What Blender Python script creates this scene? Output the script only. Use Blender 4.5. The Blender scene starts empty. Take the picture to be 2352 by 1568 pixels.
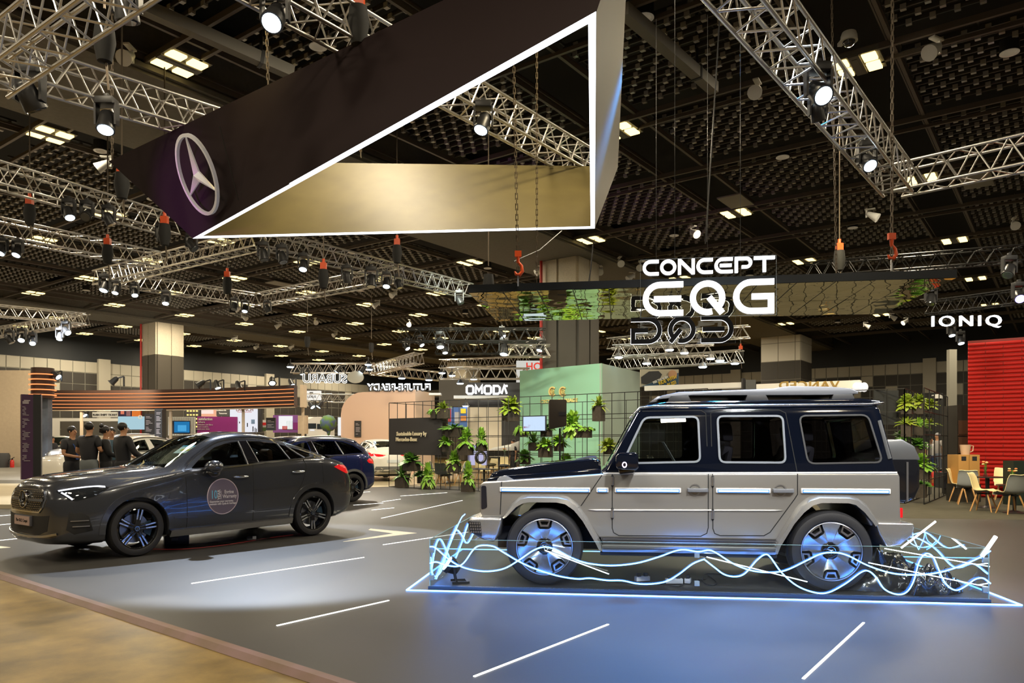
import bpy, bmesh, math, random
import numpy as np
from mathutils import Vector as V, Matrix as M, geometry
from mathutils.bvhtree import BVHTree
R = math.radians
rnd = random.Random(7)
S = bpy.context.scene
COL = S.collection
# ---- the camera's eye: 1.505 m above the stage floor, looking level along +Y
EH = 1.505; FP = 1730.0; CX = 1176.0; CY = 1019.0
def P(x, y, Y): return V(((x-CX)/FP*Y, Y, EH-(y-CY)/FP*Y))
def PZ(x, y, z=0.0): return P(x, y, (EH-z)*FP/(y-CY))
uA = V((.593, .8052, 0)); uB = V((-.8052, .593, 0))
ANG = math.atan2(uA.y, uA.x)           # hall axis a
def AB(a, b, z=0.0): return V((a*uA.x+b*uB.x, a*uA.y+b*uB.y, z))

# ---------------------------------------------------------------- materials
MATS = {}
def mat(name, col=(.5,.5,.5), rough=.5, metal=0.0, emit=None, es=1.0, spec=.5, coat=0.0, noise=None, bump=None, sheen=0, trans=0):
    if name in MATS: return MATS[name]
    m = bpy.data.materials.new(name); m.use_nodes = True
    nt = m.node_tree; b = nt.nodes['Principled BSDF']
    b.inputs['Base Color'].default_value = (*col, 1); b.inputs['Roughness'].default_value = rough
    b.inputs['Metallic'].default_value = metal; b.inputs['Specular IOR Level'].default_value = spec
    b.inputs['Coat Weight'].default_value = coat; b.inputs['Coat Roughness'].default_value = .03
    if trans: b.inputs['Transmission Weight'].default_value = trans
    if emit: b.inputs['Emission Color'].default_value = (*emit, 1); b.inputs['Emission Strength'].default_value = es
    if noise or bump:
        tc = nt.nodes.new('ShaderNodeTexCoord')
    if noise:                           # (scale, other colour, amount)
        n = nt.nodes.new('ShaderNodeTexNoise'); n.inputs['Scale'].default_value = noise[0]; n.inputs['Detail'].default_value = 5
        mx = nt.nodes.new('ShaderNodeMix'); mx.data_type = 'RGBA'
        cr = nt.nodes.new('ShaderNodeValToRGB'); cr.color_ramp.elements[0].position = .35; cr.color_ramp.elements[1].position = .35+noise[2]
        nt.links.new(tc.outputs['Object'], n.inputs['Vector']); nt.links.new(n.outputs['Fac'], cr.inputs['Fac'])
        nt.links.new(cr.outputs['Color'], mx.inputs['Factor'])
        mx.inputs['A'].default_value = (*col, 1); mx.inputs['B'].default_value = (*noise[1], 1)
        nt.links.new(mx.outputs['Result'], b.inputs['Base Color'])
    if bump:
        n2 = nt.nodes.new('ShaderNodeTexNoise'); n2.inputs['Scale'].default_value = bump[0]
        bp = nt.nodes.new('ShaderNodeBump'); bp.inputs['Strength'].default_value = bump[1]; bp.inputs['Distance'].default_value = .01
        nt.links.new(tc.outputs['Object'], n2.inputs['Vector']); nt.links.new(n2.outputs['Fac'], bp.inputs['Height'])
        nt.links.new(bp.outputs['Normal'], b.inputs['Normal'])
    MATS[name] = m; return m
def emi(name, col, s):
    if name in MATS: return MATS[name]
    m = bpy.data.materials.new(name); m.use_nodes = True; nt = m.node_tree; nt.nodes.clear()
    e = nt.nodes.new('ShaderNodeEmission'); o = nt.nodes.new('ShaderNodeOutputMaterial')
    e.inputs[0].default_value = (*col, 1); e.inputs[1].default_value = s
    nt.links.new(e.outputs[0], o.inputs[0]); MATS[name] = m; return m
def glass(name, tint=(.8,.9,.9), refl=.06, edge=.9, rough=0.0):
    if name in MATS: return MATS[name]
    m = bpy.data.materials.new(name); m.use_nodes = True; nt = m.node_tree; nt.nodes.clear()
    t = nt.nodes.new('ShaderNodeBsdfTransparent'); g = nt.nodes.new('ShaderNodeBsdfGlossy'); mx = nt.nodes.new('ShaderNodeMixShader')
    lw = nt.nodes.new('ShaderNodeLayerWeight'); mr = nt.nodes.new('ShaderNodeMapRange'); o = nt.nodes.new('ShaderNodeOutputMaterial')
    t.inputs[0].default_value = (*tint, 1); g.inputs['Roughness'].default_value = rough; g.inputs[0].default_value = (.95,.97,1,1)
    lw.inputs[0].default_value = .25; mr.inputs['To Min'].default_value = refl; mr.inputs['To Max'].default_value = edge
    nt.links.new(lw.outputs['Fresnel'], mr.inputs['Value']); nt.links.new(mr.outputs[0], mx.inputs[0])
    nt.links.new(t.outputs[0], mx.inputs[1]); nt.links.new(g.outputs[0], mx.inputs[2]); nt.links.new(mx.outputs[0], o.inputs[0])
    MATS[name] = m; return m

# ---------------------------------------------------------------- mesh builder
class MB:
    def __init__(s): s.v = []; s.f = []; s.m = []; s.cm = 0
    def add(s, vs, fs, T=None):
        n = len(s.v)
        for v in vs: s.v.append(T @ V(v) if T is not None else V(v))
        for f in fs: s.f.append([i+n for i in f]); s.m.append(s.cm)
        return s
    def mi(s, i): s.cm = i; return s
    def box(s, c, d, T=None, rz=0):
        x, y, z = d[0]/2, d[1]/2, d[2]/2
        vs = [(-x,-y,-z),(x,-y,-z),(x,y,-z),(-x,y,-z),(-x,-y,z),(x,-y,z),(x,y,z),(-x,y,z)]
        K = M.Translation(c) @ M.Rotation(rz, 4, 'Z')
        if T is not None: K = T @ K
        return s.add(vs, [(0,3,2,1),(4,5,6,7),(0,1,5,4),(1,2,6,5),(2,3,7,6),(3,0,4,7)], K)
    def bar(s, p, q, w, h=None, up=V((0,0,1))):
        p = V(p); q = V(q); h = h or w; d = (q-p); L = d.length
        if L < 1e-6: return s
        d.normalize(); u = up
        if abs(d.dot(u)) > .99: u = V((1,0,0))
        x = d.cross(u).normalized(); y = x.cross(d)
        T = M((( d.x, x.x, y.x, (p.x+q.x)/2), (d.y, x.y, y.y, (p.y+q.y)/2), (d.z, x.z, y.z, (p.z+q.z)/2), (0,0,0,1)))
        return s.box((0,0,0), (L, w, h), T)
    def cyl(s, p, q, r, r2=None, n=12, cap=True):
        return s.tube([p, q], [r, r if r2 is None else r2], n, cap)
    def tube(s, pts, r, n=8, cap=True, closed=False):
        pts = [V(p) for p in pts]; k = len(pts)
        rs = r if isinstance(r, (list, tuple)) else [r]*k
        base = len(s.v); prev = None; fs = []; vs = []
        for i, p in enumerate(pts):
            if closed: d = pts[(i+1) % k]-pts[i-1]
            else: d = pts[min(i+1, k-1)]-pts[max(i-1, 0)]
            if d.length < 1e-9: d = V((0,0,1))
            d.normalize()
            if prev is None:
                u = V((0,0,1)) if abs(d.z) < .9 else V((1,0,0))
            else: u = prev
            x = d.cross(u)
            if x.length < 1e-6: x = d.cross(V((0,1,0)))
            x.normalize(); y = x.cross(d).normalized(); prev = y
            for j in range(n):
                a = 2*math.pi*j/n
                vs.append(p + x*math.cos(a)*rs[i] + y*math.sin(a)*rs[i])
        for i in range(k if closed else k-1):
            i2 = (i+1) % k
            for j in range(n):
                fs.append((i2*n+j, i2*n+(j+1) % n, i*n+(j+1) % n, i*n+j))
        if cap and not closed:
            fs.append(tuple(range(n))); fs.append(tuple((k-1)*n+j for j in range(n-1, -1, -1)))
        return s.add(vs, fs)
    def prism(s, poly, a, b, ax='y', T=None):
        """polygon given in the two other axes, extruded from a to b along ax ('y': poly=(x,z); 'z': (x,y); 'x': (y,z))"""
        n = len(poly); vs = []
        for t in (a, b):
            for (u, w) in poly:
                vs.append((u, t, w) if ax == 'y' else (u, w, t) if ax == 'z' else (t, u, w))
        ar = sum(poly[i][0]*poly[(i+1) % n][1]-poly[(i+1) % n][0]*poly[i][1] for i in range(n))
        fs = [(i, (i+1) % n, n+(i+1) % n, n+i) for i in range(n)]
        fs += [tuple(range(n-1, -1, -1)), tuple(range(n, 2*n))]
        flip = (ar < 0) != (ax == 'y')
        if b < a: flip = not flip
        if flip: fs = [tuple(reversed(f)) for f in fs]
        return s.add(vs, fs, T)
    def lathe(s, prof, n=32, T=None, a0=0, a1=2*math.pi):
        """prof: (r, h) turned around z"""
        vs = []; k = len(prof); full = abs(a1-a0-2*math.pi) < 1e-6; m = n if full else n+1
        for j in range(m):
            a = a0+(a1-a0)*j/n
            for (r, h) in prof: vs.append((r*math.cos(a), r*math.sin(a), h))
        fs = []
        for j in range(n):
            j2 = (j+1) % m
            for i in range(k-1):
                fs.append((j*k+i, j2*k+i, j2*k+i+1, j*k+i+1))
        return s.add(vs, fs, T)
    def sphere(s, c, r, n=12, T=None, sq=(1,1,1)):
        k = n//2
        prof = []
        vs = []; fs = []
        for i in range(k+1):
            t = math.pi*i/k
            for j in range(n):
                a = 2*math.pi*j/n
                vs.append((c[0]+r*sq[0]*math.sin(t)*math.cos(a), c[1]+r*sq[1]*math.sin(t)*math.sin(a), c[2]-r*sq[2]*math.cos(t)))
        for i in range(k):
            for j in range(n): fs.append((i*n+j, i*n+(j+1) % n, (i+1)*n+(j+1) % n, (i+1)*n+j))
        return s.add(vs, fs, T)
    def quad(s, a, b, c, d): return s.add([a,b,c,d], [(0,1,2,3)])
    def mesh(s, name, mats, smooth=None, bevel=0, bseg=2, merge=False):
        me = bpy.data.meshes.new(name); me.from_pydata([tuple(v) for v in s.v], [], s.f)
        if not isinstance(mats, (list, tuple)): mats = [mats]
        for m in mats: me.materials.append(m)
        if len(mats) > 1: me.polygons.foreach_set('material_index', s.m)
        if merge or bevel:
            bm = bmesh.new(); bm.from_mesh(me)
            bmesh.ops.remove_doubles(bm, verts=bm.verts, dist=1e-5)
            if bevel:
                bmesh.ops.recalc_face_normals(bm, faces=bm.faces)
                es = [e for e in bm.edges if len(e.link_faces) == 2 and e.calc_face_angle(0) > .5]
                bmesh.ops.bevel(bm, geom=es, offset=bevel, segments=bseg, affect='EDGES', profile=.6, clamp_overlap=True)
            bm.to_mesh(me); bm.free()
        if smooth or bevel:
            me.shade_smooth()
            me.set_sharp_from_angle(angle=R(smooth if smooth else 50))
        me.validate(); return me

def link(name, me, parent=None):
    o = bpy.data.objects.new(name, me); COL.objects.link(o)
    if parent is not None: o.parent = parent
    return o
def tag(o, label=None, cat=None, group=None, kind=None):
    if label: o['label'] = label
    if cat: o['category'] = cat
    if group: o['group'] = group
    if kind: o['kind'] = kind
    return o
def thing(name, label, cat, loc=(0,0,0), rz=0.0, group=None):
    o = bpy.data.objects.new(name, None); COL.objects.link(o); o.empty_display_size = .1
    o.location = loc; o.rotation_euler = (0, 0, rz)
    return tag(o, label, cat, group)
def WT(t):                     # inverse placement of a thing: world -> its local frame
    return (M.Translation(t.location) @ M.Rotation(t.rotation_euler[2], 4, 'Z')).inverted()
def part(name, mb, m, parent, label=None, smooth=None, bevel=0, world=False, bseg=2):
    if world:
        K = WT(parent); mb.v = [K @ v for v in mb.v]
    o = link(name, mb.mesh(name, m, smooth, bevel, bseg), parent)
    if label: o['label'] = label
    return o
def islands(mb):
    p = list(range(len(mb.v)))
    def f(i):
        while p[i] != i: p[i] = p[p[i]]; i = p[i]
        return i
    for q in mb.f:
        for i in q[1:]: p[f(i)] = f(q[0])
    d = {}
    for k, q in enumerate(mb.f): d.setdefault(f(q[0]), []).append(k)
    out = []
    for fs in d.values():
        ids = sorted({i for k in fs for i in mb.f[k]}); mp = {i: n for n, i in enumerate(ids)}
        o = MB(); o.v = [mb.v[i] for i in ids]; o.f = [[mp[i] for i in mb.f[k]] for k in fs]; o.m = [mb.m[k] for k in fs]; out.append(o)
    return out
def parts(name, mb, m, parent, **k):
    return [part(name, q, m, parent, **k) for q in islands(mb)]
def solo(name, mb, m, label=None, cat=None, group=None, kind=None, smooth=None, bevel=0, bseg=2):
    xs = [v.x for v in mb.v]; ys = [v.y for v in mb.v]; zs = [v.z for v in mb.v]
    c = V(((min(xs)+max(xs))/2, (min(ys)+max(ys))/2, min(zs)))
    mb.v = [v-c for v in mb.v]
    o = link(name, mb.mesh(name, m, smooth, bevel, bseg)); o.location = c
    return tag(o, label, cat, group, kind)
def struct(name, mb, m, parent=None, smooth=None, bevel=0):
    o = link(name, mb.mesh(name, m, smooth, bevel), parent)
    if parent is None: o['kind'] = 'structure'
    return o
def kids(o): return [c for c in COL.objects if c.parent == o]
CH = {}
def dup(o, loc=None, rz=None, label=None, parent=None, src=None):
    ch = src if src is not None else tree(o)
    c = o.copy(); COL.objects.link(c); c.parent = parent
    if loc is not None: c.location = loc
    if rz is not None: c.rotation_euler = (0, 0, rz)
    if label: c['label'] = label
    for k, sub in ch: dup(k, parent=c, src=sub)
    return c
def tree(o): return [(k, tree(k)) for k in o.children]

def text_mb(txt, size, depth=.01, T=None, mirror=False, align='CENTER', bold=0.0, sx=1.0, spacing=1.0):
    cu = bpy.data.curves.new('t', 'FONT'); cu.body = txt; cu.size = size; cu.extrude = depth/2
    cu.align_x = align; cu.align_y = 'CENTER'; cu.offset = bold; cu.resolution_u = 3; cu.space_character = spacing
    ob = bpy.data.objects.new('t', cu); COL.objects.link(ob)
    bpy.context.view_layer.update()
    me = bpy.data.meshes.new_from_object(ob.evaluated_get(bpy.context.evaluated_depsgraph_get()))
    mb = MB(); K = T if T is not None else M()
    K = K @ M.Diagonal((-sx if mirror else sx, 1, 1, 1))
    fs = [tuple(p.vertices) for p in me.polygons]
    if mirror: fs = [tuple(reversed(f)) for f in fs]
    mb.add([v.co for v in me.vertices], fs, K)
    bpy.data.objects.remove(ob); bpy.data.curves.remove(cu); bpy.data.meshes.remove(me)
    return mb
def facing(p, rz, tilt=0):
    """text plane: x along direction rz, standing upright, facing the camera side (-y when rz=0)"""
    return M.Translation(p) @ M.Rotation(rz, 4, 'Z') @ M.Rotation(R(90), 4, 'X')
def strokes(paths, w, d, mb=None, T=None):
    """flat ribbons of width w following 2-D paths, thickness d"""
    mb = mb or MB()
    for pts in paths:
        pts = [q for i, q in enumerate(pts) if i == 0 or math.hypot(q[0]-pts[i-1][0], q[1]-pts[i-1][1]) > 1e-5]
        closed = pts[0] == pts[-1] and len(pts) > 3
        p = [V((a, b)) for a, b in (pts[:-1] if closed else pts)]; n = len(p); L = []; Rr = []
        for i in range(n):
            if closed or 0 < i < n-1:
                d1 = (p[i]-p[i-1]).normalized(); d2 = (p[(i+1) % n]-p[i]).normalized()
            elif i == 0: d1 = d2 = (p[1]-p[0]).normalized()
            else: d1 = d2 = (p[-1]-p[-2]).normalized()
            n1 = V((-d1.y, d1.x)); n2 = V((-d2.y, d2.x)); m = (n1+n2)
            m = m.normalized() if m.length > 1e-4 else n1
            k = w/2/max(.4, m.dot(n1)); L.append(p[i]+m*k); Rr.append(p[i]-m*k)
        vs = [(a.x, a.y, z) for z in (-d/2, d/2) for a in L+Rr]
        fs = []; N = 2*n
        for i in range(n if closed else n-1):
            j = (i+1) % n
            fs += [(i, j, n+j, n+i), (N+i, N+n+i, N+n+j, N+j), (i, N+i, N+j, j), (n+i, n+j, N+n+j, N+n+i)]
        if not closed: fs += [(0, n, N+n, N), (n-1, N+n-1, N+2*n-1, 2*n-1)]
        mb.add(vs, fs, T)
    return mb
def arc(cx, cy, r, a0, a1, n=10, ry=None):
    ry = ry or r
    return [(cx+r*math.cos(R(a0+(a1-a0)*i/n)), cy+ry*math.sin(R(a0+(a1-a0)*i/n))) for i in range(n+1)]
def spline(pts, n=8, closed=False):
    """catmull-rom through 3-D (or 2-D) points"""
    p = [np.array(q, float) for q in pts]; out = []; k = len(p)
    rng = range(k if closed else k-1)
    for i in rng:
        a = p[i-1] if (i > 0 or closed) else 2*p[0]-p[1]
        b = p[i]; c = p[(i+1) % k]; d = p[(i+2) % k] if (i+2 < k or closed) else 2*p[-1]-p[-2]
        for j in range(n):
            t = j/n
            out.append(.5*(2*b+(c-a)*t+(2*a-5*b+4*c-d)*t*t+(3*b-a-3*c+d)*t**3))
    if not closed: out.append(p[-1])
    return [tuple(float(x) for x in q) for q in out]
def rpoly(poly, r=.05, n=4):
    out = []; k = len(poly)
    for i in range(k):
        p = V(poly[i]); a = V(poly[i-1]); c = V(poly[(i+1) % k]); ra = min(r, (a-p).length*.45); rc = min(r, (c-p).length*.45)
        s = p+(a-p).normalized()*ra; e = p+(c-p).normalized()*rc
        for j in range(n+1):
            t = j/n; q = s*(1-t)**2+p*2*t*(1-t)+e*t*t; out.append((q.x, q.y))
    return out
def boolean(o, cutters, op='DIFFERENCE', solver='EXACT'):
    par = o.parent; o.parent = None
    for c in cutters:
        md = o.modifiers.new('b', 'BOOLEAN'); md.operation = op; md.object = c; md.solver = solver
    bpy.context.view_layer.update()
    me = bpy.data.meshes.new_from_object(o.evaluated_get(bpy.context.evaluated_depsgraph_get()))
    o.parent = par; o.modifiers.clear(); old = o.data; o.data = me; me.name = old.name
    for c in cutters: bpy.data.objects.remove(c)
    return o
def tmp(mb): return link('cut', mb.mesh('cut', []))
# ---------------------------------------------------------------- palette
WHITE = mat('white_paint', (.75,.75,.73), .5)
BLACK = mat('black_paint', (.012,.012,.014), .45)
DARK = mat('dark_metal', (.03,.03,.032), .4, .3)
ALU = mat('truss_aluminium', (.62,.6,.57), .32, .85)
WARM = emi('warm_lamp', (1,.74,.26), 3.2)
COOL = emi('cool_lamp', (.72,.88,1), 8)
def floor_mat(name, c1, c2, rough, sc=1.2, bump=.15, rvar=.15):
    m = bpy.data.materials.new(name); m.use_nodes = True; nt = m.node_tree; b = nt.nodes['Principled BSDF']
    tc = nt.nodes.new('ShaderNodeTexCoord'); n = nt.nodes.new('ShaderNodeTexNoise'); n.inputs['Scale'].default_value = sc; n.inputs['Detail'].default_value = 9; n.inputs['Roughness'].default_value = .65
    n2 = nt.nodes.new('ShaderNodeTexNoise'); n2.inputs['Scale'].default_value = 130
    cr = nt.nodes.new('ShaderNodeValToRGB'); e = cr.color_ramp.elements; e[0].position = .34; e[1].position = .68; e[0].color = (*c1, 1); e[1].color = (*c2, 1)
    mr = nt.nodes.new('ShaderNodeMapRange'); mr.inputs['To Min'].default_value = rough-rvar/2; mr.inputs['To Max'].default_value = rough+rvar/2
    bp = nt.nodes.new('ShaderNodeBump'); bp.inputs['Strength'].default_value = bump; bp.inputs['Distance'].default_value = .004
    L = nt.links.new
    L(tc.outputs['Object'], n.inputs['Vector']); L(tc.outputs['Object'], n2.inputs['Vector']); L(n.outputs['Fac'], cr.inputs['Fac']); L(cr.outputs['Color'], b.inputs['Base Color'])
    L(n.outputs['Fac'], mr.inputs['Value']); L(mr.outputs[0], b.inputs['Roughness']); L(n2.outputs['Fac'], bp.inputs['Height']); L(bp.outputs[0], b.inputs['Normal'])
    return m
CONC = floor_mat('worn_concrete', (.10,.062,.014), (.33,.225,.07), .36, 1.7)
STAGE = floor_mat('stage_vinyl', (.025,.024,.0235), (.043,.041,.039), .47, .5, .1, .12)
CARPET = floor_mat('brown_carpet', (.045,.04,.025), (.07,.062,.04), .9, 4, .6, .05)
CREAM = floor_mat('cream_floor', (.55,.47,.32), (.62,.54,.38), .3, .6, .02, .05)
GREYF = floor_mat('grey_floor', (.22,.21,.19), (.27,.26,.24), .5, 1, .1, .05)

# ---- hall floor, stage, booth floors
fl = struct('floor', MB().box((0,0,-.09), (140,170,.1)), CONC); fl.location = AB(24,18,0); fl.rotation_euler[2] = ANG
fl['label'] = 'worn yellowish concrete hall floor'
# stage outline: diagonal front edge with the mauve edging
e0 = PZ(-30,1302); e1 = PZ(830,1572)
d = (e1-e0).normalized(); nrm = V((-d.y, d.x, 0))
s0 = e0-d*9; s1 = e1+d*3.5
st_poly = [(s0.x,s0.y),(s1.x,s1.y),(8.5,1.3),(10.5,9),(10.2,14.9),(5,15.6),(-1.5,26.5),(-9,30),(-13,18)]
struct('floor.001', MB().prism(st_poly, -.04, 0, 'z'), STAGE)['label'] = 'dark grey stage floor under the cars'
TRIM = mat('mauve_edge', (.2,.12,.12), .5, noise=(3,(.16,.1,.07),.3))
tb = MB(); tw = V((0,0,0))
pr = [(0,.004),(.07,.004),(.11,-.038),(0,-.038)]
out = -nrm if (-nrm).dot(V((0,-1,0))) > 0 else nrm
vs = []; 
for q in (s0, s1):
    for (u, z) in pr: vs.append(q+out*u+V((0,0,z)))
tb.add(vs, [(0,1,5,4),(1,2,6,5),(2,3,7,6),(3,2,1,0),(4,5,6,7),(0,4,7,3)])
struct('trim_1', tb, TRIM)
mb = MB().prism([tuple(AB(a,b)[:2]) for a,b in ((10,-14),(10.0,4.2),(16,4.2),(23.2,10.5),(25,20.5),(40,18),(56,6),(56,-14))], -.039, -.006, 'z')
struct('floor.002', mb, CARPET)['label'] = 'brown carpet of the cafe area'
mb = MB().prism([tuple(PZ(*p,.10)[:2]) for p in ((-700,1162),(66,1158),(150,1158),(420,1120),(420,1092),(-600,1092))], -.04, .10, 'z')
struct('floor.003', mb, CREAM)['label'] = 'glossy cream booth floor beyond the grey coupe'
mb = MB().prism([tuple(PZ(*p)[:2]) for p in ((825,1119),(1000,1115),(1000,1085),(825,1083))], -.04, .004, 'z')
struct('floor.004', mb, CREAM)['label'] = 'glossy cream floor strip behind the blue car'
mb = MB().prism([tuple(PZ(*p,.22)[:2]) for p in ((-900,1102),(560,1102),(560,1052),(-900,1052))], -.04, .22, 'z')
struct('floor.005', mb, GREYF)['label'] = 'grey floor of the far car booths'

# ---- far walls: rows of framed square panels
def panel_wall(name, a0, a1, fixed, along, inward, z1=7.6, lab=None):
    g = MB(); cell = .86
    mats = [mat('wall_dark_tile', (.055,.05,.045), .6), mat('wall_light_tile', (.52,.49,.41), .55), mat('wall_grout', (.4,.39,.34), .5), mat('wall_header', (.02,.024,.03), .6)]
    def pt(t, z, o=0): return (AB(t, fixed-inward*o, z) if along == 'a' else AB(fixed-inward*o, t, z))
    n = int((a1-a0)/cell)
    def slab(t0, t1, z0, z1_, o, mi):
        g.mi(mi); a = [pt(t0,z0,o),pt(t1,z0,o),pt(t1,z1_,o),pt(t0,z1_,o),pt(t0,z0,0),pt(t1,z0,0),pt(t1,z1_,0),pt(t0,z1_,0)]
        g.add(a, [(0,1,2,3),(4,7,6,5),(0,4,5,1),(1,5,6,2),(2,6,7,3),(3,7,4,0)])
    slab(a0, a1, -.04, z1, .0, 2); slab(a0, a1, z1, 11, .02, 3)
    rr = random.Random(len(name))
    for i in range(n):
        t = a0+i*cell
        if i % 17 == 16: slab(t, t+cell, -.04, z1+.25, .3, 1); continue
        for k in range(10):
            zz = z1-.84*(k+1)
            if zz < -.5: break
            mi = 1 if (k == 0 or (k in (1,2) and rr.random() < .13)) else 0
            slab(t+.03, t+cell-.03, max(zz+.03, 0), zz+.84-.03, .03, mi)
    o = struct(name, g, mats); return o
panel_wall('wall_left', -16, 66, 58.5, 'a', 1)
panel_wall('wall_back', -6, 58.5, 63.5, 'b', 1)

# ---- square hall pillars with light heads
def pillar(a, b, w, zt, idx, red=False, sz=1.0):
    g = MB(); T = M.Translation(AB(a,b)) @ M.Rotation(ANG, 4, 'Z')
    st = [mat('pillar_dark', (.075,.065,.052), .5, bump=(4,.05)), mat('pillar_head', (.62,.56,.45), .45, noise=(20,(.54,.49,.39),.3)), mat('grout2', (.03,.03,.03), .6), mat('red_pipe', (.5,.02,.015), .4)]
    zs = zt-2.0*sz
    g.mi(0).box((0,0,zs/2), (w,w,zs), T); g.mi(1).box((0,0,(zs+zt)/2), (w,w,zt-zs), T)
    # stepped face panels
    for k, (x0, x1) in enumerate(((-.5,-.02),(.02,.34))):
        for (ax, sgn) in (('x',-1),('y',-1)):
            c = (x0+x1)/2*w; l = (x1-x0)*w
            for mi, z0, z1 in ((0,0,zs),(1,zs,zt)):
                if ax == 'y': g.mi(mi).box((c, -w/2-.02, (z0+z1)/2), (l-.03,.12,z1-z0-.02), T)
                else: g.mi(mi).box((-w/2-.02, c, (z0+z1)/2), (.12,l-.03,z1-z0-.02), T)
    if red: g.mi(3).cyl(T @ V((-w/2-.14,w/2-.12,0)), T @ V((-w/2-.14,w/2-.12,zt)), .06, n=8)
    return struct('wall_pillar', g, st)
pillar(26.6, 16.6, 1.75, 9.0, 1, True)
pillar(25.2, 45.9, 1.75, 9.0, 2, True)
pillar(53.8, 45.2, 2.2, 9.0, 3)
# tiled pillar on the right
g = MB(); T = M.Translation(AB(54.5,16.0)) @ M.Rotation(ANG, 4, 'Z'); w = 2.7
g.mi(2).box((0,0,4.5),(w,w,9),T)
for k in range(8):
    z1 = 9-.5 if k == 0 else 9-.5-1.27*(k-1)-.0
    z0 = 9-.5-1.27*k if k else 8.5
    if k == 0: z1 = 9; z0 = 8.5
    for j in range(3):
        x0 = [-w/2,-w/2+.35,-w/2+1.5][j]; x1 = [-w/2+.35,-w/2+1.5,w/2][j]
        for ax in 'xy':
            g.mi(1 if k < 3-1 else 0)
            c = (x0+x1)/2; l = x1-x0-.04
            if ax == 'y': g.box((c,-w/2,(z0+z1)/2),(l,.06,z1-z0-.04),T)
            else: g.box((-w/2,c,(z0+z1)/2),(.06,l,z1-z0-.04),T)
struct('wall_pillar', g, [MATS['wall_dark_tile'], mat('tile_light', (.68,.65,.57), .25), mat('tile_joint', (.3,.28,.24), .5)])

# ---- ceiling: black deck, grey bulkheads, rails, baffle panels
DECK = mat('ceiling_black', (.012,.012,.012), .8)
g = MB(); T = M.Rotation(ANG, 4, 'Z')
g.box((24,22,10.9), (96,86,.2), T)
struct('ceiling', g, DECK)
SOFF = mat('bulkhead_grey', (.17,.16,.14), .8, noise=(9,(.15,.14,.12),.3))
for k, (b0, b1) in enumerate(((15.05,19.1),(45.0,47.6))):
    g = MB(); g.box((22,(b0+b1)/2,9.7), (84,b1-b0,1.4), T)
    g.box((22,b0-.06,9.12), (84,.1,.1), T); g.box((22,b1+.06,9.12), (84,.1,.1), T)
    struct('trim_%d' % (k+2), g, SOFF)
RAIL = mat('ceiling_rail', (.12,.10,.085), .5)
g = MB(); g2 = MB()
CHB = [3.4,8.85,14.3,20.3,25.8,31.0,36.5,42.3,49.6,55.0]
for b in CHB:
    for o in (-.68,.68):
        g.box((24,b+o,9.3), (88,.07,.12), T); g.box((24,b+o*.86,9.36), (88,.03,.05), T)
for i in range(-3, 17):
    a = i*4.08
    if a < -8 or a > 60: continue
    for o, h in ((-.32,.12),(.3,.08)): g.box((a+o,27,9.22), (.07,62,h), T)
struct('ceiling.001', g, RAIL)
# one baffle panel, repeated: thin bars along b with staggered clips
def baffle(name, la, lb, rows, cols, blob=1):
    g = MB()
    for i in range(rows):
        x = (i+.5)/rows*la-la/2
        g.mi(0).box((x,0,0), (.035,lb,.05))
        g.mi(0).box((x+.035,0,.06), (.012,lb,.10))
        for j in range(cols):
            y = (j+.25+.5*(i % 2))/cols*lb-lb/2
            g.mi(1).box((x,y,-.015), (.085,.10,.10))
    for y in (-lb/2,-lb/6,lb/6,lb/2): g.mi(0).box((0,y,.09), (la,.03,.05))
    return g
slat = mat('baffle_bar', (.085,.08,.072), .5, .2); clip = mat('baffle_clip', (.50,.49,.48), .3, .2)
base = None
BM = baffle('b', 3.3, 4.0, 11, 10).mesh('ceiling_baffle', [slat, clip])
spans = [(x0+.72, x1-.72) for x0, x1 in ((-2.0,3.4),(3.4,8.85),(8.85,14.3),(20.3,25.8),(25.8,31),(31,36.5),(36.5,42.3),(49.6,55.0))]
for b0, b1 in spans:
    for i in range(-1, 14):
        a = i*4.08+2.04; c = AB(a, (b0+b1)/2, 9.42)
        if c.y < 2 or abs(c.x/max(c.y,1)) > .95: continue
        o = bpy.data.objects.new('ceiling_baffle', BM); COL.objects.link(o); o['kind'] = 'structure'
        o.location = c; o.rotation_euler = (0,0,ANG); o.scale = (1,(b1-b0)/4.0,1)
# ---- ceiling lamps: four glowing panels in a black tray
tl = thing('ceiling_light', 'square black ceiling fixture with four glowing warm panels', 'ceiling light', (0,0,0), ANG, 'four-panel warm lights on the ceiling grid')
g = MB(); g.box((0,0,.06),(.9,.92,.08)); g.box((0,0,0),(.88,.2,.05)); g.box((0,0,-.02),(.62,.1,.03))
part('housing', g, mat('lamp_tray', (.14,.13,.11), .5), tl)
for sx in (-1,1):
    for sy in (-1,1):
        part('light_panel', MB().box((sx*.225,sy*.265,0),(.33,.25,.05)), WARM, tl)
tlt = tree(tl); first = True
for b in CHB:
    for k in range(0, 7):
        a = 8.15*k+.1; c = AB(a, b, 9.16)
        if c.y < 5 or abs(c.x/c.y) > .72: continue
        if abs(b-14.3) < .1: c = AB(a, 14.4, 9.16)
        if first: tl.location = c; first = False
        else: dup(tl, c, ANG, src=tlt)
# extra lamps a half bay on at the far side
for b in CHB[4:]:
    for k in range(2, 7):
        c = AB(8.15*k-4.0, b, 9.16)
        if c.y > 24 and abs(c.x/c.y) < .70: dup(tl, c, ANG, src=tlt)
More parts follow.
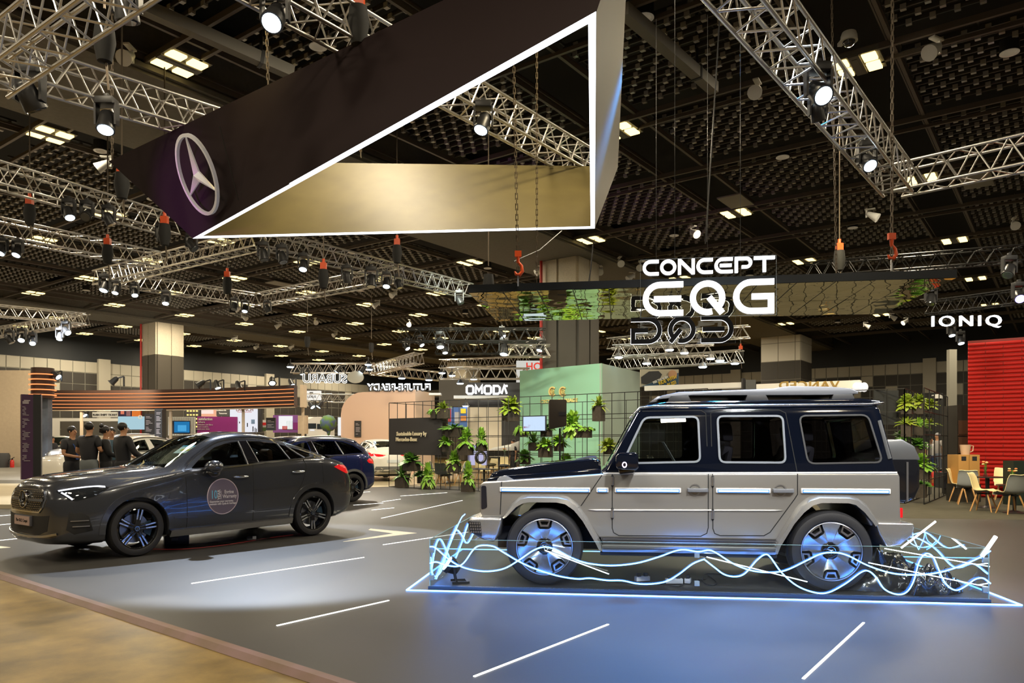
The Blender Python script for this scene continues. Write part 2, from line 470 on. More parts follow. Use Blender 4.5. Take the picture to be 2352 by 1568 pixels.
# small round down lights
td = thing('downlight', 'small round unlit downlight with pale reflector ring in the ceiling', 'ceiling light', (0,0,0), 0, 'small round downlights between the ceiling panels')
part('can', MB().lathe([(0,.25),(.17,.25),(.17,0),(.15,0),(.13,.1),(0,.12)], 20), DARK, td, smooth=30)
part('reflector', MB().lathe([(.17,0),(.172,-.015),(.12,-.01),(.09,.06),(0,.07)], 20), mat('reflector', (.55,.5,.42), .3, emit=(1,.85,.6), es=.08), td, smooth=30)
tdt = tree(td); first = True
for i in range(1, 14):
    for j, b in enumerate([.9,6.1,11.6,14.3,20.3,23,28.4,33.7,39.3,42.3,49.6]):
        a = i*4.08+(.05 if j % 2 else 1.3); c = AB(a, b, 9.15)
        if c.y < 6 or c.y > 48 or abs(c.x/c.y) > .7 or (i+j) % 2: continue
        if first: td.location = c; first = False
        else: dup(td, c, 0, src=tdt)
# white surface speakers hanging under the grid
ts = thing('ceiling_speaker', 'small white horn speaker hanging under the ceiling grid', 'speaker', (0,0,0), 0, 'small white speakers under the ceiling grid')
part('cone', MB().cyl((0,-.18,-.32),(0,.12,-.12),.15,.07,14), WHITE, ts, smooth=40)
part('bracket', MB().box((0,.15,-.1),(.05,.05,.3)).box((0,.05,0),(.12,.3,.03)), WHITE, ts)
tst = tree(ts); first = True
for (px, py) in ((295,105),(1738,185),(2147,88),(1593,520),(1450,625),(1424,590),(2330,500),(1240,610),(940,735),(240,360),(320,625),(548,700),(640,740),(1470,600),(2002,480),(865,690),(905,665),(725,730),(560,720),(1035,745),(1380,610),(2050,720),(2080,730),(1990,740),(770,760),(670,790),(540,770),(590,790),(1120,760)):
    c = PZ(px, py, 9.05) if False else P(px, py, 7.5*FP/(CY-py))
    if first: ts.location = c; first = False
    else: dup(ts, c, rnd.uniform(-1.5,1.5), src=tst)
# white dome cameras
for lab, px, py in (('white dome camera below the ceiling near the right truss',1950,95),('white dome camera on the pale hall pillar beside the red wall',2155,915)):
    Y = 7.3*FP/(CY-py) if py < 500 else 40
    c = P(px,py,Y); s = 1.0 if py < 500 else 1.4
    t = thing('dome_camera', lab, 'security camera', c)
    part('shell', MB().lathe([(0,.16*s),(.12*s,.16*s),(.14*s,.1*s),(.15*s,0),(.10*s,0)], 20), WHITE, t, smooth=40)
    part('dome', MB().sphere((0,0,0), .11*s, 14, sq=(1,1,.9)), mat('smoked_dome', (.02,.02,.02), .05, spec=.8), t, smooth=60)
    part('bracket', MB().box((0,.2*s,.14*s),(.08,.4*s,.06)), WHITE, t)
# long grey hanging beams (cable trays)
for lab, p, q in (('long pale grey beam under the ceiling left of the black triangle', P(312,8,13.0), P(672,168,14.6)),('long pale grey beam under the ceiling right of the black triangle', P(1432,22,13.0), P(1640,203,15.6))):
    g = MB().bar(p, q, .2, .22); m_ = q+(p-q)*.22
    t = thing('ceiling_beam', lab, 'beam', m_)
    part('beam_body', g, mat('beam_grey', (.20,.19,.17), .6), t, world=True)
    part('clamp', MB().bar(m_-(q-p).normalized()*.03, m_+(q-p).normalized()*.03, .23, .26).bar(m_, m_+V((0,0,1.5)), .05), DARK, t, world=True)
# grey access boards beside some lamps
for lab, px, py in (('pale grey board next to the ceiling lamp above the glowing letters',1690,462),('pale grey board under the truss at the right edge',2245,415),('pale grey board beside a ceiling lamp above the middle truss',646,652)):
    Y = 7.7*FP/(CY-py); c = P(px,py,Y)
    solo('ceiling_board', MB().box(c,(1.5,.7,.04),rz=0) if False else MB().box((0,0,0),(1.3,.75,.04), M.Translation(c) @ M.Rotation(ANG,4,'Z')), mat('board_grey',(.3,.29,.26),.6), lab, 'ceiling board')
# ================================================================ cars
def carpaint(name, col, metal=.6, rough=.28, coat=1.0):
    return mat(name, col, rough, metal, coat=coat, noise=None)
TYRE = mat('tyre_rubber', (.018,.018,.02), .55, bump=(60,.1))
CHROME = mat('chrome', (.8,.81,.83), .12, 1)
SATIN = mat('satin_aluminium', (.62,.63,.66), .3, 1)
GLOSSB = mat('gloss_black', (.008,.008,.01), .08, coat=1)
PLASTIC = mat('black_plastic', (.02,.02,.022), .5)
GREYP = mat('grey_plastic', (.13,.135,.14), .45)
LAMPR = mat('tail_lamp', (.5,.005,.01), .1, emit=(1,.02,.02), es=.5, coat=1)
DARKWELL = mat('wheel_well', (.008,.008,.008), .9)

def lin(keys, x, k):
    """monotone-ish catmull interpolation of key rows [(x, ...)] at x for column k"""
    xs = [r[0] for r in keys]
    if x >= xs[0]: return keys[0][k]
    if x <= xs[-1]: return keys[-1][k]
    for i in range(len(keys)-1):
        if xs[i] >= x >= xs[i+1]:
            t = (xs[i]-x)/(xs[i]-xs[i+1]); b = keys[i][k]; c = keys[i+1][k]; h = xs[i]-xs[i+1]
            mb = 0 if i == 0 else (c-keys[i-1][k])/(xs[i-1]-xs[i+1])*h
            mc = 0 if i == len(keys)-2 else (keys[i+2][k]-b)/(xs[i]-xs[i+2])*h
            if i == 0: mb = c-b
            if i == len(keys)-2: mc = c-b
            t2 = t*t; t3 = t2*t
            return (2*t3-3*t2+1)*b+(t3-2*t2+t)*mb+(-2*t3+3*t2)*c+(t3-t2)*mc
# key columns: x, zb bottom, zt top centre, zs shoulder height, wS sill half width, wM max half width, wB shoulder half width, wT top edge half width, zE top edge height
def section(keys, x, inset=0.0, zmin=None):
    zb, zt, zs, wS, wM, wB, wT, zE = [lin(keys, x, k) for k in range(1, 9)]
    if inset:
        wS -= inset; wM -= inset; wB -= inset; wT = max(wT-inset, .05); zt -= inset*.8; zE -= inset*.9; zs = min(zs, zE-.02)
        zb = max(zb+inset, zmin or -9)
    h = zs-zb
    k = [(0,zb),(wS*.7,zb),(wS,zb+.03*min(1,h/.3)),(wM*.985,zb+.2*h),(wM,zb+.5*h),(wM*.99,zb+.78*h),(wB,zs),
         (wB+(wT-wB)*.36+.012,zs+(zE-zs)*.36),(wB+(wT-wB)*.70+.012,zs+(zE-zs)*.72),(wT,zE),(wT*.84,zE+(zt-zE)*.55),(wT*.45,zE+(zt-zE)*.9),(0,zt)]
    pts = spline(k, 3)
    pts[0] = (0, zb); pts[-1] = (0, zt)
    return pts
def loft(keys, n=110, inset=0.0, zmin=None, x0=None, x1=None):
    x0 = keys[0][0] if x0 is None else x0; x1 = keys[-1][0] if x1 is None else x1
    xs = []
    for i in range(n+1):
        t = i/n; t = t+.018*0; xs.append(x0+(x1-x0)*(.5-.5*math.cos(math.pi*t))*.35+(x1-x0)*t*.65)
    mb = MB(); rings = []; vs = []
    for x in xs:
        s = section(keys, x, inset, zmin)
        ring = [(x, y, z) for y, z in s]+[(x, -y, z) for y, z in reversed(s[1:-1])]
        vs += ring; m = len(ring)
    fs = []
    for i in range(n):
        for j in range(m):
            k = (j+1) % m; fs.append((i*m+j, i*m+k, (i+1)*m+k, (i+1)*m+j))
    fs.append(tuple(range(m-1, -1, -1))); fs.append(tuple(n*m+j for j in range(m)))
    fs = [tuple(reversed(f)) for f in fs]
    return mb.add(vs, fs)
class Surf:
    def __init__(s, mb): s.t = BVHTree.FromPolygons([tuple(v) for v in mb.v], mb.f, all_triangles=False)
    def hit(s, u, w, ax):
        if ax == 'L': o, d = V((u,3,w)), V((0,-1,0))
        elif ax == 'T': o, d = V((u,w,4)), V((0,0,-1))
        elif ax == 'F': o, d = V((5,u,w)), V((-1,0,0))
        else: o, d = V((-5,u,w)), V((1,0,0))
        r = s.t.ray_cast(o, d)
        if r[0] is None:
            q = o+d*(3-.86) if ax == 'L' else o+d*2.6
            r = s.t.find_nearest(q)
        n = r[1].normalized()
        if n.dot(d) > 0: n = -n
        return r[0], n
    def panel(s, mb, poly, ax, off=.004, step=.06, mirror=False, depth=.006, n0=False):
        dense = []
        n = len(poly)
        for i in range(n):
            a = V(poly[i]); b = V(poly[(i+1) % n]); k = max(1, int((b-a).length/step))
            for j in range(k): dense.append(a+(b-a)*j/k)
        us = [p.x for p in dense]; ws = [p.y for p in dense]; vv = [V(p) for p in dense]; ne = len(vv)
        def inside(x, y):
            c = False
            for i in range(ne):
                a, b = dense[i], dense[i-1]
                if (a.y > y) != (b.y > y) and x < (b.x-a.x)*(y-a.y)/(b.y-a.y)+a.x: c = not c
            return c
        u = min(us)+step/2
        while u < max(us):
            w = min(ws)+step/2
            while w < max(ws):
                if inside(u, w) and min((V((u,w))-p).length for p in dense) > step*.4: vv.append(V((u,w)))
                w += step
            u += step
        r = geometry.delaunay_2d_cdt(vv, [(i, (i+1) % ne) for i in range(ne)], [list(range(ne))], 1, 1e-6)
        pv, pf = r[0], r[2]
        H_ = [s.hit(p.x, p.y, ax) for p in pv]
        top = [h+nn*off for h, nn in H_]; bot = [h+nn*(off-depth) for h, nn in H_]
        # boundary
        cnt = {}
        for f in pf:
            for i in range(len(f)):
                e = (f[i], f[(i+1) % len(f)]); cnt[e] = 1
        bd = [e for e in cnt if (e[1], e[0]) not in cnt]
        N = len(top); fs = [list(f) for f in pf]+[[a, b, N+b, N+a][::-1] for a, b in bd]
        nrm = (top[pf[0][1]]-top[pf[0][0]]).cross(top[pf[0][2]]-top[pf[0][0]])
        if nrm.dot(H_[pf[0][0]][1]) < 0: fs = [f[::-1] for f in fs]
        mb.add(top+bot, fs)
        if mirror: mb.add([V((p.x,-p.y,p.z)) for p in top+bot], [f[::-1] for f in fs])
        return mb
    def ribbon(s, mb, path, ax, w, off=.004, mirror=False, step=.04, closed=False, depth=.01):
        pts = [V(p) for p in path]; dn = []
        n = len(pts)
        for i in range(n if closed else n-1):
            a = pts[i]; b = pts[(i+1) % n]; k = max(1, int((b-a).length/step))
            for j in range(k): dn.append(a+(b-a)*j/k)
        if not closed: dn.append(pts[-1])
        n = len(dn); vs = []
        for i in range(n):
            d1 = dn[(i+1) % n]-dn[i-1] if closed else dn[min(i+1,n-1)]-dn[max(i-1,0)]
            d1.normalize(); nn = V((-d1.y, d1.x))*w/2
            for q, o in ((dn[i]+nn, off-depth), (dn[i]+nn*.85, off), (dn[i]-nn*.85, off), (dn[i]-nn, off-depth)):
                h, m = s.hit(q.x, q.y, ax); vs.append(h+m*o)
        fs = []
        for i in range(n if closed else n-1):
            j = (i+1) % n
            for k in range(3): fs.append((i*4+k, i*4+k+1, j*4+k+1, j*4+k))
        c = (vs[4]-vs[0]).cross(vs[1]-vs[0]); 
        mid = fs[1]; c = (vs[mid[1]]-vs[mid[0]]).cross(vs[mid[2]]-vs[mid[0]]); h, m = s.hit(dn[0].x, dn[0].y, ax)
        if c.dot(m) < 0: fs = [f[::-1] for f in fs]
        mb.add(vs, fs)
        if mirror: mb.add([V((p.x,-p.y,p.z)) for p in vs], [f[::-1] for f in fs])
        return mb

def tyre_mb(r, rr, w):
    h = w/2
    return MB().lathe([(rr,-h*.80),(rr+.012,-h*.95),(rr+(r-rr)*.45,-h*1.0),(rr+(r-rr)*.8,-h*.93),(r-.012,-h*.78),(r-.002,-h*.6),(r,-h*.32),(r-.008,-h*.3),(r-.008,-h*.26),(r,-h*.24),(r,-.012),(r-.008,-.01),(r-.008,.01),(r,.012),(r,h*.24),(r-.008,h*.26),(r-.008,h*.3),(r,h*.32),(r-.002,h*.6),(r-.012,h*.78),(rr+(r-rr)*.8,h*.93),(rr+(r-rr)*.45,h),(rr+.012,h*.95),(rr,h*.8)], 64)
def pol(r, a): return (r*math.cos(R(a)), r*math.sin(R(a)))
def star_mb(r, d, mb=None, T=None):
    """three-pointed star in a ring, flat in xy"""
    mb = mb or MB()
    K = T if T is not None else M()
    for k in range(3):
        a = 90+120*k; t = pol(r*.93, a); l = pol(r*.16, a+60); q = pol(r*.16, a-60)
        mb.add([(t[0],t[1],d*.3),(l[0],l[1],d*.3),(q[0],q[1],d*.3),(0,0,d),(t[0],t[1],0),(l[0],l[1],0),(q[0],q[1],0)], [(0,1,3),(0,3,2),(0,4,5,1),(2,6,4,0)], K)
    mb.lathe([(r*.92,0),(r*.92,d*.6),(r,d*.6),(r,0)], 40, K)
    return mb
def wheel(parent, x, y, side, kind, r=.37, rr=.24, w=.235, steer=0.0):
    """wheel with its hub face looking to +side*y"""
    e = bpy.data.objects.new('wheel', None); COL.objects.link(e); e.parent = parent
    e.location = (x, y, r)
    e.rotation_euler = (0, 0, steer)
    T = M.Rotation(R(-90)*side, 4, 'X')   # local z -> side*y
    def ad(name, mb, m, **k):
        mb.v = [T @ v for v in mb.v]
        return part(name, mb, m, e, **k)
    ad('tyre', tyre_mb(r, rr, w), TYRE, smooth=40)
    h = w/2
    ad('rim_barrel', MB().lathe([(rr+.004,h*.86),(rr-.008,h*.92),(rr-.014,h*.6),(rr-.03,-h*.8),(rr+.005,-h*.9)], 48), SATIN if kind == 'wagon' else GLOSSB, smooth=40)
    ad('brake_disc', MB().lathe([(0,.0),(rr*.72,.0),(rr*.72,-.02),(0,-.02)], 32), mat('brake_steel', (.3,.3,.3), .35, 1), smooth=30)
    ad('brake_caliper', MB().prism([pol(rr*.5,150),pol(rr*.5,205),pol(rr*.86,205),pol(rr*.88,178),pol(rr*.86,150)], -.01, .03, 'z'), mat('caliper_blue' if kind != 'wagon' else 'caliper_grey', (.03,.07,.12), .4))
    g = MB(); k = MB()
    if kind == 'wagon':
        g.lathe([(0,h*.55),(rr*.97,h*.55),(rr*.97,h*.4)], 48)
        ad('rim_backplate', g, DARKWELL, smooth=30)
        pl = []
        base = 90 if x > 0 else -90
        for i in range(5):
            a = base+72*i
            pl += [pol(rr*.62,a-33),pol(rr*.64,a-22),pol(rr*.74,a-16),pol(rr*.955,a-18.5),pol(rr*.96,a-9),pol(rr*.96,a),pol(rr*.96,a+9),pol(rr*.955,a+18.5),pol(rr*.74,a+16),pol(rr*.64,a+22)]
        # domed polished plate: centre fan
        n = len(pl); z1 = h*.86
        vs = []
        for (u, v_) in pl:
            q = math.hypot(u, v_)/rr; vs.append((u, v_, z1-.012*(1-q)))
        for (u, v_) in pl: vs.append((u, v_, h*.5))
        mid = [(u*.40, v_*.40, z1-.035) for u, v_ in pl]; inn = [(.3*rr*u/math.hypot(u,v_), .3*rr*v_/math.hypot(u,v_), z1-.04) for u, v_ in pl]
        vs += mid+inn; fs = []
        for i in range(n):
            j = (i+1) % n; fs += [(i,n+i,n+j,j), (2*n+i,i,j,2*n+j), (3*n+i,2*n+i,2*n+j,3*n+j)]
        k.add(vs, fs); 
        ad('rim_disc', k, mat('brushed_disc', (.78,.79,.82), .22, 1), smooth=25)
        q = MB()
        for i in range(5):
            a = base+36+72*i
            o = [pol(rr*.955,a+t) for t in (-13,-7,0,7,13)]+[pol(rr*.72,a+11),pol(rr*.72,a-11)]
            n_ = [pol(rr*.905,a+t) for t in (-10,-5,0,5,10)]+[pol(rr*.78,a+7.5),pol(rr*.78,a-7.5)]
            N = 7; vs = [(u,v_,h*.84) for u,v_ in o]+[(u,v_,h*.84) for u,v_ in n_]+[(u,v_,h*.5) for u,v_ in o]+[(u,v_,h*.5) for u,v_ in n_]
            fs = []
            for t in range(N):
                s_ = (t+1) % N; fs += [(t,s_,N+s_,N+t)[::-1], (t,2*N+t,2*N+s_,s_)[::-1], (N+t,N+s_,3*N+s_,3*N+t)[::-1]]
            q.add(vs, fs)
        for v_ in islands(q): ad('rim_slot_frame', v_, SATIN, smooth=25)
        ad('rim_ring', MB().lathe([(rr*.965,h*.8),(rr*.97,h*.9),(rr*1.01,h*.92),(rr*1.02,h*.8)], 64), SATIN, smooth=30)
        ad('hub_cap', MB().lathe([(.075,h*.6),(.075,h*.74),(.06,h*.78),(0,h*.78)], 32), GLOSSB, smooth=30)
        ad('hub_emblem', star_mb(.045, .006, T=M.Translation((0,0,h*.78))), CHROME)
    else:
        nb = 5
        base = {'coupe': -100 if x > 0 else 90}.get(kind, 80)
        for i in range(nb):
            a = base+72*i; c = V(pol(1,a)); n_ = V((-c.y,c.x))
            for s_ in (-1,1):
                def bar_(mbx, r0, r1, o0, o1, wd, z, dz):
                    p = c*r0+n_*o0*s_; q_ = c*r1+n_*o1*s_
                    mbx.bar((p.x,p.y,z-.012), (q_.x,q_.y,z), wd, dz)
                bar_(g, rr*.1, rr*.98, .014, .030, .036, h*.62, .03)
                bar_(k, rr*.30, rr*.96, .017, .027, .017, h*.68, .02)
        g.lathe([(0,h*.66),(rr*.24,h*.64),(rr*.30,h*.5),(rr*.26,h*.2)], 32)
        ad('rim_spokes', g, GLOSSB, bevel=.004 if kind == 'coupe' else 0)
        k.lathe([(rr*.955,h*.74),(rr*.96,h*.78),(rr*.985,h*.80),(rr*1.0,h*.74)], 64)
        ad('rim_machined_faces', k, mat('machined_face', (.72,.74,.78), .25, 1), smooth=30)
        ad('hub_cap', MB().lathe([(.036,h*.6),(.036,h*.72),(0,h*.74)], 24), mat('cap_blue', (.03,.05,.08), .3, .5), smooth=30)
        ad('hub_emblem', star_mb(.03, .005, T=M.Translation((0,0,h*.74))), CHROME)
    return e
def well_cutters(xs, r, w0, w1):
    out = []
    for x, zc in xs:
        for s in (-1, 1):
            g = MB()
            prof = [(x+r*math.cos(R(a)), zc+r*math.sin(R(a))) for a in range(0, 181, 12)]+[(x-r,-.3),(x+r,-.3)]
            g.prism(prof, s*w0, s*w1, 'y'); out.append(tmp(g))
    return out
def person_seat(parent, x, y, colr, name='seat', z=.62, sc=1.0):
    g = MB()
    g.prism([(x+.3,z-.15),(x+.3,z),(x-.2,z-.03),(x-.28,z-.05),(x-.42,z+.52),(x-.53,z+.5),(x-.42,z-.15)], y-.24, y+.24, 'y')
    o = part(name, g, colr, parent, bevel=.05)
    h = MB().prism([(x-.43,z+.56),(x-.40,z+.72),(x-.45,z+.76),(x-.52,z+.74),(x-.54,z+.56)], y-.13, y+.13, 'y')
    hh = link('headrest', h.mesh('headrest', colr, bevel=.03), o)
    return o

# ---------------------------------------------------------------- grey coupe and its relatives
COUPE = [ # x, zb, zt, zs, wS, wM, wB, wT, zE
 (2.46,.30,.74,.62,.20,.28,.27,.18,.70),
 (2.42,.24,.92,.74,.50,.58,.56,.42,.86),
 (2.32,.22,1.03,.80,.66,.76,.73,.56,.96),
 (2.12,.21,1.085,.86,.78,.87,.84,.66,1.01),
 (1.80,.21,1.12,.93,.86,.93,.89,.70,1.055),
 (1.40,.21,1.155,1.0,.87,.945,.91,.72,1.09),
 (1.02,.21,1.19,1.06,.87,.945,.915,.73,1.13),
 (.80,.21,1.29,1.09,.87,.945,.92,.73,1.20),
 (.50,.21,1.47,1.12,.87,.945,.92,.68,1.37),
 (.20,.21,1.63,1.15,.87,.945,.92,.635,1.52),
 (-.25,.21,1.70,1.185,.87,.945,.915,.62,1.60),
 (-.75,.21,1.68,1.215,.87,.945,.91,.60,1.575),
 (-1.25,.22,1.555,1.255,.87,.945,.905,.58,1.465),
 (-1.70,.24,1.42,1.25,.86,.94,.90,.58,1.345),
 (-2.05,.28,1.30,1.18,.82,.90,.86,.60,1.235),
 (-2.22,.34,1.23,1.08,.76,.86,.80,.56,1.17),
 (-2.32,.40,1.10,.98,.66,.77,.70,.48,1.05),
 (-2.38,.46,.98,.86,.40,.50,.48,.34,.93)]
SUV = [r for r in COUPE if r[0] > -.3]+[
 (-.75,.21,1.70,1.20,.87,.945,.915,.63,1.62),
 (-1.25,.22,1.69,1.215,.87,.945,.91,.62,1.60),
 (-1.70,.24,1.64,1.21,.86,.94,.90,.60,1.55),
 (-1.98,.27,1.53,1.17,.82,.90,.86,.60,1.43),
 (-2.12,.32,1.38,1.10,.78,.87,.82,.60,1.30),
 (-2.22,.38,1.18,1.0,.70,.80,.74,.54,1.10),
 (-2.28,.46,1.0,.9,.44,.55,.50,.38,.95)]
def make_car(name, label, cat, loc, rz, keys, paint, side_win, kind='coupe', detail=True, group=None, arch=.415, glassm=None):
    t = thing(name, label, cat, loc, rz, group)
    outer = loft(keys); S_ = Surf(outer)
    body = part('body', outer, [paint], t, smooth=32)
    cut = well_cutters([(1.44,.375),(-1.44,.375)], arch, .52, 1.2)
    wx = [p[0] for w_ in side_win for p in w_]
    # cabin cavity, then the openings
    cav = loft(keys, 40, .055, .55, .98, -1.95 if kind == 'coupe' else -1.85)
    cut.append(tmp(cav))
    for w_ in side_win: cut.append(tmp(MB().prism(w_, -1.3, 1.3, 'y')))
    wsh = [(.96,-.66),(1.0,0),(.96,.66),(.28,.53),(.15,.50),(.15,-.50),(.28,-.53)]
    cut.append(tmp(MB().prism(wsh, 1.0, 2.2, 'z')))
    if kind == 'coupe': rw = [(-1.05,.47),(-1.05,-.47),(-1.85,-.50),(-1.85,.50)]
    else: rw = [(-1.88,.50),(-1.88,-.50),(-2.06,-.52),(-2.06,.52)]
    cut.append(tmp(MB().prism(rw, 1.22, 2.2, 'z')))
    boolean(body, cut)
    body.data.shade_smooth(); body.data.set_sharp_from_angle(angle=R(32))
    gm = glassm or glass('car_glass', (.30,.34,.33), .07, .8)
    for w_ in side_win: parts('side_window', S_.panel(MB(), w_, 'L', -.012, .1, True, .004), gm, t, smooth=40)
    part('windscreen', S_.panel(MB(), wsh, 'T', -.008, .1, False, .004), glass('windscreen_glass', (.62,.72,.68), .05, .7), t, smooth=40)
    part('rear_window', S_.panel(MB(), rw, 'T', -.008, .1, False, .004), gm, t, smooth=40)
    # window surround
    allp = [p for w_ in side_win for p in w_]
    # wheel arch liners, underbody
    part('underbody', MB().box((0,0,.30),(4.1,1.0,.2)).box((0,0,.29),(1.9,1.6,.12)), DARKWELL, t)
    for x in (1.44,-1.44):
        pass
    return t, S_, body
def arch_lip(S_, t, xc, zc, r, w, m, a0=-5, a1=185, off=.012, rear=None):
    path = [(xc+r*math.cos(R(a)), zc+r*math.sin(R(a))) for a in np.linspace(a0, a1, 22)]
    return parts('wheel_arch_lip', S_.ribbon(MB(), path, 'L', w, off, True, .06, depth=.03), m, t, smooth=40)
# side windows (x, z) of the coupe
cw1 = [(.66,1.155),(.45,1.31),(.20,1.455),(-.02,1.52),(-.20,1.54),(-.21,1.20)]
cw2 = [(-.42,1.23),(-.36,1.55),(-.60,1.545),(-.91,1.51),(-.98,1.262)]
cw3 = [(-1.01,1.265),(-.95,1.50),(-1.08,1.475),(-1.25,1.28)]
cw4 = [(-1.30,1.285),(-1.13,1.462),(-1.30,1.415),(-1.50,1.345),(-1.44,1.30)]
GCX, GCY = -4.112, 11.196; gd = V((-.607,-.795,0)); gn = V((gd.y*-1, gd.x, 0))  # left of heading
gn = V((-gd.y, gd.x, 0))
cc = V((GCX, GCY, 0))-gn*.93
PGREY = carpaint('graphite_paint', (.085,.090,.105), .65, .18)
t, SC, body = make_car('coupe_car', 'dark grey coupe SUV in the white light pool, round warranty sticker on its door', 'car', cc, math.atan2(gd.y, gd.x), COUPE, PGREY, [cw1,cw2,cw3,cw4])
CARPRO = t
pth = [(.80,1.115),(.66,1.235),(.46,1.375),(.2,1.515),(-.02,1.578),(-.3,1.60),(-.62,1.592),(-.95,1.555),(-1.28,1.48),(-1.58,1.385),(-1.66,1.345)]
parts('chrome_window_line', SC.ribbon(MB(), spline(pth, 3), 'L', .026, .006, True), CHROME, t, smooth=40)
pth2 = [(.80,1.115),(.5,1.138),(0,1.168),(-.5,1.21),(-1.0,1.247),(-1.35,1.268),(-1.5,1.29),(-1.62,1.335)]
parts('chrome_belt_line', SC.ribbon(MB(), spline(pth2, 3), 'L', .024, .006, True), CHROME, t, smooth=40)
g = SC.panel(MB(), [(-.235,1.20),(-.22,1.545),(-.35,1.55),(-.41,1.225)], 'L', .003, .08, True)
SC.ribbon(g, [(-.985,1.262),(-.93,1.51)], 'L', .035, .003, True); SC.ribbon(g, [(-1.275,1.28),(-1.10,1.47)], 'L', .04, .003, True)
parts('black_pillar_trim', g, GLOSSB, t, smooth=40)
g = SC.ribbon(MB(), [(-.99,1.262),(-.935,1.51)], 'L', .012, .008, True); SC.ribbon(g, [(-1.278,1.28),(-1.105,1.47)], 'L', .014, .008, True)
SC.ribbon(g, [(-.225,1.195),(-.212,1.545)], 'L', .012, .008, True); SC.ribbon(g, [(-.415,1.225),(-.355,1.55)], 'L', .010, .008, True)
parts('window_divider', g, SATIN, t, smooth=40)
gap = mat('panel_gap', (.004,.004,.004), .8)
g = MB()
for p in ([(.78,1.10),(.765,.80),(.76,.33)],[(-.30,1.19),(-.30,.34)],[(-1.235,1.25),(-1.28,1.12),(-1.20,.90),(-1.08,.70),(-1.02,.45)],[(1.18,1.02),(1.0,1.05),(.90,1.09)],[(-1.6,1.22),(-1.62,.86)]):
    SC.ribbon(g, spline(p, 4), 'L', .008, .0015, True, depth=.004)
SC.ribbon(g, spline([(2.30,.30),(2.16,.50),(1.9,.66),(1.55,.70),(1.2,.71),(1.0,.69)],4), 'T', .007, .0015, depth=.004)
SC.ribbon(g, spline([(2.30,-.30),(2.16,-.50),(1.9,-.66),(1.55,-.70),(1.2,-.71),(1.0,-.69)],4), 'T', .007, .0015, depth=.004)
parts('panel_seam', g, gap, t, smooth=40)
# crease along the hood
g = SC.ribbon(MB(), spline([(2.1,.36),(1.7,.43),(1.3,.46),(1.05,.47)],4), 'T', .05, .008, depth=.012); SC.ribbon(g, spline([(2.1,-.36),(1.7,-.43),(1.3,-.46),(1.05,-.47)],4), 'T', .05, .008, depth=.012)
parts('hood_crease', g, PGREY, t, smooth=70)
g = MB()
for xh, zh in ((-.08,1.015),(-1.11,1.06)):
    h, n = SC.hit(xh, zh, 'L')
    for s in (1,-1):
        g.sphere((h.x, s*(h.y+.022), h.z), .5, 14, sq=(.26,.035,.045))
parts('door_handle', g, CHROME, t, smooth=60)
for s in (1,-1):
    g = MB(); g.sphere((.40,s*1.03,1.175), .5, 18, sq=(.27,.25,.19))
    mo = part('mirror', g, PGREY, t, smooth=60)
    link('mirror_foot', MB().sphere((.40,s*1.0,1.09), .5, 14, sq=(.22,.20,.13)).bar((.44,s*.9,1.08),(.42,s*1.0,1.09),.08,.05).mesh('f', GLOSSB, smooth=60), mo)
arch_lip(SC, t, 1.44, .375, .455, .085, PGREY)
arch_lip(SC, t, -1.44, .375, .455, .085, PGREY)
g = SC.ribbon(MB(), [(1.0,.285),(.4,.29),(-.4,.30),(-1.0,.31)], 'L', .075, .05, True, depth=.09)
parts('side_step', g, SATIN, t, smooth=50)
g = SC.ribbon(MB(), spline([(.95,.48),(.3,.47),(-.3,.49),(-.8,.52),(-1.0,.56)],4), 'L', .02, .004, True)
parts('door_crease', g, PGREY, t, smooth=70)
# face: grille, emblem, lamps, bumper openings, plate
gr = [(-.53,.80),(-.46,.90),(-.36,.945),(.36,.945),(.46,.90),(.53,.80),(.50,.70),(.42,.635),(-.42,.635),(-.50,.70)]
part('grille', SC.panel(MB(), gr, 'F', .004, .06), mat('grille_black', (.01,.01,.01), .35), t, smooth=30)
g = MB()
for i in range(-10, 11):
    for j in range(11):
        y = i*.045+(.0225 if j % 2 else 0); z = .655+j*.026
        if abs(y) < .11 and abs(z-.79) < .12 or abs(y) > .50-(abs(z-.80)*.5) : continue
        h, n = SC.hit(y, z, 'F'); g.box(h+n*.008, (.012,.018,.009))
part('grille_pins', g, CHROME, t)
part('grille_frame', SC.ribbon(MB(), gr, 'F', .022, .014, closed=True), CHROME, t, smooth=30)
g = SC.ribbon(MB(), [(-.50,.785),(-.13,.785)], 'F', .035, .02); SC.ribbon(g, [(.13,.785),(.50,.785)], 'F', .035, .02)
parts('grille_bar', g, SATIN, t, smooth=30)
em = part('grille_emblem', star_mb(.115, .03, T=M.Translation((2.47,0,.79)) @ M.Rotation(R(90),4,'Z') @ M.Rotation(R(90),4,'X')), CHROME, t)
link('emblem_disc', MB().cyl((2.44,0,.79),(2.465,0,.79),.112,n=32).mesh('d', GLOSSB, smooth=30), em)
hl = [(2.33,.90),(2.24,.935),(2.10,.955),(1.95,.965),(1.84,.955),(1.80,.93),(1.88,.88),(2.0,.83),(2.18,.785),(2.25,.80)]
parts('headlight', SC.panel(MB(), hl, 'L', .006, .05, True), mat('headlamp_lens', (.015,.017,.02), .04, coat=1), t, smooth=40)
g = SC.ribbon(MB(), spline([(2.31,.905),(2.2,.928),(2.06,.945),(1.92,.953),(1.84,.945)],3), 'L', .014, .012, True); SC.ribbon(g, [(2.29,.885),(2.21,.80)], 'L', .022, .012, True)
parts('headlight_strip', g, emi('drl', (.9,.92,1), 1.7), t, smooth=40)
g = SC.panel(MB(), [(-.62,.60),(-.40,.585),(.40,.585),(.62,.60),(.58,.40),(.40,.345),(-.40,.345),(-.58,.40)], 'F', .003, .07)
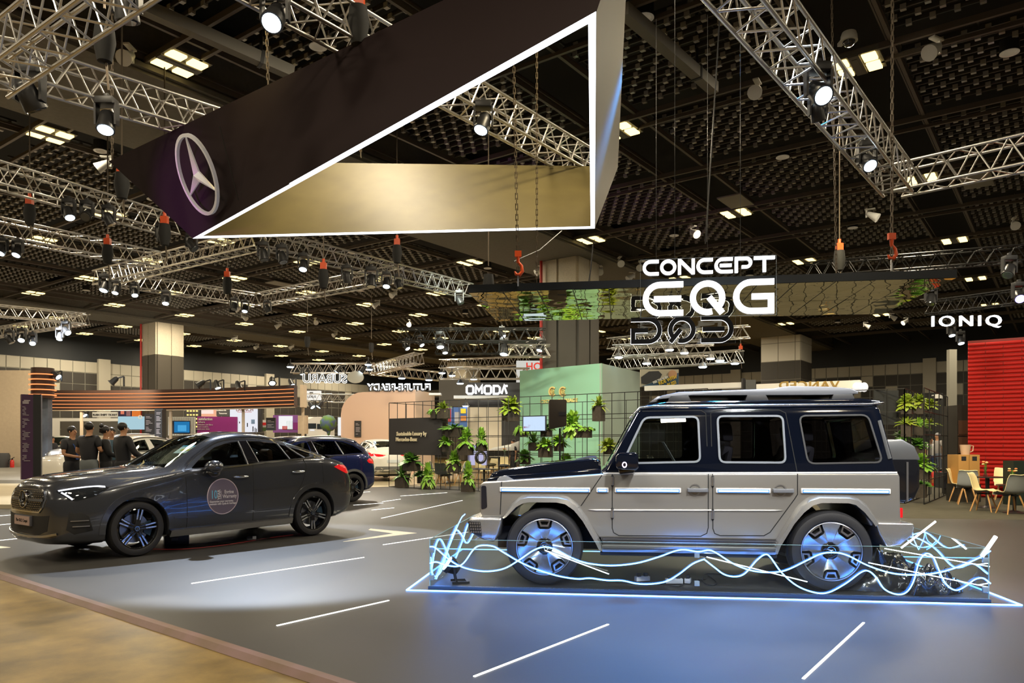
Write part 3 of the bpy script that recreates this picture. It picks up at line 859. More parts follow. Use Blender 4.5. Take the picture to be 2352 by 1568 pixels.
SC.panel(g, [(2.25,.64),(2.12,.63),(2.05,.58),(2.0,.40),(2.2,.36),(2.28,.42)], 'L', .003, .07, True)
parts('bumper_intake', g, mat('intake_black', (.010,.010,.011), .6), t, smooth=40)
g = SC.ribbon(MB(), spline([(-.72,.37),(-.5,.335),(0,.315),(.5,.335),(.72,.37)],5), 'F', .03, .02)
SC.ribbon(g, [(2.24,.53),(2.05,.53)], 'L', .012, .014, True); SC.ribbon(g, [(2.22,.46),(2.04,.46)], 'L', .012, .014, True)
part('bumper_blade', g, SATIN, t, smooth=40)
pl = part('number_plate', MB().box((2.475,0,.515),(.03,.50,.135)), mat('plate_frame', (.1,.1,.12), .4), t, bevel=.006)
link('plate_face', MB().box((2.493,0,.515),(.006,.47,.115)).mesh('p', mat('plate_mauve', (.42,.3,.28), .4)), pl)
tx = text_mb('The GLC Coupé', .055, .003, facing((2.498,0,.515), R(90)))
link('plate_lettering', tx.mesh('tx', BLACK), pl)
tl_ = [(-1.86,1.12),(-1.97,1.155),(-2.12,1.14),(-2.26,1.06),(-2.24,1.0),(-2.15,1.0),(-2.0,1.06)]
parts('tail_light', SC.panel(MB(), tl_, 'L', .008, .05, True), LAMPR, t, smooth=40)
parts('rear_diffuser', SC.panel(MB(), [(-1.93,.30),(-2.05,.38),(-2.33,.50),(-2.36,.40),(-2.2,.33),(-1.95,.26)], 'L', .004, .06, True), GREYP, t, smooth=40)
part('boot_spoiler', MB().prism([(-1.95,1.315),(-2.10,1.30),(-2.17,1.275),(-2.05,1.26)], -.56, .56, 'y'), PGREY, t, bevel=.01)
for x in (1.44,-1.44):
    for s in (1,-1): wheel(t, x, s*.815, s, 'coupe', .372, .268, .235)
# cabin
SEAT = mat('seat_leather', (.05,.05,.055), .5); SEATB = mat('seat_brown', (.22,.12,.08), .5)
for x, m_ in ((-.05,SEAT),(-.95,SEATB)):
    for s in (1,-1): person_seat(t, x, s*.38, m_, z=.66)
part('dashboard', MB().prism([(.98,.8),(1.0,1.02),(.72,1.07),(.55,1.0),(.55,.75)], -.72, .72, 'y'), PLASTIC, t, bevel=.03)
st = part('steering_wheel', MB().tube([(.43+.06*math.sin(a), -.38+.18*math.cos(a), .98+.17*math.sin(a)) for a in np.linspace(0, 2*math.pi, 25)[:-1]], .014, 8, closed=True).bar((.43,-.55,.98),(.43,-.21,.98),.03,.03), PLASTIC, t, smooth=50)
# leaflet on the windscreen and sticker on the door
h, n = SC.hit(.62, -.45, 'T')
g = MB().mi(0).box((0,0,0),(.30,.22,.006)); g.mi(1).box((.0,.09,.004),(.30,.035,.004)); g.mi(2).box((.02,-.02,.004),(.2,.05,.004))
hh_, n_ = SC.hit(.50, .42, 'T')
ql = n_.to_track_quat('Z','Y').to_matrix().to_4x4()
g.v = [M.Translation(hh_-n_*.03) @ ql @ v for v in g.v]
lf = link('price_leaflet', g.mesh('price_leaflet', [mat('leaflet_white',(.8,.85,.85),.5), mat('leaflet_blue',(.1,.4,.7),.5), mat('leaflet_yellow',(.8,.6,.1),.5)]))
lf.location = cc; lf.rotation_euler = (0,0,t.rotation_euler[2]); tag(lf, 'white and blue leaflet propped behind the windscreen of the dark grey coupe', 'leaflet')
e = thing('round_sticker', 'round mauve warranty sticker with pale rim on the dark grey coupe door', 'sticker', cc, t.rotation_euler[2])
circ = [(.212+.245*math.cos(a), .738+.256*math.sin(a)) for a in np.linspace(0, 2*math.pi, 49)[:-1]]
part('sticker_disc', SC.panel(MB(), circ, 'L', .004, .07, depth=.003), mat('sticker_mauve', (.15,.125,.18), .5), e, smooth=40)
part('sticker_rim', SC.ribbon(MB(), circ, 'L', .012, .006, closed=True, depth=.004), mat('sticker_rim', (.62,.52,.6), .5), e, smooth=40)
hs, ns = SC.hit(.212, .738, 'L')
def door_text(txt, size, x, z, mm, rot=0, sx=.8, bold=.0015):
    T_ = M.Translation((x, 0, z)) @ M.Rotation(R(180),4,'Z') @ M.Rotation(R(90),4,'X') @ M.Rotation(R(rot),4,'Z')
    b = text_mb(txt, size, .002, T_, sx=sx, bold=bold)
    vs = []
    for v in b.v:
        q, m2 = SC.hit(v.x, v.z, 'L'); vs.append(q+m2*(.0065+v.y*.3))
    b.v = vs; part('sticker_lettering', b, mm, e)
SW = mat('sticker_white', (.7,.68,.72), .5)
door_text('10', .17, .355, .765, mat('sticker_blue', (.15,.5,.75), .5), sx=.62)
door_text('YEAR', .062, .275, .765, SW, 90, 1)
door_text('Engine', .072, .115, .80, SW); door_text('Warranty', .072, .105, .735, SW)
door_text('|', .13, .245, .77, SW, 0, .5)
door_text('Guarantee your warranty,', .036, .235, .668, SW, 0, 1); door_text('maintain with Cycle & Carriage.', .036, .21, .632, SW, 0, .93)

# ---- blue SUV behind it, two white cars, all on the same running gear
sw1 = cw1; sw2 = [(-.42,1.225),(-.36,1.565),(-.70,1.575),(-1.02,1.575),(-1.12,1.235)]; sw3 = [(-1.17,1.24),(-1.08,1.575),(-1.30,1.55),(-1.58,1.46),(-1.83,1.28)]
def suv(name, label, loc, rz, paint, keys, wins, kind='suv', lip=GREYP, group=None, gl=None):
    t, s, b = make_car(name, label, 'car', loc, rz, keys, paint, wins, kind, glassm=gl)
    top = [(.80,1.115),(.66,1.235),(.46,1.375),(.2,1.515),(-.02,1.585),(-.4,1.62),(-.9,1.625),(-1.3,1.60),(-1.62,1.50),(-1.88,1.30),(-1.90,1.262)] if kind == 'suv' else pth
    bot = [(.80,1.115),(.3,1.15),(-.4,1.20),(-1.1,1.215),(-1.6,1.235),(-1.88,1.26)] if kind == 'suv' else pth2
    parts('chrome_window_line', s.ribbon(s.ribbon(MB(), spline(top,3), 'L', .028, .006, True), spline(bot,3), 'L', .024, .006, True), CHROME, t, smooth=40)
    if kind == 'suv':
        parts('window_divider', s.ribbon(s.ribbon(MB(), [(-.39,1.22),(-.34,1.57)], 'L', .014, .008, True), [(-1.145,1.235),(-1.05,1.575)], 'L', .03, .008, True), SATIN, t, smooth=40)
        parts('black_pillar_trim', s.panel(MB(), [(-.235,1.20),(-.22,1.55),(-.33,1.57),(-.38,1.225)], 'L', .003, .08, True), GLOSSB, t, smooth=40)
        for q in (1,-1): part('roof_rail', MB().tube(spline([(.1,q*.60,1.56),(-.1,q*.615,1.66),(-.9,q*.61,1.70),(-1.6,q*.59,1.62),(-1.8,q*.58,1.55)],5), .018, 8), SATIN, t, smooth=60)
        tlp = [(-1.90,1.06),(-1.98,1.12),(-2.12,1.10),(-2.24,1.03),(-2.22,.97),(-2.1,.98),(-1.96,1.0)]
    else: tlp = tl_
    parts('tail_light', s.panel(MB(), tlp, 'L', .008, .05, True), LAMPR, t, smooth=40)
    parts('tail_light', s.panel(MB(), [(.3,1.07 if kind == 'suv' else 1.045),(.55,1.09 if kind=='suv' else 1.08),(.80,1.10),(.84,1.03),(.62,.99),(.4,1.0)], 'B', .012, .05, True), LAMPR, t, smooth=40)
    parts('rear_diffuser', s.panel(s.panel(MB(), [(-1.93,.28),(-1.96,.40),(-2.25,.52),(-2.30,.40),(-2.1,.28)], 'L', .006, .06, True), [(-.7,.60),(.7,.60),(.78,.42),(.4,.36),(-.4,.36),(-.78,.42)], 'B', .006, .08), lip, t, smooth=40)
    part('number_plate', MB().box((-2.40,0,.80),(.03,.5,.12)), mat('plate_white',(.6,.65,.7),.4), t)
    for x in (1.44,-1.44):
        arch_lip(s, t, x, .375, .448, .07, lip)
        for q in (1,-1): wheel(t, x, q*.815, q, 'suv', .37, .25, .235)
    for q in (1,-1): part('mirror', MB().sphere((.40,q*1.03,1.175), .5, 14, sq=(.19,.28,.21)), paint, t, smooth=60)
    for x in (-.05,-.95):
        for q in (1,-1): person_seat(t, x, q*.38, SEAT, z=.66)
    g = MB()
    for p in ([(.78,1.10),(.765,.80),(.76,.33)],[(-.30,1.19),(-.30,.34)],[(-1.22,1.22),(-1.2,.95),(-1.05,.7)]): s.ribbon(g, p, 'L', .008, .0015, True, depth=.004)
    parts('panel_seam', g, gap, t)
    return t, s
PBLUE = carpaint('deep_blue_paint', (.010,.022,.13), .5, .25)
# blue SUV: rear wheel contact near pixel (812,1150), heading as the coupe
bp = PZ(812,1152); bh = V((-.66,-.75,0)).normalized(); bn = V((-bh.y,bh.x,0))
tB, SB = suv('suv_car', 'deep blue SUV parked right behind the dark grey coupe', bp+bh*1.44-bn*.93, math.atan2(bh.y,bh.x), PBLUE, SUV, [sw1,sw2,sw3])
PWH = carpaint('pearl_white_paint', (.78,.76,.72), .0, .3)
h2 = V((-.72,.69,0)).normalized()
# seen from its rear left: tail towards the camera
suv('coupe_car', 'white coupe car seen from behind beside the black lettered sign board', V((-5.75,32.0,.012)), math.atan2(.90,-.44), PWH, COUPE, [cw1,cw2,cw3,cw4], 'coupe')
suv('coupe_car', 'white car whose red tail light shows through the dark grey coupe windscreen', V((-12.3,24.0,.10)), math.atan2(-.87,-.5), PWH, COUPE, [cw1,cw2,cw3,cw4], 'coupe')
# white family SUV front-on at the left, silver one beside it
def front_suv(label, loc, rz, paint, badge=True):
    t, s = suv('suv_car', label, loc, rz, paint, SUV, [sw1,sw2,sw3])
    gp = [(-.52,.98),(.52,.98),(.40,.70),(.22,.66),(-.22,.66),(-.40,.70)]
    part('grille', s.panel(MB(), gp, 'F', .006, .08), mat('grille_black', (.01,.01,.01), .35), t, smooth=30)
    g = MB()
    for j in range(6):
        for i in range(-6, 7):
            y = i*.075+(.037 if j % 2 else 0); z = .70+j*.045
            if abs(y) > .30+j*.04 or (abs(y) < .12 and abs(z-.84) < .08): continue
            h, n = s.hit(y, z, 'F'); g.box(h+n*.01, (.012,.05,.018))
    part('grille_mesh', g, SATIN, t)
    part('grille_emblem', MB().lathe([(.075,0),(.075,.02),(.095,.02),(.095,0)], 28, M.Translation((2.47,0,.84)) @ M.Rotation(R(90),4,'Y')).box((2.48,0,.84),(.02,.24,.035)), CHROME, t)
    parts('headlight', s.panel(MB(), [(2.30,.84),(2.30,.98),(2.0,.99),(2.05,.90)], 'L', .006, .05, True), mat('headlamp_clear', (.5,.55,.6), .1, emit=(.8,.9,1), es=.5), t)
    part('bumper_blade', s.ribbon(MB(), [(-.8,.40),(-.5,.36),(.5,.36),(.8,.40)], 'F', .06, .02), SATIN, t, smooth=30)
    parts('bumper_intake', s.panel(MB(), [(-.7,.50),(.7,.50),(.6,.40),(-.6,.40)], 'F', .006, .08), PLASTIC, t)
    part('number_plate', MB().box((2.49,0,.58),(.02,.5,.13)), mat('plate_white',(.6,.65,.7),.4), t)
    return t
fh = V((-.38,-.92,0)).normalized()
front_suv('white SUV with dark mesh grille facing the camera behind the four people', V((-22.9,38.0,.22)), math.atan2(-.87,.49), PWH)
front_suv('silver white SUV behind the standing people, beside the white SUV', V((-16.4,31.2,.22)), math.atan2(-.52,-.85), carpaint('silver_paint', (.5,.52,.54), .4, .3))
# ================================================================ the silver and black off-roader on its glass-walled platform
GZ = .024
GM = V((1.768, 7.714, GZ)); ga = R(180-6.9); wd = V((math.cos(ga), math.sin(ga), 0)); wn = V((-wd.y, wd.x, 0))
wc = GM-wn*.93
W = thing('off_road_wagon', 'boxy silver and black off-road wagon with glowing side strips on the glass-walled platform', 'car', wc, ga)
SILV = mat('brushed_silver_paint', (.50,.485,.455), .30, .75, coat=.4)
NBLK = mat('midnight_black_paint', (.003,.0045,.010), .07, .0, coat=1, spec=.6)
FLARE = mat('flare_silver', (.56,.56,.56), .24, .8)
hy = .865
# lower body with both arch tunnels
fa = [(1.905,.70),(1.80,.74),(1.70,.845),(1.62,.868),(1.30,.868),(1.19,.845),(1.06,.715),(.87,.50)]
ra = [(-.93,.50),(-1.17,.80),(-1.26,.873),(-1.33,.888),(-1.62,.888),(-1.68,.874),(-1.775,.773),(-1.83,.66)]
low = [(2.10,.70),(2.13,.74),(2.13,1.05),(2.10,1.075),(1.95,1.085),(.83,1.168),(.3,1.178),(-2.10,1.19),(-2.115,1.15),(-2.125,.66)]+ra[::-1]+fa[::-1]
body = part('body', MB().prism(low, -hy, hy, 'y'), SILV, W, bevel=.022, bseg=3)
part('body_underside', MB().box((-.02,0,.46),(4.0,1.16,.24)).box((0,0,.40),(1.6,1.66,.10)), DARKWELL, W)
for x in (1.44,-1.44): part('axle', MB().cyl((x,-.72,.40),(x,.72,.40),.06,n=14).sphere((x,.15,.40),.3,14,sq=(.5,.6,.5)), DARK, W, smooth=40)
# black hood with raised middle
hood = [(2.08,1.06),(2.07,1.13),(2.03,1.165),(1.97,1.19),(1.55,1.26),(1.2,1.295),(.95,1.325),(.86,1.31),(.84,1.06)]
part('hood', MB().prism(hood, -.60, .60, 'y'), NBLK, W, bevel=.03, bseg=3)
part('hood_rim', MB().prism([(2.09,1.06),(2.07,1.11),(1.9,1.135),(.86,1.215),(.84,1.06)], -.745, .745, 'y'), NBLK, W, bevel=.02)
part('hood_vent', MB().prism([(1.15,1.30),(1.0,1.335),(.92,1.34),(.88,1.30)], -.42, .42, 'y'), PLASTIC, W, bevel=.008)
for s in (1,-1):
    g = MB().prism([(1.97,1.075),(1.93,1.13),(1.86,1.145),(1.78,1.10),(1.74,1.085)], s*.70, s*.84, 'y')
    part('turn_signal', g, mat('clear_lamp', (.35,.36,.38), .1, .3, coat=1), W, bevel=.012)
# greenhouse shell
def ghouse(ins, zb, zt):
    """tapered cabin: side outline pulled in towards the roof"""
    k = [(.86-ins*1.2,zb),(.80-ins*1.4,1.226),(.475-ins*1.6,1.83),(.43-ins*1.6,zt),(-1.93+ins,zt),(-1.965+ins,1.86-ins),(-2.10+ins,zb)] if not ins else [(.86-ins*1.2,zb),(.80-ins*1.6,1.226),(.475-ins*1.4,1.83-ins),(-1.93+ins,1.83-ins),(-2.07+ins,zb)]
    mb = MB(); n = len(k); vs = []
    def hw(z): return hy-.012-ins-max(0,(z-1.18))*.17
    for x, z in k: vs.append((x, hw(z), z))
    for x, z in k: vs.append((x, -hw(z), z))
    fs = [(i,(i+1)%n,n+(i+1)%n,n+i) for i in range(n)]+[tuple(range(n-1,-1,-1)),tuple(range(n,2*n))]
    mb.add(vs, fs); return mb
def fixn(o):
    bm = bmesh.new(); bm.from_mesh(o.data); bmesh.ops.recalc_face_normals(bm, faces=bm.faces); bm.to_mesh(o.data); bm.free(); return o
gw1 = rpoly([(.63,1.275),(.40,1.756),(-.155,1.764),(-.167,1.295)], .06)
gw2 = rpoly([(-.352,1.768),(-1.008,1.768),(-1.020,1.288),(-.365,1.290)], .06)
gw3 = rpoly([(-1.172,1.770),(-1.848,1.776),(-1.963,1.295),(-1.24,1.280)], .07)
go = part('cabin_shell', ghouse(0,1.165,1.872), NBLK, W)
fixn(go)
gs_mb = ghouse(0,1.165,1.872); bm_ = bmesh.new(); bm_.from_mesh(go.data)
SG = Surf(gs_mb); bm_.free()
go.parent = None
bev = go.modifiers.new('bv','BEVEL'); bev.width = .03; bev.segments = 3; bev.limit_method = 'ANGLE'; bev.angle_limit = R(30)
cuts = [fixn(tmp(ghouse(.075,1.0,1.8)))]
for wv in (gw1,gw2,gw3): cuts.append(tmp(MB().prism(wv,-1.3,1.3,'y')))
cuts.append(tmp(MB().prism([(-.66,1.27),(.66,1.27),(.62,1.77),(-.62,1.77)], .2, 1.2, 'x')))
cuts.append(tmp(MB().prism([(-.66,1.30),(.66,1.30),(.60,1.74),(-.60,1.74)], -2.5, -1.85, 'x')))
boolean(go, cuts); go.parent = W
go.data.shade_smooth(); go.data.set_sharp_from_angle(angle=R(32))
WG = glass('wagon_window', (.30,.30,.33), .09, .7, .03)
WG2 = glass('wagon_front_window', (.5,.55,.55), .06, .7)
for wv, gm_ in ((gw1,WG2),(gw2,WG),(gw3,WG)):
    parts('side_window', SG.panel(MB(), wv, 'L', -.006, .2, True, .006), gm_, W)
part('windscreen', SG.panel(MB(), [(-.66,1.27),(.66,1.27),(.62,1.77),(-.62,1.77)], 'F', -.006, .2, False, .006), WG2, W)
part('rear_window', SG.panel(MB(), [(-.66,1.30),(.66,1.30),(.60,1.74),(-.60,1.74)], 'B', -.006, .2, False, .006), WG, W)
GREYF_ = mat('window_frame_grey', (.16,.18,.21), .45, .2)
for wv in (gw1,gw2):
    parts('window_frame', SG.ribbon(MB(), wv, 'L', .024, .012, True, closed=True), GREYF_, W, smooth=40)
g = MB()
for p in ([(-.245,1.19),(-.235,1.80),(-.19,1.83),(.42,1.825)],[(-.289,1.19),(-.285,1.80),(-.33,1.825),(-.98,1.83),(-1.04,1.80),(-1.07,1.6),(-1.13,1.19)]): SG.ribbon(g, p, 'L', .010, .002, True, depth=.004)
parts('cabin_seam', g, gap, W)
g = SG.ribbon(MB(), gw3, 'L', .02, .006, True, closed=True)
parts('window_seal', g, PLASTIC, W, smooth=40)
# gutter rail, roof crown
for s in (1,-1):
    part('gutter_rail', MB().tube([(.50,s*.735,1.80),(.44,s*.742,1.862),(.3,s*.748,1.874),(-1.85,s*.748,1.884),(-2.0,s*.73,1.90),(-2.03,s*.60,1.905),(-2.03,s*.02,1.91)], .016, 10), mat('gutter_chrome', (.5,.52,.56), .2, 1), W, smooth=60)
part('roof', MB().prism([(.44,1.86),(.36,1.895),(.15,1.925),(-1.8,1.945),(-1.98,1.925),(-2.02,1.90),(-1.95,1.865)], -.71, .71, 'y'), NBLK, W, bevel=.03, bseg=3)
RK = mat('rack_grey', (.20,.21,.235), .4, .3)
part('roof_rack', MB().prism([(.26,1.955),(.20,2.0),(.02,2.035),(-.55,2.05),(-.95,2.062),(-1.04,2.08),(-1.12,2.088),(-1.55,2.075),(-1.72,2.058),(-1.80,2.025),(-1.80,2.0),(-1.5,1.99),(-.1,1.995),(.15,1.965)], -.62, .62, 'y'), RK, W, bevel=.012)
for x in (.05,-.75,-1.62):
    for s in (1,-1): part('rack_foot', MB().prism([(x+.1,1.92),(x+.07,2.0),(x-.12,2.0),(x-.16,1.92)], s*.50, s*.62, 'y'), PLASTIC, W, bevel=.01)
part('rack_front_lamp', MB().prism([(.34,1.925),(.24,1.995),(.20,1.99),(.26,1.93)], -.56, .56, 'y'), SATIN, W, bevel=.005)
# belt line, crease, doors
for s in (1,-1):
    part('belt_moulding', MB().bar((.83,s*.862,1.172),(-2.09,s*.862,1.194),.016,.018), mat('bright_trim', (.88,.88,.88), .25, .25), W, bevel=.004)
    g = MB().prism([(.98,.792),(.9,.797),(-.9,.812),(-.98,.806),(-.9,.80),(.9,.784)], s*(hy-.004), s*(hy+.012), 'y')
    part('door_crease', g, mat('bright_trim', (.88,.88,.88), .25, .25), W)
SL = Surf(MB().prism(low, -hy, hy, 'y'))
g = MB()
for p in ([(.734,1.165),(.734,.60),(.72,.555),(.667,.525),(-.17,.53),(-.23,.56),(-.245,.62),(-.245,1.172)],[(-.289,1.172),(-.292,.61),(-.31,.56),(-.364,.539),(-.80,.545),(-.86,.58),(-1.10,.92),(-1.13,.97),(-1.13,1.18)],[(.84,1.155),(1.06,.83)],[(1.90,1.08),(1.915,.73)]):
    SL.ribbon(g, p, 'L', .010, .003, True, depth=.006)
parts('door_seam', g, gap, W)
for s in (1,-1):
    for x in (.734,-.289):
        for z0, z1 in ((1.05,1.14),(.71,.80)):
            h = part('door_hinge', MB().cyl((x,s*(hy+.006),z0),(x,s*(hy+.006),z1),.016,n=12), SATIN, W, smooth=40)
            [link('hinge_cap', MB().cyl((x,s*(hy+.006),za),(x,s*(hy+.006),zc_),ra_,rb_,12).mesh('hc', gap), h) for za,zc_,ra_,rb_ in ((z0-.018,z0,.006,.016),(z1,z1+.018,.016,.006))]
    for x in (-.13,-.98):
        h = part('door_handle', MB().box((x,s*(hy+.035),1.005),(.19,.028,.038)).box((x+.085,s*(hy+.015),1.005),(.025,.04,.04)), RK, W, bevel=.006)
        g = MB(); 
        g.lathe([(0,-.004),(.045,-.004),(.05,.006),(.062,.006)], 24, M.Translation((x+.02,s*(hy+.001),1.005)) @ M.Rotation(-R(90)*s,4,'X'))
        link('handle_bowl', g.mesh('hb', SATIN, smooth=40), h)
        link('handle_lock', MB().cyl((x-.075,s*(hy+.01),1.005),(x-.075,s*(hy+.04),1.005),.02,n=14).box((x-.075,s*(hy+.018),1.005),(.07,.03,.04)).mesh('hl', RK, bevel=.003), h)
# glowing strips in bright surrounds
LED = emi('side_strip_light', (.68,.86,1), 4.5)
BT = mat('bright_trim', (.88,.88,.88), .25, .25)
for s in (1,-1):
    for x0, x1 in ((1.905,.975),(.885,.785),(.695,.045),(-.335,-.85),(-1.175,-2.01)):
        zc = 1.0+.012*(1.9-(x0+x1)/2)/3.9-.006
        fr = part('side_strip_housing', MB().box(((x0+x1)/2,s*(hy+.006),zc+.002),(x0-x1+.03,.022,.052)), BT, W, bevel=.009)
        link('strip_channel', MB().box(((x0+x1)/2,s*(hy+.016),zc-.004),(x0-x1-.005,.008,.032)).mesh('sc', mat('strip_blue_lens', (.03,.12,.3), .2, emit=(.02,.2,.7), es=1)), fr)
        link('strip_light', MB().box(((x0+x1)/2,s*(hy+.021),zc-.003),(x0-x1-.02,.008,.017)).mesh('sl', LED, bevel=.003), fr)
# wheel-arch flares
def flare(o, i, s, name='wheel_flare'):
    g = MB(); n = len(o)
    vs = [];  y0 = s*(hy-.02); y1 = s*.955; ym = s*.945
    for k in range(n): vs += [(o[k][0],y0,o[k][1]),(o[k][0]*.5+o[k][0]*.5,s*(hy+.012),o[k][1]),((o[k][0]*.62+i[k][0]*.38),ym,(o[k][1]*.62+i[k][1]*.38)),(i[k][0],y1,i[k][1]),(i[k][0],s*.80,i[k][1])]
    fs = []
    for k in range(n-1):
        for j in range(4): fs.append((k*5+j,k*5+j+1,k*5+5+j+1,k*5+5+j) if s < 0 else (k*5+j,k*5+5+j,k*5+5+j+1,k*5+j+1))
        fs.append((k*5+4,k*5,k*5+5,k*5+9) if s < 0 else (k*5+4,k*5+9,k*5+5,k*5))
    fs += [(0,4,3,2,1),((n-1)*5,(n-1)*5+1,(n-1)*5+2,(n-1)*5+3,(n-1)*5+4)]
    g.add(vs, fs); o_ = part(name, g, FLARE, W, smooth=28); fixn(o_); return o_
fo = [(1.90,.700),(1.865,.74),(1.78,.865),(1.70,.925),(1.62,.945),(1.30,.945),(1.19,.925),(1.10,.865),(1.0,.72),(.86,.48),(.815,.37)]
fi = [(1.855,.700),(1.815,.735),(1.74,.815),(1.67,.855),(1.60,.870),(1.31,.870),(1.22,.852),(1.13,.79),(1.04,.68),(.90,.44),(.865,.37)]
ro = [(-.865,.37),(-.90,.48),(-1.04,.72),(-1.13,.86),(-1.22,.935),(-1.32,.966),(-1.62,.966),(-1.70,.945),(-1.79,.875),(-1.88,.74),(-1.905,.70)]
ri = [(-.915,.37),(-.945,.45),(-1.08,.68),(-1.17,.79),(-1.26,.865),(-1.34,.89),(-1.60,.89),(-1.67,.872),(-1.75,.80),(-1.83,.70),(-1.855,.66)]
for s in (1,-1): flare(fo, fi, s); flare(ro, ri, s)
# sill and running board
SILLD = mat('sill_dark', (.10,.10,.11), .3, .6)
for s in (1,-1):
    q = part('sill', MB().prism([(.855,.505),(.835,.44),(-.90,.44),(-.93,.505)], s*.80, s*.885, 'y'), SILLD, W)
    link('sill_groove', MB().box((-.04,s*.888,.487),(1.74,.008,.006)).box((-.04,s*.888,.462),(1.74,.008,.012)).mesh('sg', SATIN), q)
    q = part('running_board', MB().box((-.03,s*.87,.40),(1.74,.17,.075)), SATIN, W, bevel=.012)
    link('board_strip', MB().box((-.03,s*.957,.40),(1.72,.006,.014)).mesh('bs', SILLD), q)
    part('board_underside', MB().box((-.03,s*.84,.345),(1.78,.14,.045)), PLASTIC, W, bevel=.01)
# bumpers
bf = [(1.88,.70),(2.235,.705),(2.245,.66),(2.215,.53),(2.09,.465),(1.97,.44),(1.93,.52)]
g = MB().prism(bf, -.93, .93, 'y'); q = part('front_bumper', g, FLARE, W, bevel=.035, bseg=3)
for s in (1,-1):
    c0 = link('fog_lamp_grid', MB().prism([(2.252,.665),(2.232,.545),(2.10,.495),(2.115,.66)], s*.80, s*.937, 'y').mesh('fg', BLACK, bevel=.01), q)
    g = MB()
    for i in range(5):
        for j in range(4): g.box((2.128+i*.024-(3-j)*.004,s*.939,.55+j*.03),(.016,.006,.020))
    g2_ = MB()
    for i in range(5):
        for j in range(4): g2_.box((2.252-(3-j)*.006,s*(.825+i*.024),.565+j*.027),(.006,.016,.018))
    link('fog_lamp_cells', g.mesh('fc', SATIN), q); link('fog_lamp_cells', g2_.mesh('fc', SATIN), q)
br = [(-1.86,.70),(-2.22,.695),(-2.232,.655),(-2.21,.57),(-2.10,.475),(-1.97,.45),(-1.90,.58)]
part('rear_bumper', MB().prism(br, -.93, .93, 'y'), FLARE, W, bevel=.035, bseg=3)
for s in (1,-1): part('tail_light', MB().box((-2.135,s*.72,.79),(.03,.26,.10)), LAMPR, W, bevel=.01)
# nose: black light panel with outline
NP = part('grille', MB().box((2.135,0,.90),(.03,1.46,.28)), mat('grille_glass', (.01,.012,.02), .1, coat=1), W, bevel=.012)
link('grille_outline', strokes([[(-.70,.78),(.70,.78),(.70,1.02),(-.70,1.02),(-.70,.78)]], .02, .008, T=M.Translation((2.152,0,0)) @ M.Rotation(R(90),4,'Z') @ M.Rotation(R(90),4,'X')).mesh('go', SATIN), NP)
for s in (1,-1):
    link('round_headlight', MB().lathe([(.085,0),(.085,.012),(.105,.012),(.105,0)], 32, M.Translation((2.15,s*.55,.90)) @ M.Rotation(R(90),4,'Y')).mesh('rh', emi('ring_light', (.85,.9,1), 4)), NP)
    part('corner_light_panel', MB().prism(rpoly([(2.118,.78),(2.118,1.035),(2.065,1.035),(2.055,.80)],.02),s*.80,s*.870,'y'), mat('grille_glass', (.01,.012,.02), .1, coat=1), W)
# mirrors with ring lights
for s in (1,-1):
    g = MB().prism([(.70,1.36),(.66,1.39),(.50,1.395),(.475,1.36),(.475,1.24),(.50,1.215),(.68,1.225),(.705,1.26)], s*.93, s*1.13, 'y')
    q = part('mirror', g, NBLK, W, bevel=.02)
    link('mirror_arm', MB().prism([(.68,1.24),(.66,1.17),(.52,1.185),(.50,1.23)], s*.86, s*1.05, 'y').mesh('ma', NBLK, bevel=.01), q)
    link('mirror_ring_light', MB().lathe([(.020,0),(.020,.01),(.030,.01),(.030,0)], 28, M.Translation((.615,s*1.132,1.27)) @ M.Rotation(-R(90)*s,4,'X') @ M.Diagonal((.8,1,1,1))).mesh('ml', emi('mirror_ring', (1,.8,1), 5)), q)
# hub wheels, spare box, wiper, cabin
for x in (1.44,-1.44):
    for s in (1,-1): wheel(W, x, s*.815, s, 'wagon', .405, .295, .27)
q = part('spare_wheel_box', MB().prism([(-2.06,1.50),(-2.30,1.515),(-2.42,1.45),(-2.49,1.25),(-2.49,1.02),(-2.44,.90),(-2.34,.86),(-2.08,.88)], -.40, .40, 'y'), GLOSSB, W, bevel=.03, bseg=3)
link('spare_box_cover', MB().prism([(-2.055,1.515),(-2.31,1.53),(-2.435,1.455),(-2.497,1.31),(-2.05,1.31)], -.405, .405, 'y').mesh('sb', mat('spare_satin', (.3,.31,.32), .3, .8), bevel=.02), q)
link('spare_box_strap', MB().box((-2.36,.404,1.08),(.02,.012,.42)).mesh('ss', SATIN), q)
for s in (1,-1):
    part('rear_pillar_trim', MB().bar((-1.95,s*.775,1.72),(-2.03,s*.835,1.33),.012,.035), GREYP, W, bevel=.006)
    for x in (-.02,-.85): person_seat(W, x, s*.38, mat('wagon_seat', (.12,.12,.13), .5), z=.95)
part('steering_wheel', MB().tube([(.42+.05*math.sin(a), -.38+.17*math.cos(a), 1.22+.16*math.sin(a)) for a in np.linspace(0, 2*math.pi, 25)[:-1]], .014, 8, closed=True), PLASTIC, W, smooth=50)
part('dashboard', MB().box((.62,0,1.15),(.25,1.4,.18)), PLASTIC, W, bevel=.03)
part('seat_belt', MB().bar((.20,.68,1.50),(.02,.60,1.20),.05,.006), mat('belt_grey', (.35,.36,.36), .6), W)
part('cabin_floor', MB().box((-.6,0,1.19),(2.7,1.5,.02)), PLASTIC, W)
part('number_plate', MB().box((-2.24,0,.60),(.01,.44,.10)), BLACK, W)

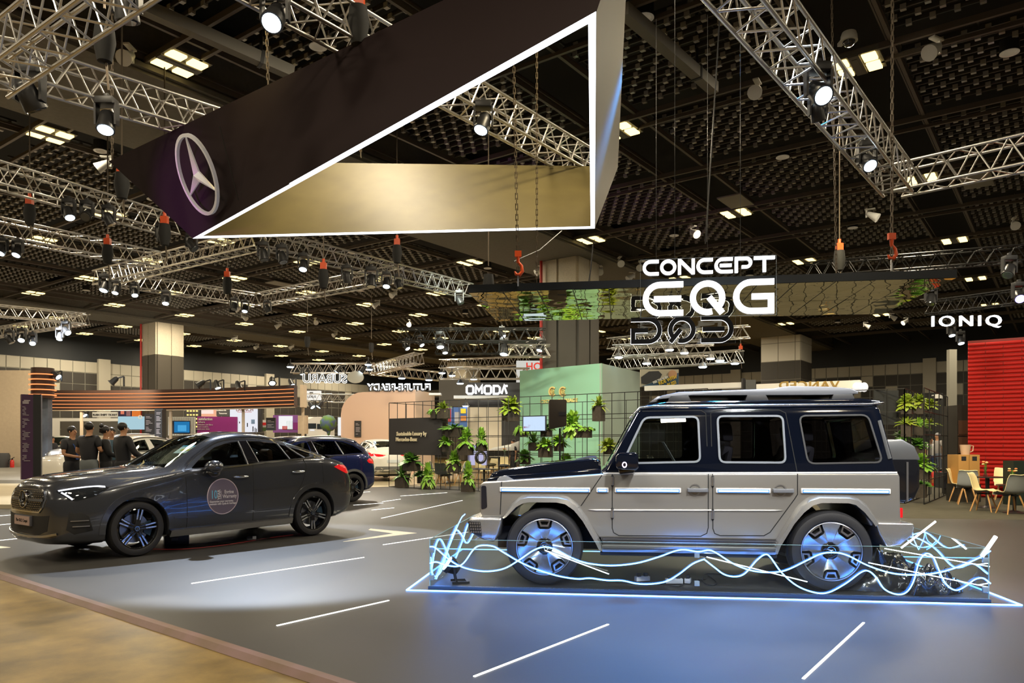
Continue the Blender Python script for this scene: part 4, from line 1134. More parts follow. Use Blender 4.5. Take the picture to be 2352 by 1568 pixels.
# ---------------------------------------------------------------- platform, glass fence, neon
pd_ = V((.9924,-.1230,0)); pn = V((.1230,.9924,0)); p0 = V((-.852,7.82,0)); PL = 5.42; PDp = 2.75
def pp(s, dpt, z=0): return p0+pd_*s+pn*dpt+V((0,0,z))
pa = math.atan2(pd_.y, pd_.x)
PT = thing('display_platform', 'low dark platform carrying the off-road wagon, edged in blue light', 'platform', p0, pa)
part('platform_slab', MB().box((PL/2,PDp/2,.012),(PL,PDp,.024)), STAGE, PT)
part('platform_lip', MB().box((PL/2,-.008,.016),(PL+.03,.022,.032)), mat('lip_blue', (.02,.03,.06), .3), PT)
NEON = emi('blue_neon', (.075,.27,1), 13)
NEONW = emi('pale_neon', (.09,.31,1), 12)
oF = -.125; oB = PDp+.15; oL = -.215; oR = PL+.23
nf = thing('floor_light_outline', 'blue white light line on the floor all around the wagon platform', 'light strip', p0, pa)
for a_, b_ in (((oL,oF),(oR,oF)),((oR,oF),(oR,oB)),((oR,oB),(oL,oB)),((oL,oB),(oL,oF))):
    part('light_strip', MB().bar((a_[0],a_[1],.006),(b_[0],b_[1],.006),.014,.012), NEONW, nf)
FG = glass('fence_glass', (.93,.97,.97), .03, .55)
EDGE = mat('glass_edge', (.25,.42,.45), .15, emit=(.1,.3,.5), es=.12)
gf = thing('glass_fence', 'low clear glass fence around the wagon platform', 'fence', p0, pa)
for a_, b_ in (((0,0),(PL/2-.003,0)),((PL/2+.003,0),(PL,0)),((PL,0),(PL,PDp)),((PL,PDp),(0,PDp)),((0,PDp),(0,0))):
    q = part('glass_pane', MB().bar((a_[0],a_[1],.27),(b_[0],b_[1],.27),.008,.49), FG, gf)
    link('pane_top_edge', MB().bar((a_[0],a_[1],.516),(b_[0],b_[1],.516),.009,.003).mesh('e', EDGE), q)
for x, y in ((.0,0),(PL,0)):
    part('corner_edge', MB().bar((x,y,.03),(x,y,.516),.008), EDGE, gf)
for x, y in ((.02,0),(PL-.03,0),(PL/2,0)):
    for z in (.12,.40): part('clamp', MB().box((x,y,z),(.05,.03,.05)), mat('clamp_clear', (.3,.4,.48), .2, .4), gf, bevel=.004)
# tubes: pixel paths on the panes turned to platform coordinates
def onpane(px, py, dpt=0.0):
    r = (px-CX)/FP; a_ = p0+pn*dpt
    s_ = (r*a_.y-a_.x)/(pd_.x-r*pd_.y); Y = a_.y+s_*pd_.y
    return (s_, dpt, EH-(py-CY)*Y/FP)
Zc4 = lambda x,y,dp=-.02: onpane(880+x*.32313, 1180+y*.32301, dp)
Zc5 = lambda x,y,dp=-.02: onpane(1600+x*.31973, 1180+y*.31957, dp)
c1 = [Zc4(332,232),Zc4(370,240),Zc4(440,300),Zc4(520,358),Zc4(620,395),Zc4(740,408),Zc4(860,388),Zc4(970,325),Zc4(1070,258),Zc4(1150,235),Zc4(1230,255),Zc4(1330,308),Zc4(1450,350),Zc4(1620,367),Zc4(1800,350),Zc4(1960,305),Zc4(2080,262),Zc4(2150,255),Zc4(2240,268),Zc5(90,260),Zc5(150,285),Zc5(260,355),Zc5(380,403),Zc5(510,420),Zc5(640,405),Zc5(800,330),Zc5(900,285),Zc5(1000,278),Zc5(1090,300),Zc5(1230,370),Zc5(1400,425),Zc5(1560,438),Zc5(1720,425),Zc5(1880,380),Zc5(2040,310),Zc5(2112,265)]
c2 = [Zc4(332,350),Zc4(380,342),Zc4(450,365),Zc4(530,372),Zc4(580,340),Zc4(640,255),Zc4(690,225),Zc4(780,230),Zc4(850,270),Zc4(960,335),Zc4(1080,390),Zc4(1240,440),Zc4(1380,462),Zc4(1470,457),Zc4(1590,472),Zc4(1700,474),Zc4(1800,495),Zc4(1900,498),Zc4(2010,480),Zc4(2100,430),Zc4(2200,355),Zc4(2280,323),Zc5(60,330),Zc5(130,385),Zc5(200,435),Zc5(280,450),Zc5(350,425),Zc5(430,335),Zc5(490,292),Zc5(530,310),Zc5(610,420),Zc5(720,515),Zc5(850,565),Zc5(950,563),Zc5(1070,500),Zc5(1180,420),Zc5(1235,410),Zc5(1290,455),Zc5(1350,540),Zc5(1440,578),Zc5(1510,560),Zc5(1560,480),Zc5(1600,340),Zc5(1650,285),Zc5(1700,310),Zc5(1740,400),Zc5(1790,500),Zc5(1860,548),Zc5(1930,520),Zc5(2000,470),Zc5(2060,462),Zc5(2112,500)]
def neon(lab, pts, r=.0065, m=None, n=5):
    t = thing('neon_tube', lab, 'neon light', p0, pa)
    part('tube', MB().tube(spline(pts, n), r, 8), m or NEON, t, smooth=60)
    return t
neon('long glowing blue tube waving gently along the upper front glass pane', c1)
neon('long glowing blue tube with deep loops along the lower front glass pane', c2)
def side_curve(lab, pts, r=.005):   # (depth, z) on the left pane / (s) extra
    neon(lab, pts, r)
side_curve('glowing blue tube climbing the left end pane of the glass fence', [(.01,0,.33),(.01,.12,.12),(.01,.5,.10),(.01,.9,.30),(.01,1.3,.46),(.01,1.7,.36),(.01,2.1,.20),(.01,2.7,.30)])
side_curve('glowing blue tube looping over the left end pane towards the wagon nose', [(.01,.05,.20),(.01,.25,.42),(.01,.5,.45),(.01,.9,.22),(.01,1.2,.10),(.01,1.7,.25),(.01,2.2,.45),(.01,2.7,.40)])
side_curve('straight glowing tube leaning across the left end pane', [(.012,.25,.06),(.012,1.5,.53),(.012,1.9,.60)], .006)
side_curve('glowing blue tube on the right end pane beside the black cloth', [(PL-.01,0,.27),(PL-.01,.3,.32),(PL-.01,.7,.22),(PL-.01,1.2,.36),(PL-.01,1.8,.40),(PL-.01,2.5,.25)])
side_curve('thin glowing tube zigzagging behind the black cloth on the right end pane', [(PL-.01,.5,.48),(PL-.01,.9,.40),(PL-.01,1.4,.50),(PL-.01,1.9,.42),(PL-.01,2.4,.52)], .004)
def rod(lab, a_, b_, r=.008, m=None):
    t = thing('light_rod', lab, 'light rod', p0, pa)
    part('rod', MB().bar(a_, b_, r*2), m or emi('white_rod', (.8,.92,1), 7), t)
rod('short white light rod sticking up over the right front corner of the glass fence', Zc5(2050,305,-.01), Zc5(2150,160,-.01), .013)
rod('white light rod standing out above the wagon rear bumper', onpane(2070,1258,1.2), onpane(2149,1197,1.2), .008)
neon('thin tangled light tube behind the wagon rear bumper, upper strand', [onpane(2085,1240,1.5),onpane(2100,1252,1.5),onpane(2128,1257,1.5),onpane(2150,1248,1.5),onpane(2160,1230,1.5)], .005)
neon('thin tangled light tube behind the wagon rear bumper, steep strand', [onpane(2095,1210,1.6),onpane(2098,1235,1.6),onpane(2110,1262,1.6)], .005)
neon('thin tangled light tube behind the wagon rear bumper, strand reaching the cloth', [onpane(2124,1218,1.7),onpane(2130,1240,1.7),onpane(2142,1252,1.7),onpane(2128,1262,1.7)], .005)
rod('thin long white light rod lying slanted before the wagon front wheel', Zc4(1150,258,.15), Zc4(1605,427,.15), .004)
rod('thin long white light rod lying slanted before the wagon rear wheel', Zc5(72,308,.15), Zc5(795,487,.15), .004)
rod('thin long white light rod stretching right over the black cloth, upper one', Zc5(1350,248,.2), Zc5(2105,378,.2), .004)
rod('thin long white light rod stretching right over the black cloth, lower one', Zc5(1235,350,.2), Zc5(2095,525,.2), .004)
# things lying on the platform
t = thing('floor_spotlight', 'black LED floor spotlight tilted up at the left end of the platform', 'spotlight', pp(.22,.28,.024), pa+.3)
q = part('lamp_head', MB().cyl((-.09,0,.20),(-.055,.0,.175),.095,n=24).cyl((-.055,0,.175),(.02,0,.12),.085,.05,n=24), DARK, t, smooth=40)
link('lamp_face', MB().cyl((-.098,0,.206),(-.09,0,.20),.08,n=24).mesh('lf', emi('floor_lamp_face', (.6,.8,1), 3)), q)
part('lamp_foot', MB().bar((-.05,-.09,.01),(.12,-.09,.01),.02,.02).bar((-.05,.09,.01),(.12,.09,.01),.02,.02).bar((.12,-.09,.01),(.12,.09,.01),.03,.02).bar((.0,-.09,.01),(-.03,-.09,.16),.02).bar((.0,.09,.01),(-.03,.09,.16),.02), DARK, t)
def strip(lab, px, py, dp, rz, L=.16):
    c = onpane(px, py, dp); w_ = pp(c[0], dp, .024)
    t = thing('power_strip', lab, 'power strip', w_, rz)
    part('strip_body', MB().box((0,0,.035),(L,.06,.05)), mat('white_plastic', (.75,.75,.75), .4), t, bevel=.006)
    for i in (-1,1): part('plug', MB().box((i*L*.25,0,.075),(.04,.04,.04)), BLACK, t, bevel=.004)
strip('white power strip under the wagon, leftmost of the three', 1475, 1330, .55, .3)
strip('white power strip under the wagon, longest and middle one', 1548, 1330, .45, .0, .18)
strip('white power block under the wagon standing right of the long strip', 1580, 1330, .5, 1.2, .10)
CBL = mat('black_cable', (.01,.01,.01), .5)
for lab, pts in (('black cable looping under the wagon left of the power strips',[(1450,1345),(1470,1350),(1500,1345),(1530,1350),(1560,1352),(1575,1340)]),
                 ('black cable looping under the wagon right of the power strips',[(1600,1335),(1630,1335),(1645,1325),(1655,1340),(1640,1348),(1622,1342),(1640,1322),(1680,1320),(1730,1322)])):
    b = MB().tube(spline([tuple(V(onpane(x,1338,.35+(1350-y)*.02))*1) for x,y in pts], 6), .005, 6)
    b.v = [pp(v.x, v.y, .03) for v in [V((v.x,v.y,0)) for v in b.v]]
    ps = [pp(onpane(x,1338,.35)[0], .30+(1352-y)*.025, .031) for x,y in pts]
    solo('cable', MB().tube(spline([tuple(p) for p in ps], 6), .006, 6), CBL, lab, 'cable', smooth=60)
# heap of black glossy cloth
def cloth_heap(lab, c, rx, ry, h, seed, m, rz):
    rr = random.Random(seed); N = 44; vs = []; fs = []
    ph = [rr.uniform(0, 6.28) for _ in range(8)]
    for i in range(N+1):
        for j in range(N+1):
            u = i/N*2-1; v = j/N*2-1; q = math.sqrt(u*u+v*v)
            ed = 1+.14*math.sin(3*math.atan2(v,u)+ph[0])+.1*math.sin(5*math.atan2(v,u)+ph[1])
            k = max(0, 1-(max(abs(u),abs(v)))**2.2)
            z = h*k**.6*(.75+.25*math.sin(5*u+3*v+ph[2])+.16*math.sin(11*u-7*v+ph[3])+.12*math.sin(17*v+9*u*v+ph[4])+.07*math.sin(27*u+13*v+ph[5]))
            s_ = 1-.25*(min(abs(u),abs(v)))**2
            vs.append((u*rx*ed*s_, v*ry*ed*s_, max(0, z)+.004))
    for i in range(N):
        for j in range(N): a_ = i*(N+1)+j; fs.append((a_,a_+N+1,a_+N+2,a_+1))
    b = MB().add(vs, fs); n0 = len(vs)
    o = link('cloth_heap', b.mesh('cloth_heap', m, smooth=80)); o.location = c; o.rotation_euler = (0,0,rz)
    return tag(o, lab, 'cloth')
SATC = mat('black_satin_cloth', (.012,.012,.013), .22, coat=.3, sheen=1)
cloth_heap('heap of shiny black cloth under the glass right of the wagon rear wheel', pp(4.55,.75,.024), .62, .42, .36, 3, SATC, pa)
cloth_heap('crumpled silvery black sheet at the right end of the platform', pp(5.02,.42,.024), .30, .28, .22, 9, mat('silver_black_sheet', (.05,.05,.055), .12, .6, coat=.5), pa+.4)
# ================================================================ hanging triangle ring
RK_ = 3.0
RZ = EH+RK_; RH = 1.5
def ringpt(px, py, k): return P(px, py, k*FP/(CY-py))
C = [ringpt(443,547,RK_), ringpt(1366,524,RK_), ringpt(1369,30,RK_)]
T_ = [ringpt(250,370,RK_+RH), ringpt(1419,385,RK_+RH), ringpt(1447,-206,RK_+RH)]
cen = (C[0]+C[1]+C[2])/3
def shrink(ps, d):
    out = []
    n = 3
    for i in range(3):
        a = ps[i-1]; b = ps[i]; c = ps[(i+1) % 3]
        e1 = (b-a).normalized(); e2 = (c-b).normalized()
        n1 = V((-e1.y,e1.x,0)).normalized(); n2 = V((-e2.y,e2.x,0)).normalized()
        if n1.dot(cen-b) < 0: n1 = -n1
        if n2.dot(cen-b) < 0: n2 = -n2
        m = (n1+n2).normalized(); out.append(b+m*(d/max(.25,m.dot(n1))))
    return out
Ci = shrink(C, .055); Ti = shrink(T_, .055)
ringe = thing('hanging_triangle_sign', 'huge dark hanging triangle ring edged with a white light line and silver star emblem', 'hanging sign', V((cen.x,cen.y,RZ)))
OUTM = mat('ring_fabric_unlit', (.019,.012,.013), .85, spec=.12); INM = mat('ring_fabric_warm_lit', (.12,.095,.030), .55, noise=(2,(.09,.07,.022),.4))  # one fabric: shade outside and warm light inside put into the colours
for i in range(3):
    j = (i+1) % 3
    g = MB(); NG = 10; vs = []
    for (a0,a1,b1,b0) in ((C[i],C[j],T_[j],T_[i]),(Ci[i],Ci[j],Ti[j],Ti[i])):
        for u in range(NG+1):
            for v in range(NG+1): vs.append(a0.lerp(a1,u/NG).lerp(b0.lerp(b1,u/NG),v/NG))
    N2 = (NG+1)**2; fs = []; ms = []
    for u in range(NG):
        for v in range(NG):
            k = u*(NG+1)+v; q = (k,k+NG+1,k+NG+2,k+1); fs.append(q); ms.append(0); fs.append(tuple(N2+z for z in q[::-1])); ms.append(1)
        k = u*(NG+1)+NG; fs.append((k,k+NG+1,N2+k+NG+1,N2+k)); ms.append(0)
    g.add(vs, fs); g.m = ms
    o = g
    K = WT(ringe); g.v = [K @ v for v in g.v]
    me = g.mesh('ring_side', [OUTM if i != 1 else mat('ring_fabric_lit', (.13,.105,.06), .6), INM], smooth=40); o = link('ring_side', me, ringe)  # right outer face: same fabric, lighter colour stands in for its light
    if i == 2: face = o
zb = V((0,0,-.004))
LEDW = emi('ring_light', (1,.97,1), 3.2)
for i in range(3):
    j = (i+1) % 3
    g = MB().add([C[i]+zb,C[j]+zb,Ci[j]+zb,Ci[i]+zb]+[C[i]+V((0,0,.012)),C[j]+V((0,0,.012)),Ci[j]+V((0,0,.012)),Ci[i]+V((0,0,.012))], [(0,3,2,1),(4,5,6,7),(0,1,5,4),(3,7,6,2)])
    part('light_line', g, LEDW, ringe, world=True)
# emblem on the face C3-C1
ex = (C[2]-C[0]).normalized(); nf_ = ex.cross(T_[0]-C[0]).normalized()
ctr0 = V((0,0,0)); 
def onplane(px, py):
    d = V(((px-CX)/FP, 1, -(py-CY)/FP)); o = V((0,0,EH)); t = (C[0]-o).dot(nf_)/d.dot(nf_); return o+d*t
ctr = onplane(459,401)
if nf_.dot(V((0,0,EH))-ctr) < 0: nf_ = -nf_
pu = (onplane(437,330)-ctr).normalized(); pr_ = pu.cross(nf_).normalized()
Tm = M(((pr_.x,pu.x,nf_.x,ctr.x+nf_.x*.02),(pr_.y,pu.y,nf_.y,ctr.y+nf_.y*.02),(pr_.z,pu.z,nf_.z,ctr.z+nf_.z*.02),(0,0,0,1)))
rad = (onplane(459,317)-ctr).length*.98
em_ = star_mb(rad, .07, T=Tm)
part('star_emblem', em_, mat('emblem_silver', (.80,.78,.76), .3, .55, emit=(.9,.85,.85), es=.12), ringe, world=True, smooth=None)
sm = onplane(505,290); sm2 = onplane(548,460)
part('seam', MB().bar(sm+nf_*.003, sm2+nf_*.003, .012, .004), mat('seam_dark', (.006,.005,.005), .8), ringe, world=True)

# ================================================================ mirrored canopy with the glowing letters
MK = 2.05; MZ = EH+MK
NL, FL_, NR, FR = ringpt(1075,672,MK), ringpt(1141,738,MK), ringpt(2198,638,MK), ringpt(2036,714,MK)
FR = NR+(FL_-NL)*1.08
cnp = thing('mirror_canopy', 'thin black hanging canopy with gold mirrored underside above the wagon', 'hanging canopy', V((NL+FR)/2))
def wavy():
    m = mat('gold_mirror', (.80,.70,.36), .02, 1); nt = m.node_tree; b = nt.nodes['Principled BSDF']
    tc = nt.nodes.new('ShaderNodeTexCoord'); n = nt.nodes.new('ShaderNodeTexNoise'); n.inputs['Scale'].default_value = 2.2; n.inputs['Detail'].default_value = 1
    bp = nt.nodes.new('ShaderNodeBump'); bp.inputs['Strength'].default_value = .35; bp.inputs['Distance'].default_value = .03
    nt.links.new(tc.outputs['Object'], n.inputs['Vector']); nt.links.new(n.outputs['Fac'], bp.inputs['Height']); nt.links.new(bp.outputs[0], b.inputs['Normal']); return m
up = V((0,0,.105)); dn_ = V((0,0,.004))
part('canopy_frame', MB().add([NL+dn_,NR+dn_,FR+dn_,FL_+dn_,NL+up,NR+up,FR+up,FL_+up], [(0,3,2,1),(4,5,6,7),(0,1,5,4),(1,2,6,5),(2,3,7,6),(3,0,4,7)]), mat('canopy_black', (.02,.024,.03), .35, .4), cnp, world=True)
g = MB(); nx, ny = 13, 2
for i in range(nx):
    for j in range(ny):
        def q_(s, t): a = NL.lerp(NR, s); b = FL_.lerp(FR, s); return a.lerp(b, t)
        e = .0012; s0_, s1_, t0_, t1_ = i/nx+e, (i+1)/nx-e, j/ny+e*3, (j+1)/ny-e*3
        tl2 = V((0,0,rnd.uniform(-.004,.004)))
        g.add([q_(s0_,t0_)+tl2,q_(s1_,t0_),q_(s1_,t1_)-tl2,q_(s0_,t1_)], [(0,3,2,1)])
part('mirror_underside', g, wavy(), cnp, world=True)
# letters
def L_C(h, w, s, bar=False):
    r = (h-s)/2; cx = r+s/2
    p = [(w, h-s/2)]+arc(cx, h/2, r, 90, 270, 14)+[(w, s/2)]
    out = [p]
    if bar: out.append([(cx-r*.42, h/2), (w-s*.35, h/2)])
    return out
def L_Q(h, s):
    r = (h-s)/2; c = h/2
    return [arc(c+s*.1, c, r, -38, 288, 30), [(c+r*.15, c+s*.1), (c+r*1.05, s*.28)]]
def L_G(h, w, s):
    r = (h-s)/2; cx = r+s/2
    return [[(w, h-s/2)]+arc(cx, h/2, r, 90, 270, 14)+[(w-s/2, s/2), (w-s/2, h/2), (cx+s*.1, h/2)]]
def L_O(h, w, s):
    p = arc(w/2, h/2, (w-s)/2, 0, 360, 28, (h-s)/2); p[-1] = p[0]; return [p]
def L_N(h, w, s):
    return [[(s/2,0),(s/2,h)],[(s*.62,h-s*.35),(w-s*.62,s*.35)],[(w-s/2,0),(w-s/2,h)]]
def L_P(h, w, s):
    r = h*.27
    return [[(s/2,0),(s/2,h-s/2),(w-r-s/2,h-s/2)]+arc(w-r-s/2,h-s/2-r,r,90,-90,10)+[(s*2.2,h-s/2-2*r)]]
def L_T(h, w, s): return [[(0,h-s/2),(w,h-s/2)], [(w/2,h-s/2),(w/2,0)]]
def letters(U):
    big, bs = 250, 42; out = []
    for pl, x, y in ((L_C(big,292,bs,True),0,0),(L_Q(big,bs),335,0),(L_G(big,285,bs),645,0)): out.append(([[(u+x, v+y) for u, v in p] for p in pl], bs))
    h, s, y = 112, 22, 300
    for pl, x in ((L_C(h,116,s),0),(L_O(h,116,s),126),(L_N(h,120,s),254),(L_C(h,116,s),386),(L_C(h,128,s,True),514),(L_P(h,122,s),656),(L_T(h,145,s),790)): out.append(([[(u+x, v+y) for u, v in p] for p in pl], s))
    return [([[(u*U, v*U) for u, v in p] for p in pl], s*U) for pl, s in out]
U = .00177
dirn = (NR-NL).normalized(); ra_ = math.atan2(dirn.y, dirn.x)
def seg_at(px, A, B, off):
    r = (px-CX)/FP; d = B-A; t = (r*A.y-A.x)/(d.x-r*d.y); return A+d*t
sgn0 = seg_at(1476, NL, NR, 0)+V((dirn.y,-dirn.x,0))*.05
zt = EH-(727-CY)*sgn0.y/FP
SIGNW = emi('sign_white', (1,.97,1), 2.6)
ACR = glass('clear_acrylic', (.97,.985,.985), .015, .25)
def sign(name, lab, origin, rz, back):
    t = thing(name, lab, 'sign', origin, rz)
    part('acrylic_panel', MB().box((930*U/2, .012, 206*U), (965*U, .006, 428*U)), ACR, t)
    e = MB()
    for (x0,y0,x1,y1) in ((-17,-8,947,-8),(-17,420,947,420),(-17,-8,-17,420),(947,-8,947,420)): e.bar((x0*U,.012,y0*U),(x1*U,.012,y1*U),.008,.003)
    part('panel_edge', e, EDGE2, t)
    TT = M.Rotation(R(90), 4, 'X')
    for pl, s in letters(U):
        if not back:
            part('glowing_letter', strokes(pl, s, .03, T=M.Translation((0,-.01,0)) @ TT), SIGNW, t)
        else:
            part('letter_glow_rim', strokes(pl, s*1.09, .012, T=M.Translation((0,-.004,0)) @ TT), SIGNW, t)
            part('letter_back', strokes(pl, s*.97, .02, T=M.Translation((0,.026,0)) @ TT), BLACK, t)
    for x in (.25*930*U,.75*930*U): part('hanger_wire', MB().bar((x,.012,420*U),(x,.012,420*U+4.6),.006), DARK, t)
    return t
EDGE2 = mat('acrylic_edge', (.3,.34,.36), .3)
sign('glowing_sign', 'white glowing CONCEPT EQG sign on clear acrylic at the front edge of the mirrored canopy', V((sgn0.x,sgn0.y,zt)), ra_, False)
bk = seg_at(1686, FL_, FR, 0)+V((-dirn.y,dirn.x,0))*.06
zb_ = EH-(786-CY)*bk.y/FP
sign('glowing_sign', 'twin CONCEPT EQG sign seen from its dark back behind the mirrored canopy', V((bk.x,bk.y,zb_)), ra_+math.pi, True)

# ================================================================ trusses
def truss(lab, p, q, w=.385, dark=False, ext=0, step=None, name='lighting_truss'):
    p = V(p); q = V(q); d = (q-p).normalized(); q = q+d*ext; L = (q-p).length; rz = math.atan2(d.y, d.x)
    t = thing(name, lab, 'truss', p, rz); m = mat('black_truss', (.03,.03,.03), .4, .4) if dark else ALU
    n = 6 if p.y > 14 else 8; rc = .021*w/.35; h = w/2
    for y in (-h,h):
        for z in (-h,h): part('chord', MB().cyl((0,y,z),(L,y,z),rc,n=n), m, t, smooth=60)
    g = MB(); st = step or w*1.05; k = max(1, int(L/st)); st = L/k; rd = .010*w/.35; nn = 4 if p.y > 14 else 6
    for i in range(k):
        a, b = i*st, (i+1)*st; mid = (a+b)/2
        for y in (-h,h): g.cyl((a,y,-h),(mid,y,h),rd,n=nn,cap=False).cyl((mid,y,h),(b,y,-h),rd,n=nn,cap=False)
        for z in (-h,h): g.cyl((a,-h,z),(mid,h,z),rd,n=nn,cap=False).cyl((mid,h,z),(b,-h,z),rd,n=nn,cap=False)
    part('lacing', g, m, t, smooth=60)
    return t
TK = 4.7
def tp(px, py, k=TK): return P(px, py, k*FP/(CY-py))
truss('silver truss at upper left running behind the star emblem', tp(-60,118), tp(480,285), ext=.8)
truss('pinkish silver truss crossing the top left corner', tp(-30,165,3.9), tp(430,-170,3.9))
truss('silver truss at the top passing behind the black triangle', tp(470,-120), tp(1378,397))
truss('long silver truss descending at the upper right', tp(1620,-135,3.9), tp(2062,415,3.9))
truss('silver truss reaching right from the end of the descending one', tp(2062,415,3.9), tp(2450,330,3.9))
truss('silver truss at left, second below the star emblem level', tp(-60,385), tp(400,520))
truss('silver truss at left, third one down', tp(-60,512), tp(360,598))
truss('silver truss crossing below the purple corner of the black triangle', tp(228,640), tp(600,548))
truss('silver truss in the middle, from the crossing down to the bend', tp(245,637), tp(590,690))
truss('silver truss in the middle, from the bend rising right', tp(590,690), tp(915,628))
truss('silver truss under the triangle ending at the mirrored canopy', tp(600,548), tp(1076,668))
truss('silver truss at the far left above the curved bronze canopy', tp(-60,708), tp(195,732))
truss('silver truss at the far left meeting it at a corner', tp(-60,772), tp(195,732))
truss('silver truss carrying the mirrored white car-brand letters', P(670,846,40), P(862,828,40), .5)
A1, A2, A3, A4 = P(858,850,42), P(1012,836,46), P(1010,858,36), P(1215,884,36)
truss('pale far truss above the peach booth, back left side', A1, A2, .5)
truss('pale far truss above the peach booth, front left side', A1, A3+V((-1,0,0)), .5)
truss('pale far truss above the peach booth, back right side', A2, P(1215,868,44), .5)
truss('pale far truss above the peach booth, front right side', A3, A4, .5)
B = [P(1400,790,30), P(1562,770,27), P(1705,832,27), P(1400,838,30)]
truss('pale truss behind the wagon, upper edge of the lit square', B[0], P(1570,775,28), .42)
truss('pale truss behind the wagon, right edge of the lit square', P(1560,772,28), B[2], .42)
truss('pale truss behind the wagon, lower edge of the lit square', B[3], B[2], .42)
truss('pale truss behind the wagon crossing the lit square', P(1410,806,29), P(1560,840,28), .42)
truss('pale truss behind the wagon, middle bar of the lit square', P(1405,812,30), P(1640,800,29), .42)
truss('short silver truss left of the red-piped hall pillar, upper', P(1165,806,26), P(1262,790,26), .4)
truss('short silver truss left of the red-piped hall pillar, lower', P(1165,808,30), P(1262,826,30), .4)
truss('long black truss below the mirrored canopy left end', P(915,770,24), P(1252,742,24), .4, True)
truss('second long black truss farther below the mirrored canopy', P(1000,800,27), P(1252,772,27), .4, True)
truss('black truss above the glowing four-letter far sign', P(2130,708,24), P(2352,668,22), .4, True)
truss('black truss at the right above the canopy end', P(1850,622,22), P(2352,560,20), .4, True)
truss('small silver truss gantry beam between bronze canopy and peach booth', P(706,914,40), P(766,910,40), .42)
truss('silver truss gantry post between bronze canopy and peach booth', P(762,915,40), P(762,990,40), .42)

# ================================================================ moving-head lamps
def head(lab, px, py, k=4.2, aim=(0,-.3,-1), s=1.0, lit=True, Y=None, ring=True, flare=None):
    c = P(px, py, Y or k*FP/(CY-py)); a = V(aim).normalized()
    t = thing('moving_head_lamp', lab, 'stage light', c)
    part('clamp_base', MB().box((0,0,.34*s),(.30*s,.24*s,.12*s)).box((0,0,.43*s),(.08*s,.08*s,.10*s)), DARK, t, bevel=.01)
    for q in (-1,1): part('yoke_arm', MB().prism([(.07*s,.30*s),(-.07*s,.30*s),(-.06*s,-.06*s),(.06*s,-.06*s)], .0, .035*s, 'y', M.Rotation(math.pi/2,4,'Z') @ M.Translation((0,q*.17*s-.017*s,0))), DARK, t)
    b = -a
    h = part('lamp_head', MB().tube([b*.20*s, b*.16*s, b*.02*s, a*.05*s, a*.13*s, a*.17*s], [.06*s,.12*s,.135*s,.14*s,.15*s,.15*s], 16), DARK, t, smooth=50)
    if lit: link('lens', MB().tube([a*.168*s, a*.182*s], [.125*s,.12*s], 20).mesh('lens', COOL), h)
    else: link('lens', MB().tube([a*.168*s, a*.182*s], [.125*s,.12*s], 20).mesh('lens', mat('dead_lens', (.05,.06,.07), .1, coat=1)), h)
    return t
